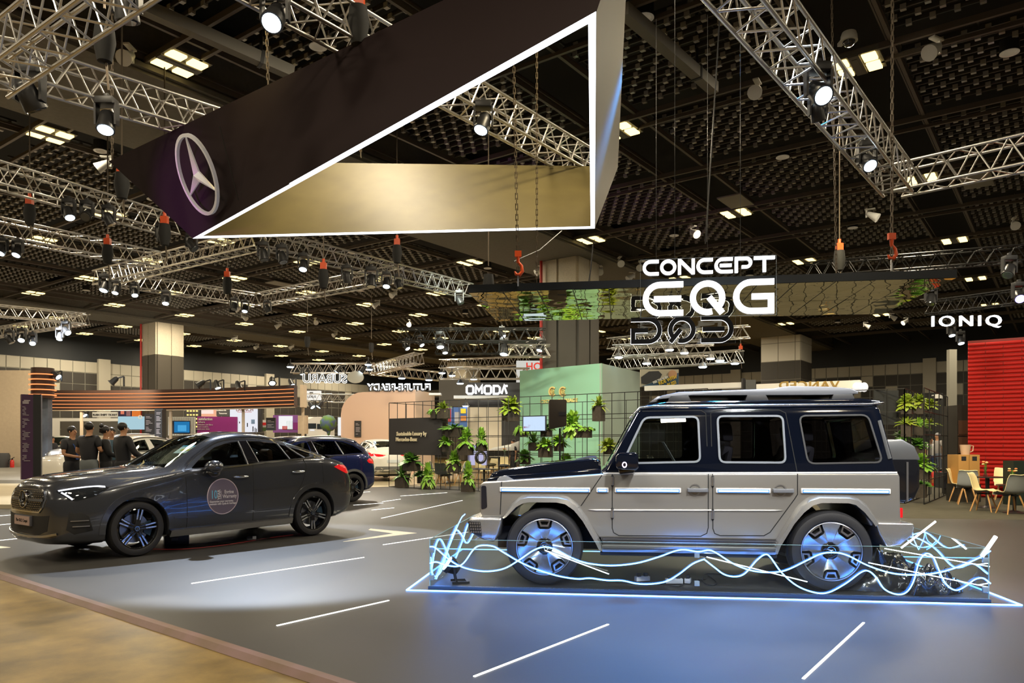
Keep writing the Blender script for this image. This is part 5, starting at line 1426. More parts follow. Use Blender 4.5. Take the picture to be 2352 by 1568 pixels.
HL = [
('lit moving-head lamp under the upper left truss next to a chain',245,283,1.2,(.05,-.35,-1),1,None),
('large lit lamp at the very top, left of the yellow-lit truss',632,42,1.2,(-.1,-.6,-.8),1,7.6),
('dark moving-head lamp at left pointing away, above two ceiling lights',68,225,1.3,(.3,.5,-.9),0,8.2),
('dark lamp hanging at the top edge near the long grey beam',290,20,1.2,(0,.2,-1),0,7.4),
('lit lamp inside the triangle opening under its truss',1110,286,1.05,(-.3,-.35,-1),1,9.6),
('big lit lamp on the descending right truss',1879,215,1.1,(.15,-.7,-.6),1,7.6),
('dark lamp right under the big lit one on the right truss',1878,262,.8,(.3,.3,-1),0,8.0),
('lit lamp at the lower end of the descending right truss',1991,374,1.0,(.1,-.6,-.7),1,9.7),
('small lit lamp under the second left truss',158,492,1,(.4,-.3,-1),1,None),
('dark round lamp next to a lit one under the second left truss',200,496,1,(.1,-.6,-.5),0,None),
('dark lamp under the second left truss, third in its row',250,506,1,(.5,.2,-1),0,None),
('lit lamp at the left edge under the third truss',41,580,1,(-.1,-.5,-1),1,None),
('lit lamp cut by the left edge of the view',5,576,1,(-.1,-.5,-1),1,None),
('dark lamp hanging below the purple triangle corner',440,566,1,(.5,-.1,-.6),0,None),
('dark lamp hanging left of the purple triangle corner',372,545,1,(-.2,.2,-1),0,None),
('large lit lamp at the truss corner, first of the row of four',241,660,1.25,(-.1,-.4,-1),1,None),
('lit lamp at the truss corner, second of the row of four',266,668,1,(0,-.4,-1),1,None),
('lit lamp in the row of four, third',309,674,1,(.3,-.4,-1),1,None),
('lit wide lamp in the row of four, last on the right',381,692,1.1,(.1,-.4,-1),1,None),
('lit lamp below the truss bend in the middle',563,711,1,(0,-.4,-1),1,None),
('dark lamp left of the lit one below the truss bend',538,706,1,(0,-.4,-1),0,None),
('dark lamp right of the truss bend',614,712,1,(.4,.2,-1),0,None),
('lit lamp under the yellow-lit middle truss',697,612,1.1,(0,-.4,-1),1,None),
('dark lamp on the middle truss, leftmost of three',605,588,1.1,(.2,-.1,-1),0,None),
('dark lamp on the middle truss beside the lit one',648,594,1.1,(.3,-.2,-1),0,None),
('dark boxy lamp on the middle truss right part',797,640,1.2,(.1,.2,-1),0,None),
('large dark lamp beside a lit one near the truss end',853,648,1.4,(0,-.2,-1),0,None),
('lit lamp near the end of the middle truss',888,652,1.1,(0,-.4,-1),1,None),
('dark lamp right of the lit one near the end of the middle truss',916,655,1,(.3,-.1,-1),0,None),
('dark lamp under the truss tip touching the mirrored canopy',1055,692,1.1,(.3,-.1,-.6),0,None),
('lit lamp with flaps at the far left below the corner truss',50,778,1.2,(.2,-.5,-.7),1,25),
('lit lamp with flaps at the far left, second',75,786,1.1,(.3,-.5,-.7),1,25),
('dark flapped lamp at the far left end',22,782,1.2,(.4,.1,-.7),0,25),
('lit lamp on the corner truss, aimed right',152,762,1.2,(.6,-.3,-.6),1,25),
('lit lamp under the corner truss, aimed down',138,775,1.1,(0,-.4,-1),1,25),
('lit lamp on the black truss, larger one near the pillar',1011,790,1.4,(.1,-.3,-1),1,24),
('lit small lamp below the black truss',1022,806,1.1,(.1,-.3,-1),1,26),
('lit lamp hanging on the short truss left of the red-piped pillar',1158,806,1.6,(-.1,-.3,-1),1,26),
('lit lamp against the red-piped pillar edge',1241,800,1.2,(-.3,-.3,-1),1,26),
('small lit lamp under the left tip of the mirrored canopy',1153,770,1,(.5,-.3,-.8),1,25),
('small lit lamp on the black truss, leftmost one',933,798,1,(.5,-.3,-.8),1,25),
('small lit lamp on the black truss, second from left',966,790,1,(.5,-.3,-.8),1,25),
('violet lamp at the right edge of the view',2340,683,1.3,(-.2,-.6,-.5),1,18),
('dark lamp above the glowing four-letter sign',2138,690,1.3,(-.2,-.2,-.7),0,20),
('dark round lamp at the upper right of the glowing four-letter sign',2318,625,1.4,(-.4,-.3,-.6),0,18),
('lit lamp below the glowing four-letter sign',2185,766,1.2,(0,-.4,-1),1,26),
('lit lamp right below the glowing four-letter sign',2206,784,1.2,(0,-.4,-1),1,26)]
for lab, px, py, s, aim, lit, Y in HL:
    t = head(lab, px, py-3, aim=aim, s=s*.64, lit=bool(lit), Y=Y)
    if 'violet' in lab:
        for o in t.children:
            for c in o.children: c.data = c.data.copy(); c.data.materials.clear(); c.data.materials.append(emi('violet_lamp', (.25,.2,1), 12))
# flood lamps with white glow on far trusses
fl_ = [(1421,820,'behind the wagon, left edge of the lit truss square'),(1485,834,'behind the wagon, lowest one of the lit truss square'),(1538,803,'behind the wagon, upper left of the lit truss square'),(1572,810,'behind the wagon, upper middle of the lit truss square'),(1632,823,'behind the wagon, third from the right on the lit truss'),(1654,828,'behind the wagon, second from the right on the lit truss'),(1688,834,'behind the wagon, rightmost on the lit truss'),(1614,842,'behind the wagon below the lit truss'),
(667,842,'at the left tip of the far truss with mirrored letters'),(846,837,'at the right tip of the far truss, upper'),(848,848,'at the right tip of the far truss, lower'),(1015,856,'on the far truss above the peach booth, middle'),(1038,862,'on the far truss above the peach booth, right of middle'),(923,868,'on the far truss above the peach booth, left'),(985,872,'on the far truss above the peach booth, lower middle'),(1057,880,'on the far truss left of the white-lettered dark booth'),(1088,870,'on the far truss above the white-lettered dark booth'),(1070,932,'inside the white-lettered dark booth')]
for px, py, lb in fl_:
    Y = 27 if 1400 < px < 1700 else 36; c = P(px, py, Y); s = .8 if px > 1400 else .9
    t = thing('flood_lamp', 'glowing white flood lamp '+lb, 'stage light', c)
    part('housing', MB().cyl((0,0,.18*s),(0,0,.0),.09*s,.2*s,14).bar((0,0,.18*s),(0,0,.4*s),.04), DARK if px < 1400 else GREYP, t, smooth=50)
    part('lamp_face', MB().cyl((0,0,.0),(0,0,-.05*s),.19*s,.15*s,14), COOL, t)
# ================================================================ chains, hoists
CHN = mat('chain_steel', (.12,.095,.07), .45, .7); ORG = mat('hook_orange', (.75,.09,.015), .4); BAG = mat('black_bag', (.012,.012,.012), .8)
def chain(lab, top, bot, hook=None, r=.014, link_l=.07):
    t = thing('lifting_chain', lab, 'chain', bot)
    L = (V(top)-V(bot)).length; d = V(top)-V(bot); n = int(L/link_l); g = MB()
    for i in range(n):
        a = d*(i/n); b = d*((i+1.25)/n); o = V((r,0,0)) if i % 2 else V((0,r,0))
        g.bar(a+o, b+o, r*.75).bar(a-o, b-o, r*.75)
    part('chain_links', g, CHN, t)
    if hook:
        z = .0
        part('hook', MB().tube([(0,0,.30),(0,0,.22),(.045,0,.17),(.055,0,.10),(.02,0,.05),(-.03,0,.06),(-.045,0,.10)], [.028,.022,.022,.026,.026,.02,.010], 10).box((0,0,.33),(.09,.05,.08)), ORG, t, smooth=50)
        part('shackle', MB().bar((0,0,.05),(0,0,-.10),.02), SATIN, t)
    return t
def cp(px, y0, y1, k): # vertical chain at given depth
    return P(px, y0, k), P(px, y1, k)
a_, b_ = P(1176,-60,10.1), P(1190,640,10.05); chain('steel chain with orange hook holding the left front of the mirrored canopy', a_, b_, True)
a_, b_ = P(1233,-60,10.15), P(1233,652,10.15); chain('thin steel chain behind the hooked one, left part of the mirrored canopy', a_, b_, None, .011)
a_, b_ = P(2050,-20,9.5), P(2048,603,9.5); chain('steel chain with orange hook at the right part of the mirrored canopy', a_, b_, True)
a_, b_ = P(1910,-20,11.4), P(1921,628,11.4); chain('brown chain at the back right of the mirrored canopy', a_, b_, None, .012)
a_, b_ = P(612,55,10.0), P(616,197,10.0); chain('short chain hanging from the big top lamp to the black triangle', a_, b_, None)
a_, b_ = P(257,-20,10.9), P(258,366,10.9); chain('chain at the upper left reaching the left corner of the black triangle', a_, b_, None)
a_, b_ = P(828,335,11.0), P(829,362,11.0); chain('short orange-tipped chain at the back edge of the black triangle', a_, b_, None)
def hoist(lab, px, py, Y, s=1.0, org=True):
    c = P(px, py, Y); t = thing('chain_hoist', lab, 'hoist', c)
    part('chain_bag', MB().lathe([(0,-.32*s),(.07*s,-.30*s),(.11*s,-.1*s),(.09*s,.08*s),(0,.09*s)], 14), BAG, t, smooth=50)
    if org: part('hook', MB().box((0,0,.15*s),(.12*s,.09*s,.14*s)).cyl((0,0,.2*s),(0,0,.30*s),.03*s), ORG, t)
    part('lifting_chain', MB().bar((0,0,.25*s),(0,0,9.0-c.z if c.z < 8.6 else .6),.02), CHN, t)
    part('lower_chain', MB().bar((.02,0,-.3*s),(.05,0,-.6*s),.02), CHN, t)
for lab, px, py, Y, o in (('black hoist bag with orange hook above the second left truss',280,410,12.5,1),('black hoist bag with orange hook above the third left truss',68,480,16,1),('black hoist bag on the truss below the purple triangle corner',378,525,15,1),
    ('black hoist bag with orange hook above the middle bend truss',522,645,19.5,1),('black hoist bag with orange hook left of the lit lamp on the middle truss',743,628,17,1),('black hoist bag above the row of four lamps',247,572,17,1),
    ('black hoist bag with orange hook above the junction of the middle trusses',912,572,18,1),('dark hoist bag hanging near the grey soffit in the middle',706,778,30,0),('black hoist bag with orange hook behind the mirrored canopy at right',1928,585,16,1),('small hoist with orange hook above the tiled hall pillar',1701,808,30,1),('dark hoist bag hanging over the far dark truss',853,792,34,0),('tall dark hoist bag beside the triangle top chain',240,75,8.6,0),('yellow-lit hoist with orange hook on the top truss',823,35,8.4,1),('dark sling hoist over the left end of the mirrored canopy',1122,640,16,0)):
    hoist(lab, px, py, Y, 1.1, bool(o))
for lab, a_, b_ in (('thin black cable running down to the glowing letters',P(1657,-30,12),P(1620,560,12)),('thin black cable slanting up from the mirrored canopy',P(1180,600,14),P(1290,530,16)),('thin cable hanging from the ceiling to the canopy top above the pillar',P(1362,560,14),P(1352,650,14))):
    solo('suspension_cable', MB().tube([a_, (a_+b_)/2+V((0,0,-.1)), b_], .012, 6), BLACK, lab, 'cable', smooth=60)
# ================================================================ booths and signs behind the cars
def slab_px(x0, y0, x1, y1, Y, th=.1, Y2=None):
    """upright board whose front fills the given picture rectangle at distance Y (right end at Y2)"""
    Y2 = Y2 or Y; a = P(x0,y1,Y); b = P(x1,y1,Y2); zt0 = P(x0,y0,Y).z
    d = (b-a); d.z = 0; n = V((-d.y,d.x,0)).normalized()
    if n.y < 0: n = -n
    z0 = a.z; z1 = zt0
    return MB().add([V((a.x,a.y,z0)),V((b.x,b.y,z0)),V((b.x,b.y,z0))+n*th,V((a.x,a.y,z0))+n*th,V((a.x,a.y,z1)),V((b.x,b.y,z1)),V((b.x,b.y,z1))+n*th,V((a.x,a.y,z1))+n*th],
        [(0,3,2,1),(4,5,6,7),(0,1,5,4),(1,2,6,5),(2,3,7,6),(3,0,4,7)])
def board(name, lab, cat, x0, y0, x1, y1, Y, m, th=.1, Y2=None, ground=False, rows=(), bevel=0):
    """flat board thing with optional coloured inserts: rows=(name, x0,y0,x1,y1, mat) in picture pixels on its face"""
    Y2 = Y2 or Y
    a = P(x0,y1,Y); b = P(x1,y1,Y2)
    if ground: y1 = CY+EH*FP/Y
    t = thing(name, lab, cat, V(((a.x+b.x)/2,(a.y+b.y)/2,P(x0,y1,Y).z)))
    part('board_face', slab_px(x0,y0,x1,y1,Y,th,Y2), m, t, world=True, bevel=bevel)
    def yy(x): return 1/(1/Y+(1/Y2-1/Y)*(x-x0)/max(1,(x1-x0)))-.02
    for r in rows:
        if r[0] == 'text':
            _, txt, cx, cy, h, mm, sx, mir = r; Yc = yy(cx)-.02; size = h*Yc/FP*1.4; rz = math.atan2(b.y-a.y,b.x-a.x)
            g = text_mb(txt, size, .02, facing(P(cx,cy,Yc), rz), mir, sx=sx, bold=size*.02)
            part('lettering', g, mm, t, world=True)
        else:
            n_, q0, w0, q1, w1, mm = r
            part(n_, slab_px(q0,w0,q1,w1,yy(q0)-.015,.02,yy(q1)-.015), mm, t, world=True)
    return t
CRM = mat('cream_panel', (.62,.50,.36), .5, noise=(6,(.58,.46,.33),.3)); PWHT = mat('poster_white', (.8,.8,.78), .5)
WGL = emi('backlit_white', (1,.96,.88), .95); LETW = emi('letter_glow', (.9,.97,1), 3.5)
INK = mat('dark_ink', (.02,.02,.025), .5); GOLD = mat('gold_letters', (.62,.42,.12), .35, .5); PALE = mat('pale_text', (.55,.5,.52), .5)
# left cream wall of the far booth
board('booth_wall', 'tall cream booth wall at the left edge behind the fire extinguisher', 'wall panel', -160, 850, 79, 1076, 42, CRM, .4)
t = thing('fire_extinguisher', 'red fire extinguisher at the foot of the cream wall at the left edge', 'fire extinguisher', P(28,1076,41))
part('cylinder', MB().lathe([(0,0),(.1,0),(.1,.40),(.05,.48),(0,.5)], 16), mat('extinguisher_red', (.6,.02,.015), .3), t, smooth=40)
part('hose', MB().tube(spline([(0,0,.5),(-.12,0,.52),(-.2,0,.4),(-.18,0,.25)],4), .018, 6), BLACK, t)
part('valve', MB().box((0,0,.52),(.06,.05,.08)).bar((0,0,.56),(.12,0,.62),.03), BLACK, t)
solo('waste_bin', MB().lathe([(0,0),(.38,0),(.42,.7),(.36,.85),(0,.85)], 20, M.Translation(P(3,1076,41))), mat('bin_grey', (.05,.05,.055), .5), 'dark grey rounded bin at the left edge against the cream wall', 'bin', smooth=40)
# purple totem on its glass panel
Yt = 17.6
t = thing('info_totem', 'tall purple information totem on a glass stand left of the dark grey coupe', 'totem', P(66,CY+EH*FP/Yt,Yt))
part('totem_panel', slab_px(49,905,76,1101,Yt,.16,Yt+.15), mat('totem_purple', (.07,.028,.075), .35), t, world=True)
part('totem_side', slab_px(76,905,79,1101,Yt+.15,.16,Yt+.5), BLACK, t, world=True)
part('glass_stand', slab_px(54,905,93,1166,Yt+.1,.02,Yt+.5), glass('stand_glass', (.85,.92,.88), .04, .4), t, world=True)
part('glass_edge', slab_px(92,905,93.6,1166,Yt+.5,.03), BLACK, t, world=True)
g = MB(); rr = random.Random(4)
for k in range(46):
    y = 918+k*3.1
    if k % 9 in (3,4): continue
    w = rr.uniform(4,16) if k > 4 else 15
    x0 = 52+(0 if k % 3 else 3)
    q = slab_px(x0,y,x0+w*.95,y+(1.0 if k > 4 else 2.2),Yt-.02+.003*(x0-49),.01,Yt+.02+.005*(w)); g.add(q.v, q.f)
part('totem_print', g, PALE, t, world=True)
# dark base block under it
board('floor_block', 'low dark block on the floor behind the coupe number plate', 'block', 43, 1182, 118, 1226, 13.2, BLACK, .35)
# dark grey backdrop with vertical letters, fin drum, bronze canopy
t = board('backdrop_panel', 'dark blue grey backdrop bearing vertical cream letters beside the totem', 'backdrop', 78, 905, 110, 1072, 31, mat('backdrop_photo', (.05,.055,.07), .5, noise=(1.2,(.16,.19,.25),.4)), .3)
g = MB()
for k, ch in enumerate('GLC'):
    q = text_mb(ch, .42, .03, facing(P(80.5,925+k*16,30.9), 0), bold=.004); K = M.Rotation(R(0),4,'Z'); g.add(q.v, q.f)
for k, ch in enumerate('Coupé'):
    q = text_mb(ch, .40, .03, facing(P(80.5,970+k*13,30.9), 0), bold=.004); g.add(q.v, q.f)
part('lettering', g, mat('cream_letters', (.65,.5,.3), .4), t, world=True)
ORL = emi('orange_line', (1,.30,.10), 1.5); BRZ = mat('bronze_fascia', (.055,.03,.022), .4, .4)
t = thing('fin_drum', 'dark drum with stacked glowing orange rings left of the long curved canopy', 'column', P(98,915,31))
part('drum', MB().lathe([(0,0),(.42,0),(.42,1.25),(0,1.25)], 28), BRZ, t, smooth=40)
for k in range(5): part('glow_ring', MB().lathe([(.42,.12+k*.21),(.50,.12+k*.21),(.50,.16+k*.21),(.42,.16+k*.21)], 28), ORL, t, smooth=40)
t = thing('curved_canopy', 'long curved bronze canopy with glowing orange lines above the far booth', 'canopy', P(400,938,33))
cpath = [(V((P(x,938,Y).x, Y, 0))) for x, Y in [(x, 34.0-3.2*((x-115)/575)**1.5+0.6*math.sin((x-115)/575*math.pi)) for x in range(115, 691, 16)]]
def sweep(z0, z1, off, th):
    g = MB(); n = len(cpath); vs = []
    for p in cpath:
        for (o, z) in ((off,z0),(off,z1),(off+th,z1),(off+th,z0)): vs.append(V((p.x, p.y+o, z)))
    fs = [(0,1,2,3),((n-1)*4+3,(n-1)*4+2,(n-1)*4+1,(n-1)*4)]
    for i in range(n-1):
        for k in range(4): a = i*4+k; b = i*4+(k+1) % 4; fs.append((a, a+4, b+4, b))
    return g.add(vs, fs)
zb0, zt1 = 3.03, 3.93
part('fascia', sweep(zb0, zt1, 0, .5), BRZ, t, world=True)
for k in range(5): part('light_line', sweep(zb0+.10+k*.155, zb0+.125+k*.155, -.025, .03), ORL, t, world=True)
part('underside_trim', sweep(zb0-.03, zb0, .0, .2), CRM, t, world=True)
part('end_cap', slab_px(689,883,697,935,30.7,.5), CRM, t, world=True)
for x, Y in ((180,34),(386,33.5),(554,32.5),(692,31)):
    w_ = P(x,0,Y); part('post', MB().box((w_.x,Y+.25,zb0/2),(.10,.10,zb0)), CRM, t, world=True)
part('front_pillar', slab_px(355,938,374,1060,30,.3), mat('pillar_charcoal', (.035,.033,.035), .5), t, world=True)
# totem prints
for lab, x0, x1, y0, y1, Y in (('dark information totem behind the man in the black jacket',356,372,941,1052,29.6),('dark information totem left of the slim front pillar',332,353,950,1010,33),('dark information totem on the peach booth wall',814,829,966,1003,36.9),('small dark information totem under the canopy right part',611,632,959,988,34)):
    t = board('info_totem', lab, 'totem', x0, y0, x1, y1, Y, mat('totem_black', (.03,.028,.03), .4), .12)
    g = MB()
    for k in range(int((y1-y0)/3)-3):
        if k % 5 == 2: continue
        q = slab_px(x0+3,y0+6+k*3,x0+3+rr.uniform(5,(x1-x0)-5),y0+7+k*3,Y-.02,.01); g.add(q.v, q.f)
    part('totem_print', g, PALE, t, world=True)
# ticket counter
board('ticket_sign', 'white RUSH SHIFT TICKET sign above the far white counter frame', 'sign', 212, 946, 269, 958, 46, PWHT, .1, rows=(('text','RUSH SHIFT TICKET',241,952.5,4.5,INK,1.0,False),))
board('counter_frame', 'white portal frame behind the standing people', 'frame', 117, 960, 272, 967, 45, PWHT, .6, rows=(('leg',117,967,137,1045,PWHT),('back_panel',140,968,270,1000,mat('tile_grey',(.09,.085,.075),.5))))
board('poster', 'dark poster with round pink logo and orange end hanging above the people', 'poster', 272, 938, 323, 956, 47, mat('poster_navy',(.03,.02,.08),.5), .06, rows=(('orange_part',303,939,323,956,mat('poster_orange',(.8,.22,.03),.5)),('round_logo',277,943,285,951,mat('logo_pink',(.8,.25,.2),.5)),('figure',290,941,300,955,mat('poster_pinkgrey',(.3,.15,.2),.5))))
board('poster', 'large pale blue backlit poster behind the man in the black jacket', 'poster', 271, 956, 333, 986, 44, emi('backlit_blue', (.5,.75,.85), .8), .1, rows=(('text','O',322,958,9,PWHT,1.0,False),))
# people-side screens
board('television', 'blue screen on the white slatted wall seen above the coupe', 'screen', 395, 966, 436, 996, 35, mat('screen_frame',(.02,.02,.03),.3), .08, rows=(('screen_picture',400,968,435,993,emi('screen_blue', (.02,.18,.42), 1.0)),('picture_glow',408,976,428,990,emi('screen_blue2', (.08,.4,.75), 1.0))))
t = board('slatted_wall', 'white slatted wall behind the blue screen', 'wall panel', 386, 957, 447, 1000, 36, PWHT, .1)
g = MB()
for k in range(15):
    q = slab_px(388+k*4,958,389.2+k*4,1000,35.97,.03); g.add(q.v, q.f)
part('slats', g, mat('slat_grey',(.45,.45,.43),.5), t, world=True)
board('display_shelf', 'tall dark shelf dotted with yellow lamps left of the purple counter', 'shelf', 426, 938, 457, 992, 40, INK, .3, rows=tuple(('yellow_lamp',429+7*(k % 4),942+9*(k//4),433+7*(k % 4),945+9*(k//4),emi('yellow_dot',(1,.65,.15),2.2)) for k in range(20)))
t = board('curved_counter', 'curved purple counter with white lettering above the coupe roof', 'counter', 453, 956, 545, 1000, 38, mat('counter_purple', (.32,.03,.25), .4), 1.2, Y2=38.6, bevel=.0, rows=(('text','satisfaction',472,962,6,PWHT,.8,False),('text','where',463,969,5,PALE,.8,False),('text','satisfaction. just like a',470,975,3.2,PALE,.9,False),('text','smart modern,',466,980,3.2,PALE,.9,False),('text','match your drive',466,985,3.2,PALE,.9,False)))
board('poster', 'orange and pink lit picture above the purple counter', 'poster', 455, 938, 497, 957, 41, emi('lit_orange', (1,.5,.3), .9), .1, rows=(('pale_shape',460,940,490,950,emi('lit_pale',(1,.8,.7),1.0)),))
board('poster', 'black poster with small white words right of the orange picture', 'poster', 497, 938, 527, 955, 41, INK, .1, rows=(('text','Excellence life',508,942,3.6,PWHT,.8,False),('text','Tomorrow',512,949,3.6,PWHT,.8,False)))
t = board('display_wall', 'bright white display wall with hanging tools and the word LAUNCH', 'display wall', 528, 938, 592, 992, 40, emi('display_white', (.92,.93,1), .9), .1, rows=(('text','LAUNCH',562,941,7,mat('grey_red_ink',(.25,.1,.1),.5),1.0,False),('red_line',545,945.5,578,946.5,mat('line_red',(.5,.03,.03),.5)))+tuple(('hanging_tool',x,y,x+w,y+h,m_) for x,y,w,h,m_ in ((560,970,2,12,INK),(567,971,2,9,INK),(577,963,8,10,mat('tool_blue',(.2,.35,.6),.5)),(580,979,2,12,INK),(585,982,1.5,10,INK),(588,984,1.5,8,INK),(538,975,3,8,GREYP),(549,968,2,4,GREYP))))
board('booth_post', 'tall black post right of the white tool display', 'post', 592, 938, 599, 992, 39.5, INK, .3)
board('poster', 'small white and green poster with a red band', 'poster', 598, 964, 611, 990, 40, PWHT, .08, rows=(('red_band',597,970,611,976,mat('band_red',(.7,.03,.03),.5)),('green_band',598,981,611,989,mat('band_green',(.08,.16,.05),.5))))
board('poster', 'purple and white product poster under the canopy end', 'poster', 627, 953, 684, 993, 38, mat('poster_violet', (.28,.10,.40), .5), .1, rows=(('white_glow',640,955,672,985,emi('lit_white', (1,1,1), .9)),('green_round',658,966,672,986,mat('p_green',(.35,.5,.35),.5)),('purple_jar',673,970,684,986,mat('p_jar',(.25,.02,.22),.5)),('red_bowl',648,978,660,986,mat('p_red',(.6,.08,.06),.5))))
board('booth_screen', 'plain tan panel right of the product poster', 'wall panel', 684, 954, 704, 996, 36, CRM, .3)
# white van and sign, small spotlights on canopy
t = board('white_van', 'white van front far behind the blue SUV', 'van', 704, 963, 750, 1006, 44, PWHT, 2.0, rows=(('windscreen',706,972,726,984,mat('van_glass',(.03,.04,.05),.1)),('side_window',728,973,748,985,mat('van_glass',(.03,.04,.05),.1)),('lamp_panel',712,986,722,989,emi('lit_white',(1,1,1),.9))))
part('van_roof', MB().add([P(704,963,44),P(750,963,44),P(738,957,45.5),P(708,957,45.5)], [(0,1,2,3)]).prism([(P(708,0,44).x,P(0,963,44).z),(P(748,0,44).x,P(0,963,44).z),(P(742,0,44).x,P(0,958,44).z),(P(722,0,44).x,P(0,957,44).z)],44,45.9,'y'), PWHT, t, world=True)
solo('flower_stand', MB().cyl(P(755,1000,39),P(754,978,39),.05,.2,8).sphere(P(754,972,39),.45,10).sphere(P(751,979,39),.3,8), mat('flower_blue', (.08,.10,.35), .6, noise=(4,(.12,.25,.04),.2)), 'bunch of blue flowers and green leaves on a far stand beside the white van', 'flowers', smooth=60)
board('sign_board', 'white backlit LEXUS sign board at the end of the bronze canopy', 'sign', 698, 897, 735, 918, 40, WGL, .3, rows=(('text','LEXUS',716,911,5,INK,1.0,False),('emblem',711,900,719,905,GREYP)))
def far_spot(lab, px, py, Y, aim=(-.5,-.2,-.8), s=.9, lit=True):
    c = P(px,py,Y); a = V(aim).normalized(); t = thing('arm_spotlight', lab, 'spotlight', c)
    part('lamp_head', MB().tube([-a*.2*s,-a*.1*s,a*.15*s,a*.2*s],[.06*s,.12*s,.14*s,.19*s],12), DARK if px > 300 or lit else GREYP, t, smooth=40)
    if lit: part('lens', MB().tube([a*.19*s,a*.205*s],[.14*s,.13*s],12), COOL, t)
    part('arm', MB().bar(-a*.1*s,(-a*.1*s+V((.3*s,.1,.12*s))),.05).bar((-a*.1*s+V((.3*s,.1,.12*s))),(-a*.1*s+V((.3*s,.1,-.35*s))),.05), DARK, t)
for lab, px, py, a in (('spotlight on an arm on the canopy top, leftmost pair member',263,873,(-.6,-.1,-.6)),('bright spotlight at the top of the finned drum',127,860,(.8,-.1,-.6)),('spotlight on the canopy behind the hall pillar right side',462,880,(-.7,-.1,-.5)),('small spotlight beside it on the same arm',498,882,(.3,-.1,-.8)),('dark spotlight near the cream wall patch',547,884,(.3,-.1,-.8)),('lit barn-door spotlight on the canopy end part',625,873,(.2,-.5,-.6)),('pale spotlight right of the barn-door one',668,877,(.4,-.1,-.8)),('spotlight on the truss left of the mirrored letters',695,852,(0,-.1,-1)),('spotlight below the truss over the mirrored letters',777,847,(-.5,-.1,-.8)),('spotlight near the pale oval board',833,848,(-.5,-.1,-.8)),('white spotlight hanging behind the canopy, above the ticket sign',190,948,(.6,-.1,-.7)),('white spotlight under the gantry beam, left',714,929,(.5,-.2,-.6)),('spotlight under the gantry beam, right',736,928,(-.4,-.2,-.6))):
    far_spot(lab, px, py, 31 if py < 900 and px < 640 else 38, a, lit='dark' not in lab)
# peach booth
PCH = mat('peach_wall', (.68,.47,.35), .5); YP = 37.0
def zof(y, Y): return EH-(y-CY)/FP*Y
a = P(783,1000,YP); b = P(954,1000,YP)
xs0, xs1 = a.x, b.x; z1 = zof(900,YP)
g = MB(); rad_ = 1.1
g.prism([(xs0,-.0),(xs1,0),(xs1,z1+.12)]+[(xs0+rad_-rad_*math.sin(R(u)), z1-rad_+rad_*math.cos(R(u))) for u in (0,15,30,45,60,75,90)], YP, YP+3.0, 'y')
t = thing('peach_booth', 'peach coloured booth wall with one rounded corner', 'booth wall', V(((xs0+xs1)/2,YP,0)))
part('front_wall', g, PCH, t, world=True)
b2 = P(992,0,YP+1.6)
part('side_wall', MB().add([V((xs1,YP,0)),V((b2.x,b2.y,0)),V((b2.x,b2.y,z1+.06)),V((xs1,YP,z1+.12)),V((xs1,YP+3,0)),V((b2.x,b2.y+1.4,0)),V((b2.x,b2.y+1.4,z1)),V((xs1,YP+3,z1+.12))],[(0,1,2,3),(3,2,6,7),(1,5,6,2),(4,7,6,5)]), mat('peach_side', (.70,.53,.41), .5), t, world=True)
part('edge_light', slab_px(776,958,782,1000,YP-.1,.1), emi('lit_white',(1,1,1),.9), t, world=True)
# mirrored car-brand letters and oval
def letters_px(lab, txt, cx, cy, h, Y, m, mirror=False, w=None, rz=0.0, sx=1.0, depth=.08, extra=None, spacing=1.0, bold=.03, cat='sign'):
    size = h*Y/FP*1.38; c = P(cx,cy,Y)
    t = thing('letter_sign', lab, cat, V((c.x,c.y,c.z-size*.36)), rz)
    g = text_mb(txt, size, depth, facing(c, rz), mirror, sx=sx, bold=size*bold, spacing=spacing)
    K = WT(t); g.v = [K @ v for v in g.v]
    part('letters', g, m, t)
    return t
t = letters_px('white backlit mirror-written SUBARU letters hanging from the far truss', 'SUBARU', 746, 870, 20, 38, LETW, True, rz=.12, sx=.98)
part('letter_fronts', text_mb('SUBARU', 20*38/FP*1.38, .04, facing(P(746,870,37.9), .12), True, sx=.98, bold=.006), mat('letter_back_grey', (.35,.36,.36), .4), t, world=True)
t = thing('oval_sign', 'pale oval board hanging right of the mirror-written letters', 'sign', P(816,866,38))
part('oval_board', MB().cyl((0,0,0),(0,.1,0),.42,n=36), mat('oval_grey', (.42,.42,.36), .4), t); t.scale = (1,1,.72)
part('hanger', MB().bar((0,0.05,.3),(0,.05,1.0),.04), WHITE, t)
t = letters_px('white glowing mirror-written FUTURE-READY letters above the peach booth', 'FUTURE-READY', 917, 889, 15, 37, LETW, True, rz=-.02, sx=1.0)
part('letter_fronts', text_mb('FUTURE-READY', 15*37/FP*1.38, .04, facing(P(915,892,36.9), -.02), True, bold=.008), INK, t, world=True)
c0 = P(1072,904,38); u_ = 38/FP
t = thing('letter_sign', 'white glowing OMODA letters on the dark far booth', 'sign', c0)
def rr_(x, w=15, h=18): return [(x+a, b) for a, b in ((3,0),(w-3,0),(w,3),(w,h-3),(w-3,h),(3,h),(0,h-3),(0,3),(3,0))]
for pl in ([rr_(0)],[[(21,0),(21,18),(28,7),(35,18),(35,0)]],[rr_(41)],[[(62,0),(62,18),(72,18),(76,14),(76,4),(72,0),(62,0),(62,9)]],[[(80,0),(86,18),(92,0)],[(86,18),(94,18)]]):
    part('glowing_letter', strokes([[(a*u_, b*u_) for a, b in p] for p in pl], 4.2*u_, .08, T=M.Rotation(R(90),4,'X')), emi('omoda_white',(1,1,1),3.0), t)
board('booth_wall', 'dark booth wall behind the white OMODA letters', 'wall panel', 1075, 878, 1195, 1000, 38.6, mat('booth_dark', (.03,.03,.032), .5), .4)
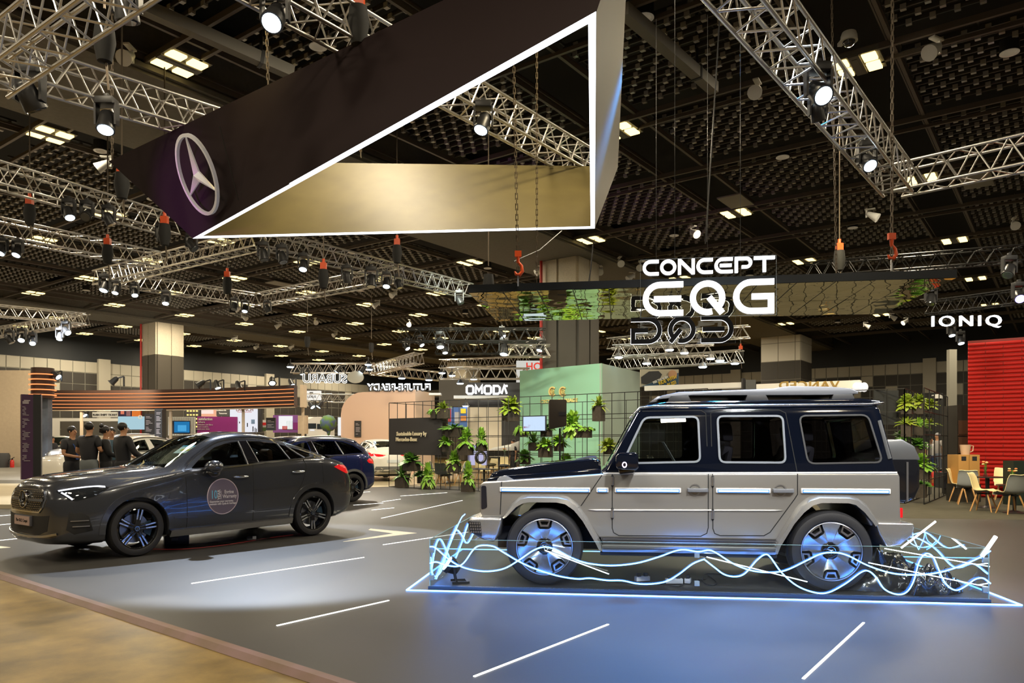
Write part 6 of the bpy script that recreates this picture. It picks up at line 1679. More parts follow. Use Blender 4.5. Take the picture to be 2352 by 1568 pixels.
board('booth_wall', 'grey tiled booth wall left of the OMODA letters', 'wall panel', 1008, 870, 1076, 940, 45, mat('tile_grey',(.09,.085,.075),.5), .4)
board('booth_wall', 'bright cream wall under the white-lettered dark booth', 'wall panel', 1072, 935, 1152, 1034, 37.6, mat('cream_bright', (.75,.68,.55), .5), .2)
board('booth_wall', 'dark grey panel right of the bright cream wall', 'wall panel', 1152, 917, 1194, 1034, 37.6, mat('pillar_charcoal', (.035,.033,.035), .5), .2)
t = board('booth_shelf', 'white ledge below the white OMODA letters', 'ledge', 1042, 908, 1167, 915, 36.5, mat('ledge_white',(.7,.72,.74),.4), 1.0)
board('booth_shelf', 'short white ledge right of the mirror-written FUTURE-READY letters', 'ledge', 985, 902, 1012, 907, 36.5, mat('ledge_white',(.7,.72,.74),.4), .6)
board('billboard', 'blue and yellow billboard behind the plant grid', 'billboard', 1030, 935, 1073, 980, 36, mat('bill_blue', (.04,.12,.40), .5), .1, rows=(('red_stripe',1030,938,1036,968,mat('bill_red',(.5,.03,.06),.5)),('yellow_patch',1058,938,1070,949,mat('bill_yellow',(.8,.6,.02),.5)),('orange_patch',1058,955,1071,966,mat('bill_orange',(.6,.25,.05),.5)),('pale_tower',1044,946,1056,972,mat('bill_grey',(.35,.36,.4),.5))))
board('display_box', 'pale violet display box with a car wheel picture behind the cafe', 'display', 1075, 1022, 1118, 1068, 31, emi('violet_white', (.62,.60,.9), .8), .5)
t = thing('car_wheel_display', 'display car wheel standing in front of the pale violet box', 'wheel', P(1104,1066,30.4)); t.scale = (.62,.62,.62)
part('tyre', MB().lathe([(.30,-.1),(.40,-.1),(.43,-.06),(.43,.06),(.40,.1),(.30,.1)], 28, M.Translation((0,0,.45)) @ M.Rotation(R(90),4,'X') @ M.Rotation(R(35),4,'Y')), TYRE, t, smooth=40)
part('rim', MB().lathe([(.28,-.08),(.30,-.1),(.30,.1),(.28,.08)], 28, M.Translation((0,0,.45)) @ M.Rotation(R(90),4,'X') @ M.Rotation(R(35),4,'Y')), SATIN, t)
t = thing('bonnet_display', 'white show car nose with a seated person behind the plant grid', 'car', P(1170,1035,33))
part('body', MB().prism([(-1.0,0),(1.2,0),(1.2,.55),(.6,.5),(0,.28),(-.7,.15)], 0, 1.6, 'y'), PWH, t, bevel=.08)
# Honda box, pale head block
board('sign_box', 'white sign box with red HONDA letters behind the pillar', 'sign', 1186, 828, 1300, 876, 40, emi('box_white', (.85,.83,.76), .75), 1.0, rows=(('text','HONDA',1252,842,17,mat('honda_red', (.75,.03,.02), .4),1.0,False),))
# mint booth around the pillar
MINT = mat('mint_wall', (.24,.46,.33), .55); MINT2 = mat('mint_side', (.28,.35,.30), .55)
pa_ = P(1381,0,26.2); qa = V((pa_.x,pa_.y,0)); pb_ = P(1194,0,28.9+.0); qb = V((pb_.x,pb_.y,0)); pc_ = P(1470,0,29.5); qc = V((pc_.x,pc_.y,0))
z_c = zof(834,26.2); t = thing('mint_booth', 'large mint green booth block with yellow round double logo around the hall pillar', 'booth', V((qa.x,qa.y,0)))
dL = (qb-qa); dR = (qc-qa); qd = qb+dR
def wallq(p, q, th, z): 
    n = V((-(q-p).y,(q-p).x,0)).normalized()*th
    return MB().add([p,q,q+n,p+n]+[v+V((0,0,z)) for v in (p,q,q+n,p+n)], [(0,3,2,1),(4,5,6,7),(0,1,5,4),(1,2,6,5),(2,3,7,6),(3,0,4,7)])
g = wallq(qb, qa, .06, z_c); part('logo_wall', g, MINT, t, world=True)
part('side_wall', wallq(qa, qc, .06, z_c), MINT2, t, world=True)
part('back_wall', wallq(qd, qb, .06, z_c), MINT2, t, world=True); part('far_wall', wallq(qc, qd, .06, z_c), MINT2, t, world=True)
rzL = math.atan2((qa-qb).y,(qa-qb).x)
def on_mint(px, py):
    r = (px-CX)/FP; A = qb; d = qa-qb; s = (r*A.y-A.x)/(d.x-r*d.y); w_ = A+d*s; return V((w_.x,w_.y,EH-(py-CY)*w_.y/FP))+V((d.y,-d.x,0)).normalized()*.03
YEL = mat('logo_yellow', (.72,.60,.24), .5); ORR = mat('logo_orange', (.65,.33,.12), .5)
for cx_, open_ in ((1270,0),(1294,0)):
    c_ = on_mint(cx_, 899); s_ = .19
    TT = facing(c_, rzL)
    part('logo_ring', strokes([arc(0,0,s_*.86,40,320,24)], s_*.24, .03, T=TT), YEL, t, world=True)
    part('logo_inner_ring', strokes([arc(0,0,s_*.66,45,315,20)], s_*.06, .035, T=TT), ORR, t, world=True)
    part('logo_centre', strokes([arc(0,0,s_*.42,0,340,14), arc(0,0,s_*.18,0,340,10)], s_*.10, .035, T=TT), YEL, t, world=True)
part('lettering', text_mb('CYCLE & CARRIAGE', .19, .03, facing(on_mint(1284,921), rzL), bold=.004, sx=1.05), YEL, t, world=True)
# things beyond the wagon roof
board('billboard', 'billboard with a dark car and yellow RIDE WITH RUSS! words', 'billboard', 1471, 848, 1559, 888, 36, mat('bill_pale', (.5,.46,.36), .5), .15)
t = thing('billboard_print', 'blue slanted banner print of the RIDE WITH RUSS! billboard', 'print', P(1515,888,35.95))
part('blue_wedge', MB().prism([(P(1472,0,36).x,P(0,888,36).z),(P(1558,0,36).x,P(0,888,36).z),(P(1558,0,36).x,P(0,856,36).z),(P(1540,0,36).x,P(0,862,36).z)], 35.93, 35.97, 'y'), mat('wedge_blue', (.02,.07,.14), .5), t, world=True)
part('car_print', MB().prism([(P(a_,0,36).x,P(0,b_,36).z) for a_,b_ in ((1472,866),(1490,853),(1512,852),(1520,860),(1516,868),(1484,882),(1473,880))], 35.92, 35.96, 'y'), INK, t, world=True)
part('face_print', MB().sphere(P(1545,860,35.92),.22,10,sq=(1,.1,1)), mat('skin_print',(.5,.28,.16),.6), t, world=True)
for txt, cx_, cy_, h_, mm in (('FEEL THE RUSH',1517,872,5,PWHT),('RIDE WITH',1533,873,8,mat('words_yellow',(.75,.55,.03),.5)),('RUSS!',1543,881,8,mat('words_yellow',(.75,.55,.03),.5))):
    g = text_mb(txt, h_*36/FP*1.35, .02, facing(P(cx_,cy_,35.86),0) @ M.Rotation(R(22),4,'Z'), bold=.006, sx=.8); part('lettering', g, mm, t, world=True)
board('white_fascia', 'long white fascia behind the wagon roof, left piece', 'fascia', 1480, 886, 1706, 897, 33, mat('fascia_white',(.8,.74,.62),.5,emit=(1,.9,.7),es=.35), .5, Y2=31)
board('white_fascia', 'long white fascia behind the wagon roof under gold letters', 'fascia', 1737, 882, 1975, 900, 30, mat('fascia_white',(.8,.74,.62),.5), .5, Y2=28)
board('fascia_post', 'black post splitting the white fascia', 'post', 1706, 868, 1712, 910, 29.9, INK, .2)
board('fascia_post', 'grey square board beside the black fascia post', 'board', 1713, 872, 1736, 910, 29.8, GREYP, .2)
letters_px('gold mirror-written ADVANCED letters standing on the white fascia', 'ADVANCED', 1882, 885, 18, 28.5, GOLD, True, rz=-.10, sx=1.25, spacing=1.12, depth=.12, bold=.01)
for k in range(3): solo('glass_globe', MB().sphere(P(1985-k*9,889,28),.14,12,sq=(1,1,1.3)), mat('globe_white', (.8,.8,.85), .2, emit=(1,1,1), es=.6), 'pale %s globe lamp at the right end of the gold mirror-written letters' % ('outer','middle','inner')[k], 'lamp', smooth=60)
# glowing four-letter sign
letters_px('white glowing IONIQ letters hanging above the red wall', 'IONIQ', 2219, 738, 25, 22, emi('ioniq_white',(1,1,1),3.0), False, rz=-.10, sx=1.3, spacing=1.28, bold=.0)
# red padded wall
ra0 = P(2223,0,21.5); rb0 = P(2420,0,20.3); A = V((ra0.x,ra0.y,0)); Bq = V((rb0.x,rb0.y,0)); zr = zof(783,21.5)
RED = mat('red_padding', (.40,.008,.005), .65, spec=.25)
t = thing('red_wall', 'tall bright red wall of horizontal padded tiles at the right edge', 'wall panel', A)
d_ = (Bq-A).normalized(); n_ = V((d_.y,-d_.x,0)); L_ = (Bq-A).length
part('backing', wallq(A, Bq, .25, zr), mat('red_dark', (.2,.006,.004), .6), t, world=True)
g = MB(); rows = int(zr/.115)
for r_ in range(rows):
    z = r_*.115+.057; x = -(.42 if r_ % 2 else 0)
    while x < L_:
        x0, x1 = max(x,0)+.006, min(x+.85,L_)-.006
        if x1-x0 > .05:
            vs = []
            for q in (x0,x1):
                for o, zz in ((.0,-.052),(.03,-.035),(.045,0),(.03,.035),(.0,.052)): vs.append(A+d_*q+n_*o+V((0,0,z+zz)))
            g.add(vs, [(k,k+5,k+6,k+1) for k in range(4)]+[(0,1,2,3,4),(9,8,7,6,5)])
        x += .85
part('padded_tiles', g, RED, t, world=True, smooth=60)
# far grey wall pier, dark doorway
board('wall_pier', 'pale grey wall pier left of the red wall', 'pier', 2181, 802, 2198, 1066, 44, mat('pier_grey', (.30,.29,.25), .6), .3)
board('dark_door', 'tall dark doorway on the far wall at right', 'door', 2118, 902, 2166, 1042, 46, mat('door_dark', (.035,.036,.036), .5), .1)
board('dark_shelf', 'tall open black cabinet with brown shelves left of the red wall', 'cabinet', 2199, 930, 2224, 1125, 22.2, mat('cab_black', (.02,.016,.012), .5), .8, ground=True, rows=(('shelf_back',2202,965,2223,998,mat('shelf_brown',(.07,.03,.015),.5)),('shelf_board',2201,997,2223,1000,mat('shelf_brown',(.07,.03,.015),.5)),('shelf_back',2202,1003,2223,1040,mat('shelf_brown',(.07,.03,.015),.5))))
# cartons with jug, extinguishers
CARD = mat('cardboard', (.42,.22,.06), .7)
t = thing('cardboard_box', 'brown cardboard carton with two printed black marks carrying the plastic jug', 'box', P(2226,1112,19.6))
k0 = P(2202,1112,19.6); k1 = P(2251,1112,19.6); w_ = k1.x-k0.x; hh2 = P(0,1044,19.6).z-P(0,1112,19.6).z
part('carton', MB().box((0,.25,hh2/2),(w_,.5,hh2)), CARD, t, bevel=.005)
for xx in (-.14,.14): part('printed_mark', MB().box((xx,-.003,hh2-.10),(.12,.006,.11)), INK, t)
part('tape', MB().box((0,-.004,hh2/2),(.012,.006,hh2)), mat('tape', (.3,.16,.05), .4), t)
t.location.z = max(t.location.z, -.006)
solo('box_stand', MB().box((t.location.x,t.location.y+.25,t.location.z/2),(w_+.05,.52,max(.02,t.location.z))), mat('cab_black', (.02,.016,.012), .5), 'low dark stand under the brown carton', 'stand')
jg = thing('measuring_jug', 'clear plastic measuring jug on the brown carton', 'jug', V((t.location.x+.02,t.location.y+.2,t.location.z+hh2)))
part('jug_body', MB().lathe([(0,0),(.10,0),(.135,.26),(.125,.26),(.09,.01),(0,.01)], 24), mat('jug_plastic', (.6,.42,.3), .3, trans=.0), jg, smooth=40)
part('jug_handle', MB().tube([(.13,0,.24),(.21,0,.23),(.20,0,.10),(.115,0,.06)], .014, 8), mat('jug_plastic', (.6,.42,.3), .3), jg, smooth=60)
for lab, px in (('red fire extinguisher on the floor left of the other, behind the right plant grid',2146),('red fire extinguisher nearest the cafe chairs behind the right plant grid',2160)):
    c = P(px,1115,27); c.z = 0
    c = PZ(px,1116.5,-.006); t = thing('fire_extinguisher', lab, 'fire extinguisher', c)
    part('cylinder', MB().lathe([(0,0),(.13,0),(.135,.42),(.07,.52),(0,.54)], 18), MATS['extinguisher_red'], t, smooth=40)
    part('valve', MB().bar((0,0,.52),(0,0,.60),.05).bar((0,0,.6),(.15,0,.68),.03), BLACK, t)
    part('label_band', MB().lathe([(.137,.12),(.139,.12),(.139,.34),(.137,.34)], 18), mat('ext_label', (.5,.15,.05), .5), t)
board('equipment_case', 'black equipment case on the floor beside the extinguishers', 'case', 2168, 1085, 2206, 1121, 22.5, INK, .5)
board('black_tank', 'black cylinder bin behind the right cafe chairs', 'bin', 2328, 1058, 2362, 1110, 18.5, mat('bin_green', (.01,.018,.014), .5), .4, ground=True)
# far white counter and grey stage seen past the right grid
mb = MB().prism([tuple(PZ(*p)[:2]) for p in ((2120,1075),(2220,1062),(2220,1090),(2130,1100))], -.04, .01, 'z')
struct('floor.006', mb, GREYF)['label'] = 'pale grey floor far behind the right plant grid'
# ================================================================ plant grids, planters, cafe furniture
GRID = mat('grid_black', (.012,.012,.012), .5)
def lattice(name, lab, p, q, H_=2.93, nh=5, step=.4, r=.009, extra=None):
    p = V((p[0],p[1],0)); q = V((q[0],q[1],0)); d = (q-p).normalized(); L = (q-p).length; n = max(1,round(L/step)); 
    return p, d, L, n
def latt_part(t, name, p, q, H_=2.93, nh=5, step=.4, r=.010):
    p = V((p[0],p[1],0)); q = V((q[0],q[1],0)); d = (q-p).normalized(); L = (q-p).length; n = max(1,round(L/step)); g = MB()
    for i in range(n+1): a = p+d*(L*i/n); g.bar(a, a+V((0,0,H_)), r*2)
    for k in range(nh+1): z = H_*k/nh; g.bar(p+V((0,0,max(z,.01))), q+V((0,0,max(z,.01))), r*2)
    return part(name, g, GRID, t, world=True)
ga0 = V((-4.29,26.3,0)); gdir = V((.805,-.593,0)); gL = 11.6
t = thing('plant_grid', 'long black wire grid shelf hung with planters between the peach booth and the wagon', 'plant grid', ga0)
latt_part(t, 'front_grid', ga0, ga0+gdir*gL)
latt_part(t, 'end_grid', ga0, ga0+uA*3.4, step=.85)
latt_part(t, 'back_grid', ga0+uA*3.4, ga0+uA*3.4+gdir*gL, step=.8)
gr0 = V((9.9,19.0,0))
t2 = thing('plant_grid', 'black wire grid shelf with planters behind the wagon rear', 'plant grid', gr0)
latt_part(t2, 'front_grid', gr0, gr0-gdir*3.2, 2.90); latt_part(t2, 'end_grid', gr0, gr0+uA*4.6, 2.90, step=.46); latt_part(t2, 'back_grid', gr0+V((.35,-.26,0)), gr0+V((.35,-.26,0))+uA*4.6, 2.90, step=.92)
board('grid_board', 'plain black board fixed on the right plant grid behind the wagon', 'board', 2008, 896, 2064, 975, 19.4, mat('board_black', (.018,.02,.022), .6), .04)
def gplane(px, off=0.0, base=ga0, d=gdir):
    r = (px-CX)/FP; A = base+uA*off; s = (r*A.y-A.x)/(d.x-r*d.y); return A+d*s
SG_ = gplane(894); sgb = gplane(1014)
t = board('black_sign', 'black board lettered Sustainable Luxury by Mercedes-Benz on the plant grid', 'sign', 894, 961, 1014, 1044, SG_.y-.03, mat('sign_board_black', (.025,.022,.024), .7), .05, Y2=sgb.y-.03,
    rows=(('text','Sustainable Luxury by',944.5,996,9,mat('sign_cream',(.75,.66,.48),.5),.86,False),('text','Mercedes-Benz',933,1009,9,mat('sign_cream',(.75,.66,.48),.5),.86,False)))
POT = mat('planter_brown_black', (.035,.027,.020), .6, noise=(14,(.05,.038,.028),.3))
LEAVES = [mat('leaf_fresh', (.12,.32,.025), .45, noise=(5,(.28,.45,.04),.4)), mat('leaf_dark', (.06,.18,.022), .45, noise=(5,(.12,.27,.03),.4)), mat('leaf_yellow', (.28,.33,.03), .45, noise=(5,(.14,.28,.02),.4))]
def foliage(kind, w, h, seed):
    rr = random.Random(seed); g = MB()
    n = {'fern':64,'spiky':34,'broad':80,'vine':26}[kind]
    for i in range(n):
        a = rr.uniform(0, 6.283); L = rr.uniform(.6,1.05)*w*(1.0 if kind != 'broad' else .8); el = rr.uniform(.25,1.35); wd_ = {'fern':.055,'spiky':.028,'broad':.034,'vine':.05}[kind]*rr.uniform(.8,1.3)*w/.35
        d = V((math.cos(a), math.sin(a), 0)); side = V((-d.y,d.x,0)); k = 6; vs = []
        for j in range(k+1):
            t = j/k; out = math.cos(el)*L*t; z = h*(math.sin(el)*t*1.25-.55*t*t*(1.5-el*.6))
            if kind == 'vine': z = h*.5*math.sin(el)*t-1.3*h*max(0,t-.35)**1.3; out = L*.75*t**.6
            c = d*out+V((0,0,z)); ww = wd_*math.sin(math.pi*min(.98,.08+.92*t))**.7
            if kind == 'fern': ww *= .7+.5*(j % 2)
            if kind == 'broad': ww = wd_*max(0, math.sin(math.pi*max(0,(t-.35)/.65)))*1.3+.006
            vs += [c+side*ww-V((0,0,ww*.3)), c+V((0,0,.004)), c-side*ww-V((0,0,ww*.3))]
        fs = []
        for j in range(k):
            b = j*3; fs += [(b,b+3,b+4,b+1),(b+1,b+4,b+5,b+2)]
        g.add(vs, fs)
        if kind == 'vine':
            for _ in range(3):
                c = V(vs[3*rr.randint(2,k)+1]); s_ = .035*w/.3; q = V((rr.uniform(-1,1),rr.uniform(-1,1),rr.uniform(-.6,.4))).normalized()*s_; u = q.cross(V((0,0,1))).normalized()*s_*.7
                g.add([c-q,c+u,c+q,c-u], [(0,1,2,3)])
    return g
def planter(lab, x0, y0, x1, y1, kind, leaf=0, ph=None, off=0.0, Y=None, seed=None, side=False, fw=None):
    """box (x0,y0)-(x1,y1) in picture pixels; plant rises ph pixels above it"""
    cxp = (x0+x1)/2
    if Y is None: Y = gplane(cxp, off).y
    if y1 > 1118 and Y > 15: Y = min(Y, EH*FP/(y1-CY))
    c = P(cxp, y1, Y); w = (x1-x0)*Y/FP; h = (y1-y0)*Y/FP; ph = ph if ph is not None else 26
    c.z = max(c.z, .0)
    rz = math.atan2(gdir.y, gdir.x)
    dd = min(w*.8, .30); w2 = w*.86
    t = thing('potted_plant', lab, 'potted plant', c, rz)
    part('planter_box', MB().box((0,0,h/2),(w2,dd,h)).box((0,0,h+.004),(w2+.02,dd+.02,.014)), POT, t)
    fw_ = fw or max(w*1.1, .42)
    f = foliage(kind, fw_, ph*Y/FP, seed or int(x0*7+y0)); f.v = [V((v.x, v.y*.8, v.z+h*.96)) for v in f.v]
    part('foliage', f, LEAVES[leaf], t)
    return t
PLS = [ # label, box, kind, leaf, height px, offset
('yellow green spiky plant in a planter on the top tier above the lettered board',1006,940,1032,961,'spiky',2,22,0),
('trailing plant in a planter on the top tier touching the black lettered board',990,942,1007,961,'vine',0,16,0),
('flat wide planter with low grass on the third tier right of the lettered board',1021,982,1066,1003,'spiky',1,10,0),
('bushy green plant in a large square planter near the middle of the left grid',1053,1021,1087,1045,'broad',0,42,0),
('bushy plant in the square planter next right of the largest middle one',1095,1018,1117,1036,'broad',0,38,.3),
('small planter with pale leaves touching the lettered board right edge, low tier',1016,1017,1030,1037,'fern',0,18,0),
('wide fern in a planter above the tables in the middle of the left grid',1030,1065,1057,1084,'fern',0,34,0),
('leafy plant in a long planter right under the lettered board',924,1059,967,1080,'fern',1,22,0),
('spiky leaved plant in a square pot on the floor, leftmost pot',908,1097,938,1119,'spiky',1,32,0),
('monstera plant with big split leaves in a pot on the floor',968,1102,997,1122,'broad',0,42,-.1),
('tall leafy plant in a square pot on the floor nearest the wagon nose',1061,1108,1090,1129,'broad',0,50,-.3),
('small dark pot on the floor behind the monstera',959,1091,970,1110,'fern',1,12,.5),
('big star shaped plant in a planter at the top tier left of the mint booth',1154,939,1194,967,'fern',2,32,.4),
('plant in a planter left of the television',1187,983,1210,1002,'vine',0,28,.2),
('dark planter with low leaves right of the television',1243,983,1266,1002,'fern',1,12,.2),
('spiky dark plant in a square planter below the television',1215,1017,1237,1035,'spiky',1,28,.1),
('wide bright fern in the largest planter below the television',1238,1024,1268,1050,'fern',0,22,0),
('green plant in a planter half hidden by the loudspeaker stand',1273,1017,1294,1036,'fern',0,22,.2),
('dark bushy plant in a low planter behind the cafe chairs',1194,1051,1217,1066,'fern',1,20,.4),
('spider plant with arching leaves in the dark planter near the mint corner',1362,933,1388,967,'spiky',2,26,0),
('tall climbing plant in a narrow planter right of the loudspeaker',1302,962,1318,986,'vine',0,46,.1),
('large overflowing plant in the long planter right of the loudspeaker',1295,986,1338,1005,'broad',0,46,0),
('hanging vine spilling from the brown planter under the big overflowing plant',1330,982,1358,1005,'vine',0,10,0),
('orange green plant in a planter beside the wagon windscreen',1387,1028,1408,1043,'fern',2,24,0),
('low green plant behind the wagon hood, left of the loudspeaker pole',1290,1062,1310,1076,'fern',0,22,.2),
('low yellow green plant behind the wagon hood, right one',1325,1064,1345,1076,'vine',0,22,.3)]
for k, (lab,x0,y0,x1,y1,kd,lf_,ph,off) in enumerate(PLS): planter(lab,x0,y0,x1,y1,kd,lf_,ph*1.25,off,seed=k+3)
RPL = [('yellow green plant on the top tier of the right grid, near one',2070,930,2096,951,'broad',2,34,19.2),('yellow green plant on the top tier of the right grid, middle one',2098,927,2122,951,'broad',2,32,20.5),('yellow green plant on the top tier of the right grid, far one',2124,932,2142,950,'fern',2,22,21.8),
('spiky plant on the second tier of the right grid, near one',2070,975,2094,1003,'spiky',2,26,19.2),('spiky plant on the second tier of the right grid, middle one',2096,978,2122,1000,'spiky',0,26,20.5),('long leaved plant on the second tier of the right grid, far one',2124,974,2140,990,'spiky',2,20,21.8),
('dark leaved plant on the third tier of the right grid',2092,1024,2124,1044,'fern',1,24,20),('bright fern in a round pot on the fourth tier of the right grid',2098,1070,2134,1100,'fern',0,38,19.6),('reddish plant in a dark box at the bottom of the right grid',2096,1112,2128,1142,'fern',1,12,19.2),
('dim plant low behind the wagon spare wheel box',2062,1004,2086,1030,'fern',1,22,20)]
for k, (lab,x0,y0,x1,y1,kd,lf_,ph,Y) in enumerate(RPL): planter(lab,x0,y0,x1,y1,kd,lf_,ph,Y=Y,seed=60+k)
# television and loudspeaker on the grid
tv = gplane(1226,-.15)
board('television', 'lit white screen with a red car lamp picture hung in the plant grid', 'screen', 1200, 955, 1253, 991, tv.y, mat('screen_frame',(.02,.02,.03),.3), .06, Y2=tv.y-.5, rows=(('screen_picture',1202,957,1251,989,emi('screen_white',(.62,.78,1),1.0)),('picture_red',1203,979,1217,983,mat('pic_red',(.45,.02,.12),.5)),('picture_red',1213,975,1219,979,mat('pic_red',(.45,.02,.12),.5)),('picture_blue',1227,974,1230,989,mat('pic_blue',(.03,.15,.4),.5)),('picture_line',1222,957,1223,989,INK)))
spk = P(1281,1085,17.0)
t = thing('loudspeaker', 'dark loudspeaker on a black pole behind the wagon hood', 'speaker', V((spk.x,spk.y,0)))
sz = P(0,983,17).z; s1_ = P(0,918,17).z
part('cabinet', MB().prism([(-.20,sz+.02),(-.17,sz-.02),(.12,sz+.03),(.19,sz+.06),(.19,s1_-.02),(.16,s1_),(-.18,s1_),(-.20,s1_-.03)], -.15, .17, 'y'), mat('speaker_brown', (.045,.035,.025), .6), t, bevel=.012)
part('front_recess', MB().box((.09,-.155,(sz+s1_)/2),(.16,.02,.08)), INK, t)
part('pole', MB().cyl((.05,0,0),(.05,0,sz),.022,n=10), DARK, t, smooth=60)
for k in range(3): a = k*2.1; part('tripod_leg', MB().bar((.05,0,.7),(.05+.5*math.cos(a),.5*math.sin(a),.01),.02), DARK, t)
# ---- chairs
def make_chair(lab):
    t = thing('shell_chair', lab, 'chair', (0,0,0), 0)
    nu, nv = 14, 8
    prof = [(.24,.0,.40),(.235,.0,.445),(.16,.0,.455),(.05,.0,.44),(-.06,0,.43),(-.15,0,.44),(-.205,0,.48),(-.235,0,.56),(-.26,0,.66),(-.285,0,.76),(-.31,0,.83),(-.325,0,.845)]
    pr = spline([(a,b) for a,_,b in prof], 2); n = len(pr)
    def surf(off):
        vs = []
        for i, (x, z) in enumerate(pr):
            t_ = i/(n-1); w = .235-.02*t_ if t_ < .5 else .235-.06*(t_-.5)**1.5*2
            for j in range(nv+1):
                v = j/nv*2-1; cup = .045*v*v*(1 if t_ > .2 else .3); topd = -.03*v**4*(t_ > .85)
                d = V(pr[min(i+1,n-1)])-V(pr[max(i-1,0)]); d.normalize(); nn = V((-d.y,d.x))*-1
                vs.append(V((x+nn.x*(cup+off), v*w, z+nn.y*(cup+off)+topd)))
        return vs
    # nn points to the sitter's side
    g = MB(); a = surf(0); b = surf(.014); N = len(a); fs = []; ms = []
    for i in range(n-1):
        for j in range(nv):
            k = i*(nv+1)+j; q = (k,k+1,k+nv+2,k+nv+1); fs.append(q); ms.append(1); fs.append(tuple(N+z for z in q[::-1])); ms.append(0)
    for i in range(n-1):
        for j in (0,nv): k = i*(nv+1)+j; fs.append((k,k+nv+1,N+k+nv+1,N+k)); ms.append(0)
    for i in (0,n-1):
        for j in range(nv): k = i*(nv+1)+j; fs.append((k,k+1,N+k+1,N+k)); ms.append(0)
    g.add(a+b, fs); g.m = ms
    part('shell', g, [mat('chair_cream', (.80,.68,.38), .4), mat('chair_grey', (.27,.29,.31), .5)], t, smooth=60)
    for sx, sy in ((1,1),(1,-1),(-1,1),(-1,-1)):
        part('leg', MB().cyl((sx*.10-.02,sy*.10,.41),(sx*.21-.02,sy*.21,0),.020,.014,8), mat('beech', (.50,.27,.10), .5), t, smooth=60)
    part('leg_frame', MB().bar((-.13,-.12,.40),(.09,.12,.40),.03).bar((-.13,.12,.40),(.09,-.12,.40),.03), DARK, t)
    return t
ch = make_chair('grey backed shell chair seen from behind, nearest one at the right edge')
CHT = tree(ch); first = True
def chair(lab, px, py, rz, Y=None, grp=None, s=1.0):
    global first
    w = PZ(px, py, -.006) if Y is None else V((P(px,0,Y).x, Y, -.006))
    if first: o = ch; first = False; o.location = w; o.rotation_euler = (0,0,rz); o['label'] = lab
    else: o = dup(ch, w, rz, lab, src=CHT)
    if grp: o['group'] = grp
    return o
g1 = 'shell chairs of the right cafe'
chair('grey backed shell chair seen from behind, nearest one at the right edge',2322,1180,R(88),grp=g1)
chair('cream shell chair in side view turned right, beside the nearest grey backed one',2262,1174,R(-48),grp=g1)
chair('grey backed shell chair farther left, second from the plant grid',2222,1158,R(62),grp=g1)
chair('cream shell chair at the far left of the right cafe, mostly behind a grey back',2207,1152,R(-42),grp=g1)
chair('cream shell chair facing the camera behind the small round table',2306,1148,R(-120),grp=g1)
chair('cream shell chair cut by the right edge of the view',2347,1152,R(200),grp=g1)
g2 = 'shell chairs of the cafe behind the left plant grid'
LC = [('grey backed chair behind the left grid, first right of the lettered board',1018,1119,R(70)),('cream chair just right of the first grey backed one behind the left grid',1004,1110,R(20)),('cream chair seen sideways under the wide fern',1060,1112,R(150)),('cream chair next to the violet display box',1108,1104,R(-60)),('cream chair right of the round stool, behind the left grid',1135,1098,R(-100)),
('cream backed chair near the high table post',1160,1088,R(-80)),('cream chair behind the wagon hood, left one',1180,1092,R(100)),('cream chair behind the wagon hood, second from left',1222,1084,R(-90)),('cream chair behind the wagon hood right below the television',1246,1088,R(-60)),('cream chair behind the wagon hood near the speaker pole',1262,1082,R(-110)),('cream chair behind the wagon hood right of the speaker pole',1318,1088,R(-80)),('cream chair low behind the wagon hood, rightmost',1350,1086,R(-70)),('dark seated chair turned away behind the left grid',1044,1106,R(-30))]
for lab, px, py, rz in LC: chair(lab, px, py, rz, grp=g2)
for k, (px, py) in enumerate(((1420,1080),(1500,1082),(1590,1084),(1680,1090),(1800,1094),(1900,1100))):
    chair('cream chair hidden behind the wagon, mirrored in the gold canopy', px, py, R(40*k), grp='cafe chairs behind the wagon')
def table(lab, px, py, h=.74, r=.34, Y=None, m=None, cat='table'):
    w = PZ(px, py, -.006) if Y is None else V((P(px,0,Y).x, Y, -.006))
    t = thing('round_table', lab, cat, w)
    part('table_top', MB().cyl((0,0,h-.025),(0,0,h),r,n=32), m or mat('table_black', (.02,.018,.016), .25), t, smooth=40)
    part('post', MB().cyl((0,0,.03),(0,0,h-.025),.035,.045,12), DARK, t, smooth=40)
    part('foot', MB().lathe([(0,0),(.22,0),(.22,.012),(.05,.06),(0,.07)], 24), DARK, t, smooth=40)
    return w
def vase(lab, w, h=.74, seed=1):
    t = thing('flower_vase', lab, 'vase', V((w[0],w[1],w[2]+h)))
    part('vase_glass', MB().lathe([(0,0),(.04,0),(.045,.03),(.028,.10),(.04,.22),(.035,.22),(.024,.10),(.038,.02),(0,.015)], 16), glass('vase_glass', (.85,.9,.85), .08, .5), t, smooth=50)
    rr = random.Random(seed); g = MB()
    for i in range(7): g.bar((0,0,.05),(rr.uniform(-.06,.06),rr.uniform(-.06,.06),.32),.006)
    part('stems', g, LEAVES[0], t)
    for i in range(6):
        a = rr.uniform(0,6.28); c = (rr.uniform(.02,.09)*math.cos(a), rr.uniform(.02,.09)*math.sin(a), rr.uniform(.29,.35))
        part('blossom', MB().sphere(c,.032,8,sq=(1,1,.6)), mat(('petal_orange','petal_cream')[i % 2], ((.75,.25,.08),(.8,.62,.3))[i % 2], .6), t)
w1_ = table('small black round table with a flower vase, left one of the right cafe',2268,1166); vase('glass vase of orange and cream flowers left on the small round table',(w1_.x-.05,w1_.y,w1_.z),seed=2)
w2_ = table('black round table with chunky foot behind the nearest grey backed chair',2330,1178,.62); vase('glass vase of flowers behind the nearest grey backed chair',(w2_.x-.05,w2_.y,w2_.z),.62,5)
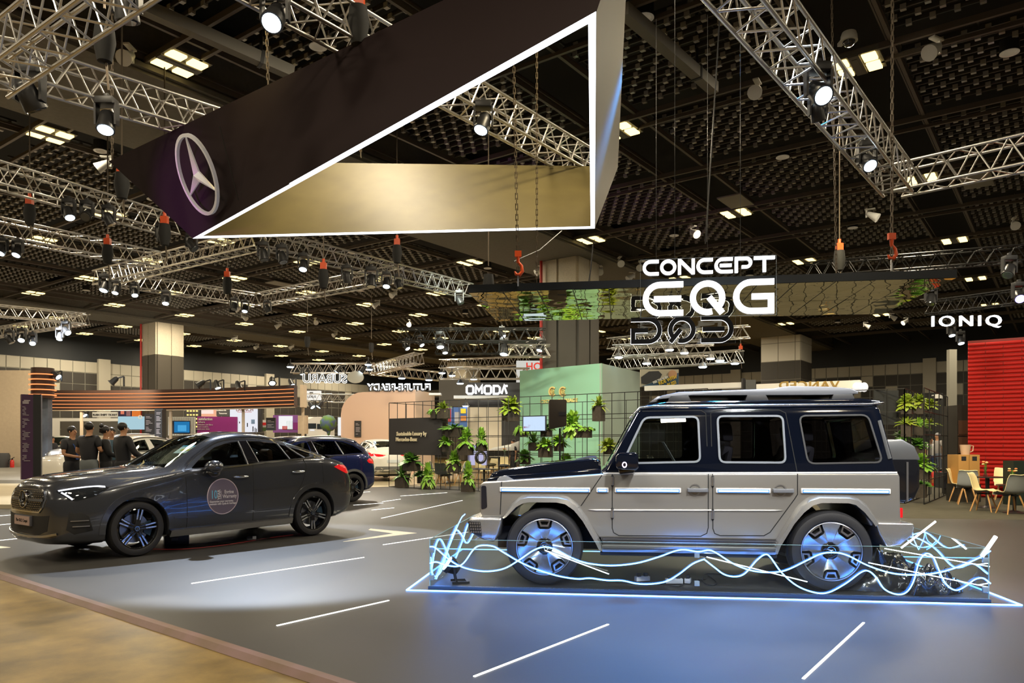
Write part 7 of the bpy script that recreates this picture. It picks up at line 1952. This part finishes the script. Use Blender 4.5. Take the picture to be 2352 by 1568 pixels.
w3_ = table('low dark round table right of the tall leafy floor plant',1112,1116,.62,.42); w4_ = table('high pale round table behind the wagon nose',1146,1100,.98,.42,m=mat('table_grey',(.3,.27,.2),.4)); vase('cream flower vase on the high pale round table',(w4_.x+.25,w4_.y,w4_.z),.98,8)
table('dark round table under the fern, behind the left grid',1030,1108,.7,.36)
def stool(lab, px, py, m):
    w = PZ(px, py, -.006); t = thing('round_stool', lab, 'stool', w)
    part('seat', MB().sphere((0,0,.62),.5,18,sq=(.46,.40,.14)), m, t, smooth=60)
    for a in range(4): part('leg', MB().cyl((.12*math.cos(a*1.57+.7),.12*math.sin(a*1.57+.7),.58),(.20*math.cos(a*1.57+.7),.20*math.sin(a*1.57+.7),0),.012,n=6), DARK, t)
stool('olive padded round stool behind the left grid, beside the high table',1128,1100,mat('stool_olive',(.10,.085,.04),.6))
stool('black padded round stool just above the wagon hood front',1157,1104,mat('stool_black',(.02,.022,.028),.6))

# ================================================================ people
SKIN = mat('skin', (.52,.27,.15), .5); HAIR = mat('hair_black', (.012,.010,.009), .45); SHOE = mat('shoe_black', (.015,.015,.015), .4)
def skinned(name, verts, edges, rad, root, m, parent, sub=1):
    me = bpy.data.meshes.new(name); me.from_pydata(verts, edges, []); o = bpy.data.objects.new('sk', me); COL.objects.link(o)
    md = o.modifiers.new('s','SKIN'); md.use_smooth_shade = True
    for i, r in enumerate(rad): me.skin_vertices[0].data[i].radius = (r[0], r[1]) if isinstance(r, tuple) else (r, r)
    me.skin_vertices[0].data[root].use_root = True
    sb = o.modifiers.new('u','SUBSURF'); sb.levels = sub; sb.render_levels = sub
    bpy.context.view_layer.update()
    m2 = bpy.data.meshes.new_from_object(o.evaluated_get(bpy.context.evaluated_depsgraph_get())); bpy.data.objects.remove(o); bpy.data.meshes.remove(me)
    m2.materials.clear(); m2.materials.append(m); m2.shade_smooth(); m2.name = name
    return link(name, m2, parent)
def person(lab, loc, rz, h=1.76, top=(.02,.02,.025), bottom=(.02,.02,.025), long_sleeve=False, hairk='short', arms=None, head_turn=0.0, female=False, extra=None, seedk=0):
    t = thing('person', lab, 'person', loc, rz); k = h/1.76
    sw = .185 if not female else .155
    Vv = []; E_ = []; Rr = []
    def add(p, r, par=None):
        Vv.append(tuple(V(p)*k)); Rr.append(tuple(x*k for x in r) if isinstance(r, tuple) else r*k)
        if par is not None: E_.append((par, len(Vv)-1))
        return len(Vv)-1
    pel = add((0,0,.98),(.13,.095)); ab_ = add((0,0,1.12),(.11,.085),pel); chs = add((0,.01,1.33),(.14,.09),ab_); nb = add((0,.01,1.46),(.075,.065),chs); nk = add((0,-.005,1.53),.052,nb)
    hd1 = add((0,-.02,1.585),(.062,.075),nk); hd2 = add((0,-.012,1.655),(.074,.092),hd1); add((0,0,1.72),(.060,.075),hd2)
    nose_dir = V((math.sin(head_turn),-math.cos(head_turn),0))
    arms = arms or (((-.24,.0,1.16),(-.26,-.04,.92)),((.24,.0,1.16),(.26,-.04,.92)))
    for s, (el, wr) in zip((-1,1), arms):
        sh = add((s*sw,.01,1.42),.062,chs); e = add(el,.042,sh); w = add(wr,.028,e)
        d = (V(wr)-V(el)).normalized(); sd = V((0,0,1)) if abs(d.z) < .7 else V((0,1,0)); pm = V(wr)+d*.07; p_ = add(tuple(pm),(.036,.020),w)
        for f in range(4):
            o = sd*(.027-.018*f); a = add(tuple(pm+d*.035+o),.009,p_); add(tuple(pm+d*(.085-.008*abs(f-1.5))+o*1.1+V((0,0,-.01))),.007,a)
        a = add(tuple(V(wr)+d*.035+sd*.035),.011,w); add(tuple(V(wr)+d*.08+sd*.055),.008,a)
    for s in (-1,1):
        hp = add((s*.09,0,.90),.095,pel); kn = add((s*.10,-.01,.50),.062,hp); an = add((s*.105,.02,.09),.040,kn); add((s*.11,-.13,.04),.034,an)
    skinned('body', Vv, E_, Rr, 0, SKIN, t)
    nz = V((0,-.012,1.63))*k
    hc = V((0,-.006,1.655))*k
    bn_ = MB()
    for s in (-1,1):
        sd = V((nose_dir.y*-s, nose_dir.x*s, 0))
        bn_.sphere(tuple(hc+nose_dir*.082*k+sd*.03*k+V((0,0,.0))),.010*k,6)
    part('eyes', bn_, INK, t)
    part('nose', MB().tube([hc+nose_dir*.085*k+V((0,0,.01)),hc+nose_dir*.108*k+V((0,0,-.028*k)),hc+nose_dir*.085*k+V((0,0,-.04*k))],[.008,.013,.008],6), SKIN, t, smooth=60)
    part('mouth', MB().tube([hc+nose_dir*.082*k+V((nose_dir.y*.022,-nose_dir.x*.022,-.068*k)),hc+nose_dir*.088*k+V((0,0,-.068*k)),hc+nose_dir*.082*k-V((nose_dir.y*.022,-nose_dir.x*.022,.068*k))],.006,6), mat('lips', (.35,.10,.08), .5), t, smooth=60)
    for s in (-1,1):
        sd = V((nose_dir.y*-s, nose_dir.x*s, 0)); part('ear', MB().sphere(tuple(hc+sd*.078*k+V((0,0,-.015))),.024*k,8,sq=(.6,.6,1.1)), SKIN, t, smooth=60)
    # hair
    g = MB(); b = -nose_dir
    hh = hc+b*.022*k+V((0,0,.032*k)); g.sphere(tuple(hh),.100*k,14,sq=(.90,.98,.93))
    if hairk == 'long': g.tube([hh+b*.03,hh+b*.075+V((0,0,-.10)),hh+b*.085+V((0,0,-.26)),hh+b*.06+V((0,0,-.36))],[.085,.095,.08,.03],10)
    if hairk == 'bun': g.sphere(tuple(hh+b*.07*k+V((0,0,.085*k))),.05*k,10).tube([hh+b*.05,hh+b*.085+V((0,0,-.08))],[.07,.04],8)
    if hairk == 'cap': pass
    part('hair', g, HAIR if hairk != 'cap' else mat('cap_grey', (.3,.3,.32), .6), t, smooth=70)
    # shirt or jacket
    def sub(idx_fn, name, m, grow, root=0, cutfn=None):
        pass
    TV = [(0,0,.86),(0,0,1.12),(0,.01,1.33),(0,.01,1.455)]; TR = [(.175,.150),(.170,.145),(.20,.150),(.10,.09)]; TE = [(0,1),(1,2),(2,3)]
    if long_sleeve: TV[0] = (0,0,.80); TR[0] = (.165,.125)
    for s, (el, wr) in zip((-1,1), arms):
        n = len(TV); TV.append((s*sw,.01,1.42)); TR.append(.088); TE.append((2,n))
        e = V((s*sw,.01,1.42)).lerp(V(el), 1 if long_sleeve else .72); TV.append(tuple(e)); TR.append(.066); TE.append((n,n+1))
        if long_sleeve: TV.append(tuple(V(el).lerp(V(wr),.95))); TR.append(.052); TE.append((n+1,n+2))
    skinned('jacket' if long_sleeve else 'shirt', [tuple(V(v)*k) for v in TV], TE, [tuple(x*k for x in r) if isinstance(r, tuple) else r*k for r in TR], 0, mat('cloth_%s' % '_'.join(str(x) for x in top), top, .75), t)
    PV = [(0,0,1.06),(0,0,.95)]; PR = [(.165,.14),(.172,.14)]; PE = [(0,1)]
    for s in (-1,1):
        n = len(PV); PV += [(s*.09,0,.85),(s*.10,-.01,.50),(s*.105,.02,.10)]; PR += [.122,.088,.07]; PE += [(1,n),(n,n+1),(n+1,n+2)]
    skinned('trousers', [tuple(V(v)*k) for v in PV], PE, [tuple(x*k for x in r) if isinstance(r, tuple) else r*k for r in PR], 0, mat('cloth_%s' % '_'.join(str(x) for x in bottom), bottom, .75), t)
    for s in (-1,1): part('shoe', MB().sphere((s*.11*k,-.05*k,.045*k),.5,12,sq=(.10*k,.28*k,.09*k)), SHOE, t, smooth=60)
    return t
def stand(px, Y, z=0.10): w = P(px, 0, Y); return V((w.x, Y, z))
p = person('person in black t-shirt with blue lanyard, leftmost of the group, looking right', stand(166,17.2), R(70), 1.80, arms=(((-.26,-.05,1.14),(-.10,-.30,1.08)),((.25,.0,1.14),(.12,-.28,1.02))), head_turn=.1)
part('lanyard', MB().tube([(-.07,.0,1.50),(-.05,-.125,1.36),(.0,-.14,1.16),(.06,-.125,1.36),(.07,.0,1.50)],.010,6).box((0,-.15,1.10),(.07,.01,.10)), mat('lanyard_blue', (.03,.12,.5), .5), p, smooth=60)
person('person in black t-shirt and grey trousers seen from behind, second from left', stand(205,16.8), R(172), 1.88, bottom=(.16,.18,.19), arms=(((-.26,-.0,1.16),(-.18,-.28,1.20)),((.27,.02,1.15),(.24,-.22,1.05))), head_turn=.2)
person('person in a long black dress with hair in a bun, third of the group', stand(243,17.0), R(120), 1.80, top=(.012,.012,.014), bottom=(.012,.012,.014), long_sleeve=True, hairk='bun', female=True, arms=(((-.20,-.05,1.14),(-.10,-.26,1.12)),((.20,-.05,1.14),(.10,-.26,1.10))), head_turn=.1)
person('person in a black suit jacket seen from behind, rightmost of the group, arm out right', stand(283,16.4), R(150), 1.86, top=(.014,.014,.018), bottom=(.014,.014,.018), long_sleeve=True, arms=(((-.29,-.06,1.14),(-.22,-.34,1.02)),((.26,.0,1.14),(.20,-.24,1.08))), head_turn=-.3)
person('person mostly hidden behind the one with the bun', stand(256,18.6), R(40), 1.80, top=(.05,.10,.14))
person('person with long dark hair sitting low at the far white counter', V((P(121,0,33).x,33,.12)), R(60), 1.70, hairk='long', female=True, long_sleeve=True, arms=(((-.2,-.08,1.14),(-.05,-.3,1.10)),((.2,-.08,1.14),(.05,-.3,1.10))))
person('person in dark clothes at the far white counter, right of the long-haired one', V((P(143,0,34).x,34,.02)), R(-30), 1.66, hairk='long', female=True)
person('person in a navy suit standing left of the red wall', V((P(2188,0,28.5).x,28.5,.01)), R(160), 2.02, top=(.012,.02,.05), bottom=(.012,.02,.06), long_sleeve=True, head_turn=-.4, arms=(((-.26,-.04,1.15),(-.20,-.20,1.0)),((.24,-.08,1.16),(.10,-.24,1.15))))
person('person in a white top seen through the right plant grid, left one', V((P(2137,0,32).x,32,.01)), R(20), 1.78, top=(.6,.6,.6), bottom=(.03,.06,.16))
person('person with a grey cap seen through the right plant grid, right one', V((P(2153,0,32).x,32,.01)), R(-70), 1.95, top=(.35,.33,.33), bottom=(.10,.12,.16), hairk='cap')
person('person seated low behind the plant grid near the mint booth', V((P(1179,0,33).x,33.2,.0)), R(-60), 1.70, top=(.03,.03,.035), bottom=(.03,.03,.035))
# ================================================================ light strips in the floor, chevrons
STR = emi('floor_strip', (1,.97,.90), 2.6)
lines = [('leftmost long white floor light line in front of the dark grey coupe',(440,1340),(836,1280)),('white floor light line nearest the concrete edge',(636,1437),(893,1379)),('white floor light line at the bottom centre',(1089,1554),(1397,1434)),('steep white floor light line at the bottom right',(1845,1559),(1984,1430)),
('white floor light line between the two cars, upper',(876,1190),(1062,1149)),('white floor light line ending at the platform left corner',(880,1251),(1075,1222)),('white floor light line under the coupe front, left edge',(-20,1243),(125,1228)),('short white floor light line at the far left behind the coupe',(-20,1186),(58,1180)),('second short white floor light line at the far left',(-20,1207),(44,1201)),
('short white floor light line right of the blue SUV, near',(854,1171),(905,1166)),('short white floor light line right of the blue SUV, middle',(878,1152),(920,1146)),('short white floor light line right of the blue SUV, far',(826,1131),(850,1129)),('short white floor light line before the plant grid',(920,1139),(1027,1131)),('white floor light line far behind the coupe tail',(812,1160),(880,1155))]
for lab, a, b in lines:
    p = PZ(*a); q = PZ(*b); solo('floor_light_line', MB().bar(p+V((0,0,.003)), q+V((0,0,.003)), .018, .006), STR, lab, 'light strip')
CHV = emi('chevron_light', (1,.88,.62), 1.1)
def flat(pts, z=.004): return [(v.x,v.y) for v in (PZ(*p) for p in pts)]
solo('floor_chevron', MB().prism(flat([(851,1214),(957,1224),(788,1244),(812,1240),(905,1225),(846,1217)]), .001, .005, 'z'), CHV, 'pale glowing arrow mark on the floor right of the coupe', 'floor mark')
solo('floor_chevron', MB().prism(flat([(-40,1250),(24,1257),(-40,1262)]), .001, .005, 'z'), CHV, 'pale glowing arrow tip on the floor at the left edge', 'floor mark')
for lab, px, py, rz, sz_ in (('black control box with a small display under the coupe',405,1249,.5,(.34,.2,.14)),('white cable socket box under the coupe middle',578,1238,.3,(.14,.06,.05))):
    w = PZ(px, py); t = thing('cable_box' if 'white' in lab else 'control_box', lab, 'box', w, rz)
    part('housing', MB().box((0,0,sz_[2]/2),sz_), BLACK if 'black' in lab else MATS['white_plastic'], t, bevel=.01)
    part('display' if 'black' in lab else 'plug', MB().box((-.03,-sz_[1]/2-.002,sz_[2]*.6),(.09,.006,.04)), GREYP if 'black' in lab else BLACK, t)
ps = [PZ(x,y)+V((0,0,.01)) for x,y in ((430,1252),(470,1250),(500,1246),(530,1250),(560,1243),(600,1240),(640,1232),(690,1228))]
solo('cable', MB().tube(spline([tuple(p) for p in ps],5), .006, 6), CBL, 'black cable on the floor beneath the dark grey coupe', 'cable', smooth=60)
ps = [PZ(x,y)+V((0,0,.01)) for x,y in ((350,1262),(420,1262),(520,1252),(620,1236),(700,1226))]
solo('cable', MB().tube(spline([tuple(p) for p in ps],5), .003, 6), mat('cable_red', (.3,.02,.02), .4, emit=(1,.05,.05), es=.06), 'thin red lit cable on the floor beneath the dark grey coupe', 'cable', smooth=60)
# ---------------------------------------------------------------- camera, world, light
cd = bpy.data.cameras.new('camera'); cam = bpy.data.objects.new('camera', cd); COL.objects.link(cam)
cam.location = (0,0,EH); cam.rotation_euler = (R(90),0,0)
cd.sensor_fit = 'HORIZONTAL'; cd.sensor_width = 36; cd.lens = FP/2352*36; cd.shift_y = (CY-784)/2352
cd.clip_end = 300; cd.clip_start = .05
S.camera = cam
w = bpy.data.worlds.new('world'); S.world = w; w.use_nodes = True
w.node_tree.nodes['Background'].inputs[0].default_value = (1,.9,.75,1); w.node_tree.nodes['Background'].inputs[1].default_value = .05
S.view_settings.view_transform = 'Standard'; S.view_settings.look = 'None'; S.view_settings.gamma = 1; S.view_settings.exposure = 0
S.view_settings.use_curve_mapping = False
S.cycles.use_denoising = True; S.cycles.max_bounces = 7; S.cycles.diffuse_bounces = 3; S.cycles.glossy_bounces = 4; S.cycles.transparent_max_bounces = 24; S.cycles.transmission_bounces = 4
S.cycles.sample_clamp_indirect = 4; S.cycles.caustics_reflective = False; S.cycles.caustics_refractive = False
def area(name, loc, size, power, col, rot=(0,0,0), sy=None):
    l = bpy.data.lights.new(name, 'AREA'); l.energy = power; l.color = col; l.shape = 'RECTANGLE'; l.size = size; l.size_y = sy or size
    o = bpy.data.objects.new(name, l); COL.objects.link(o); o.location = loc; o.rotation_euler = rot; return o
def spot(name, loc, target, power, col, ang, blend=.3, rad=.1):
    l = bpy.data.lights.new(name, 'SPOT'); l.energy = power; l.color = col; l.spot_size = R(ang); l.spot_blend = blend; l.shadow_soft_size = rad
    o = bpy.data.objects.new(name, l); COL.objects.link(o); o.location = loc
    o.rotation_euler = (V(target)-V(loc)).to_track_quat('-Z','Y').to_euler(); return o
WC = (1,.85,.60)
for a in (-8.1,.1,8.25,16.4,24.55,32.7,40.9,49):
    for b in (-7.5,3.4,8.85,20.3,31,42.3,55):
        if (a < 0 and b > 32): continue
        area('hall_lamp', AB(a,b,9.08), .9, 330 if b < 30 else 420, WC)
def sp(*a, **k): return spot('stage_spot', *a, **k)
# white pool on the grey coupe, thrown from behind it
sp((-5.3,15.8,7.4), (-3.5,11.3,0), 6500, (.74,.84,1), 38, .12, .10)
sp((-7.5,6.6,6.6), (-4.3,11.2,.8), 650, (.85,.90,1), 34, .8, .2)
# wash on the wagon and the floor before it
sp((2.6,2.6,5.6), (2.2,7.6,.9), 1900, (.97,.97,.95), 58, .7, .25)
sp((6.2,4.2,5.6), (3.2,7.7,.6), 1400, (.97,.96,.95), 50, .7, .25)
sp((-1.8,5.0,5.6), (.4,7.8,.6), 700, (.88,.93,1), 44, .7, .25)
sp((3.0,8.2,6.6), (3.5,5.9,0), 1500, (.70,.88,1), 46, .6, .2)
sp((1.6,9.5,6.6), (.9,6.7,0), 4200, (.01,.30,1), 46, .9, .2)
sp((3.0,9.8,6.6), (2.6,6.6,0), 2600, (.01,.30,1), 50, .9, .2)
sp((7.2,7.6,5.8), (6.0,6.9,0), 600, (.5,.22,1), 40, .7, .2)
# warm and violet light on the hanging triangle
sp((-3.6,9.6,8.4), (-2.3,10.7,4.9), 420, (1,.74,.25), 60, .9, .2)
sp((1.2,8.6,8.2), (.6,10.5,4.8), 260, (1,.74,.25), 60, .9, .2)
sp((-7.2,7.6,3.2), (-5.0,10.5,4.8), 700, (.6,.08,.8), 27, .8, .2)
# booth washes
sp((-17,31,4.6), (-19,40,3), 2610, (1,.85,.6), 80, .8, .3)
sp((-11,22,5.5), (-11,18,.8), 2030, (.9,.95,1), 80, .8, .3)
sp((-15,24,5.5), (-15,29,.6), 3190, (.9,.95,1), 80, .8, .3)
sp((-6,28,6), (-5.5,24,.8), 2175, (1,.9,.75), 70, .8, .3)
sp((-5,26,7), (-6,34,2.5), 2175, (1,.85,.65), 70, .8, .3)
sp((1,18,7.5), (0,25,1.6), 3480, (1,.88,.6), 75, .8, .3)
sp((-2,19,7), (.5,28,3), 2175, (.9,1,.85), 60, .8, .3)
sp((6,12,7.5), (9.5,19.5,1.6), 2465, (1,.84,.5), 70, .8, .3)
sp((10,13,7.5), (13.4,20,2.4), 1100, (1,.9,.75), 70, .8, .3)
sp((8,11,7.5), (10.4,16,.4), 1305, (1,.84,.5), 60, .8, .3)
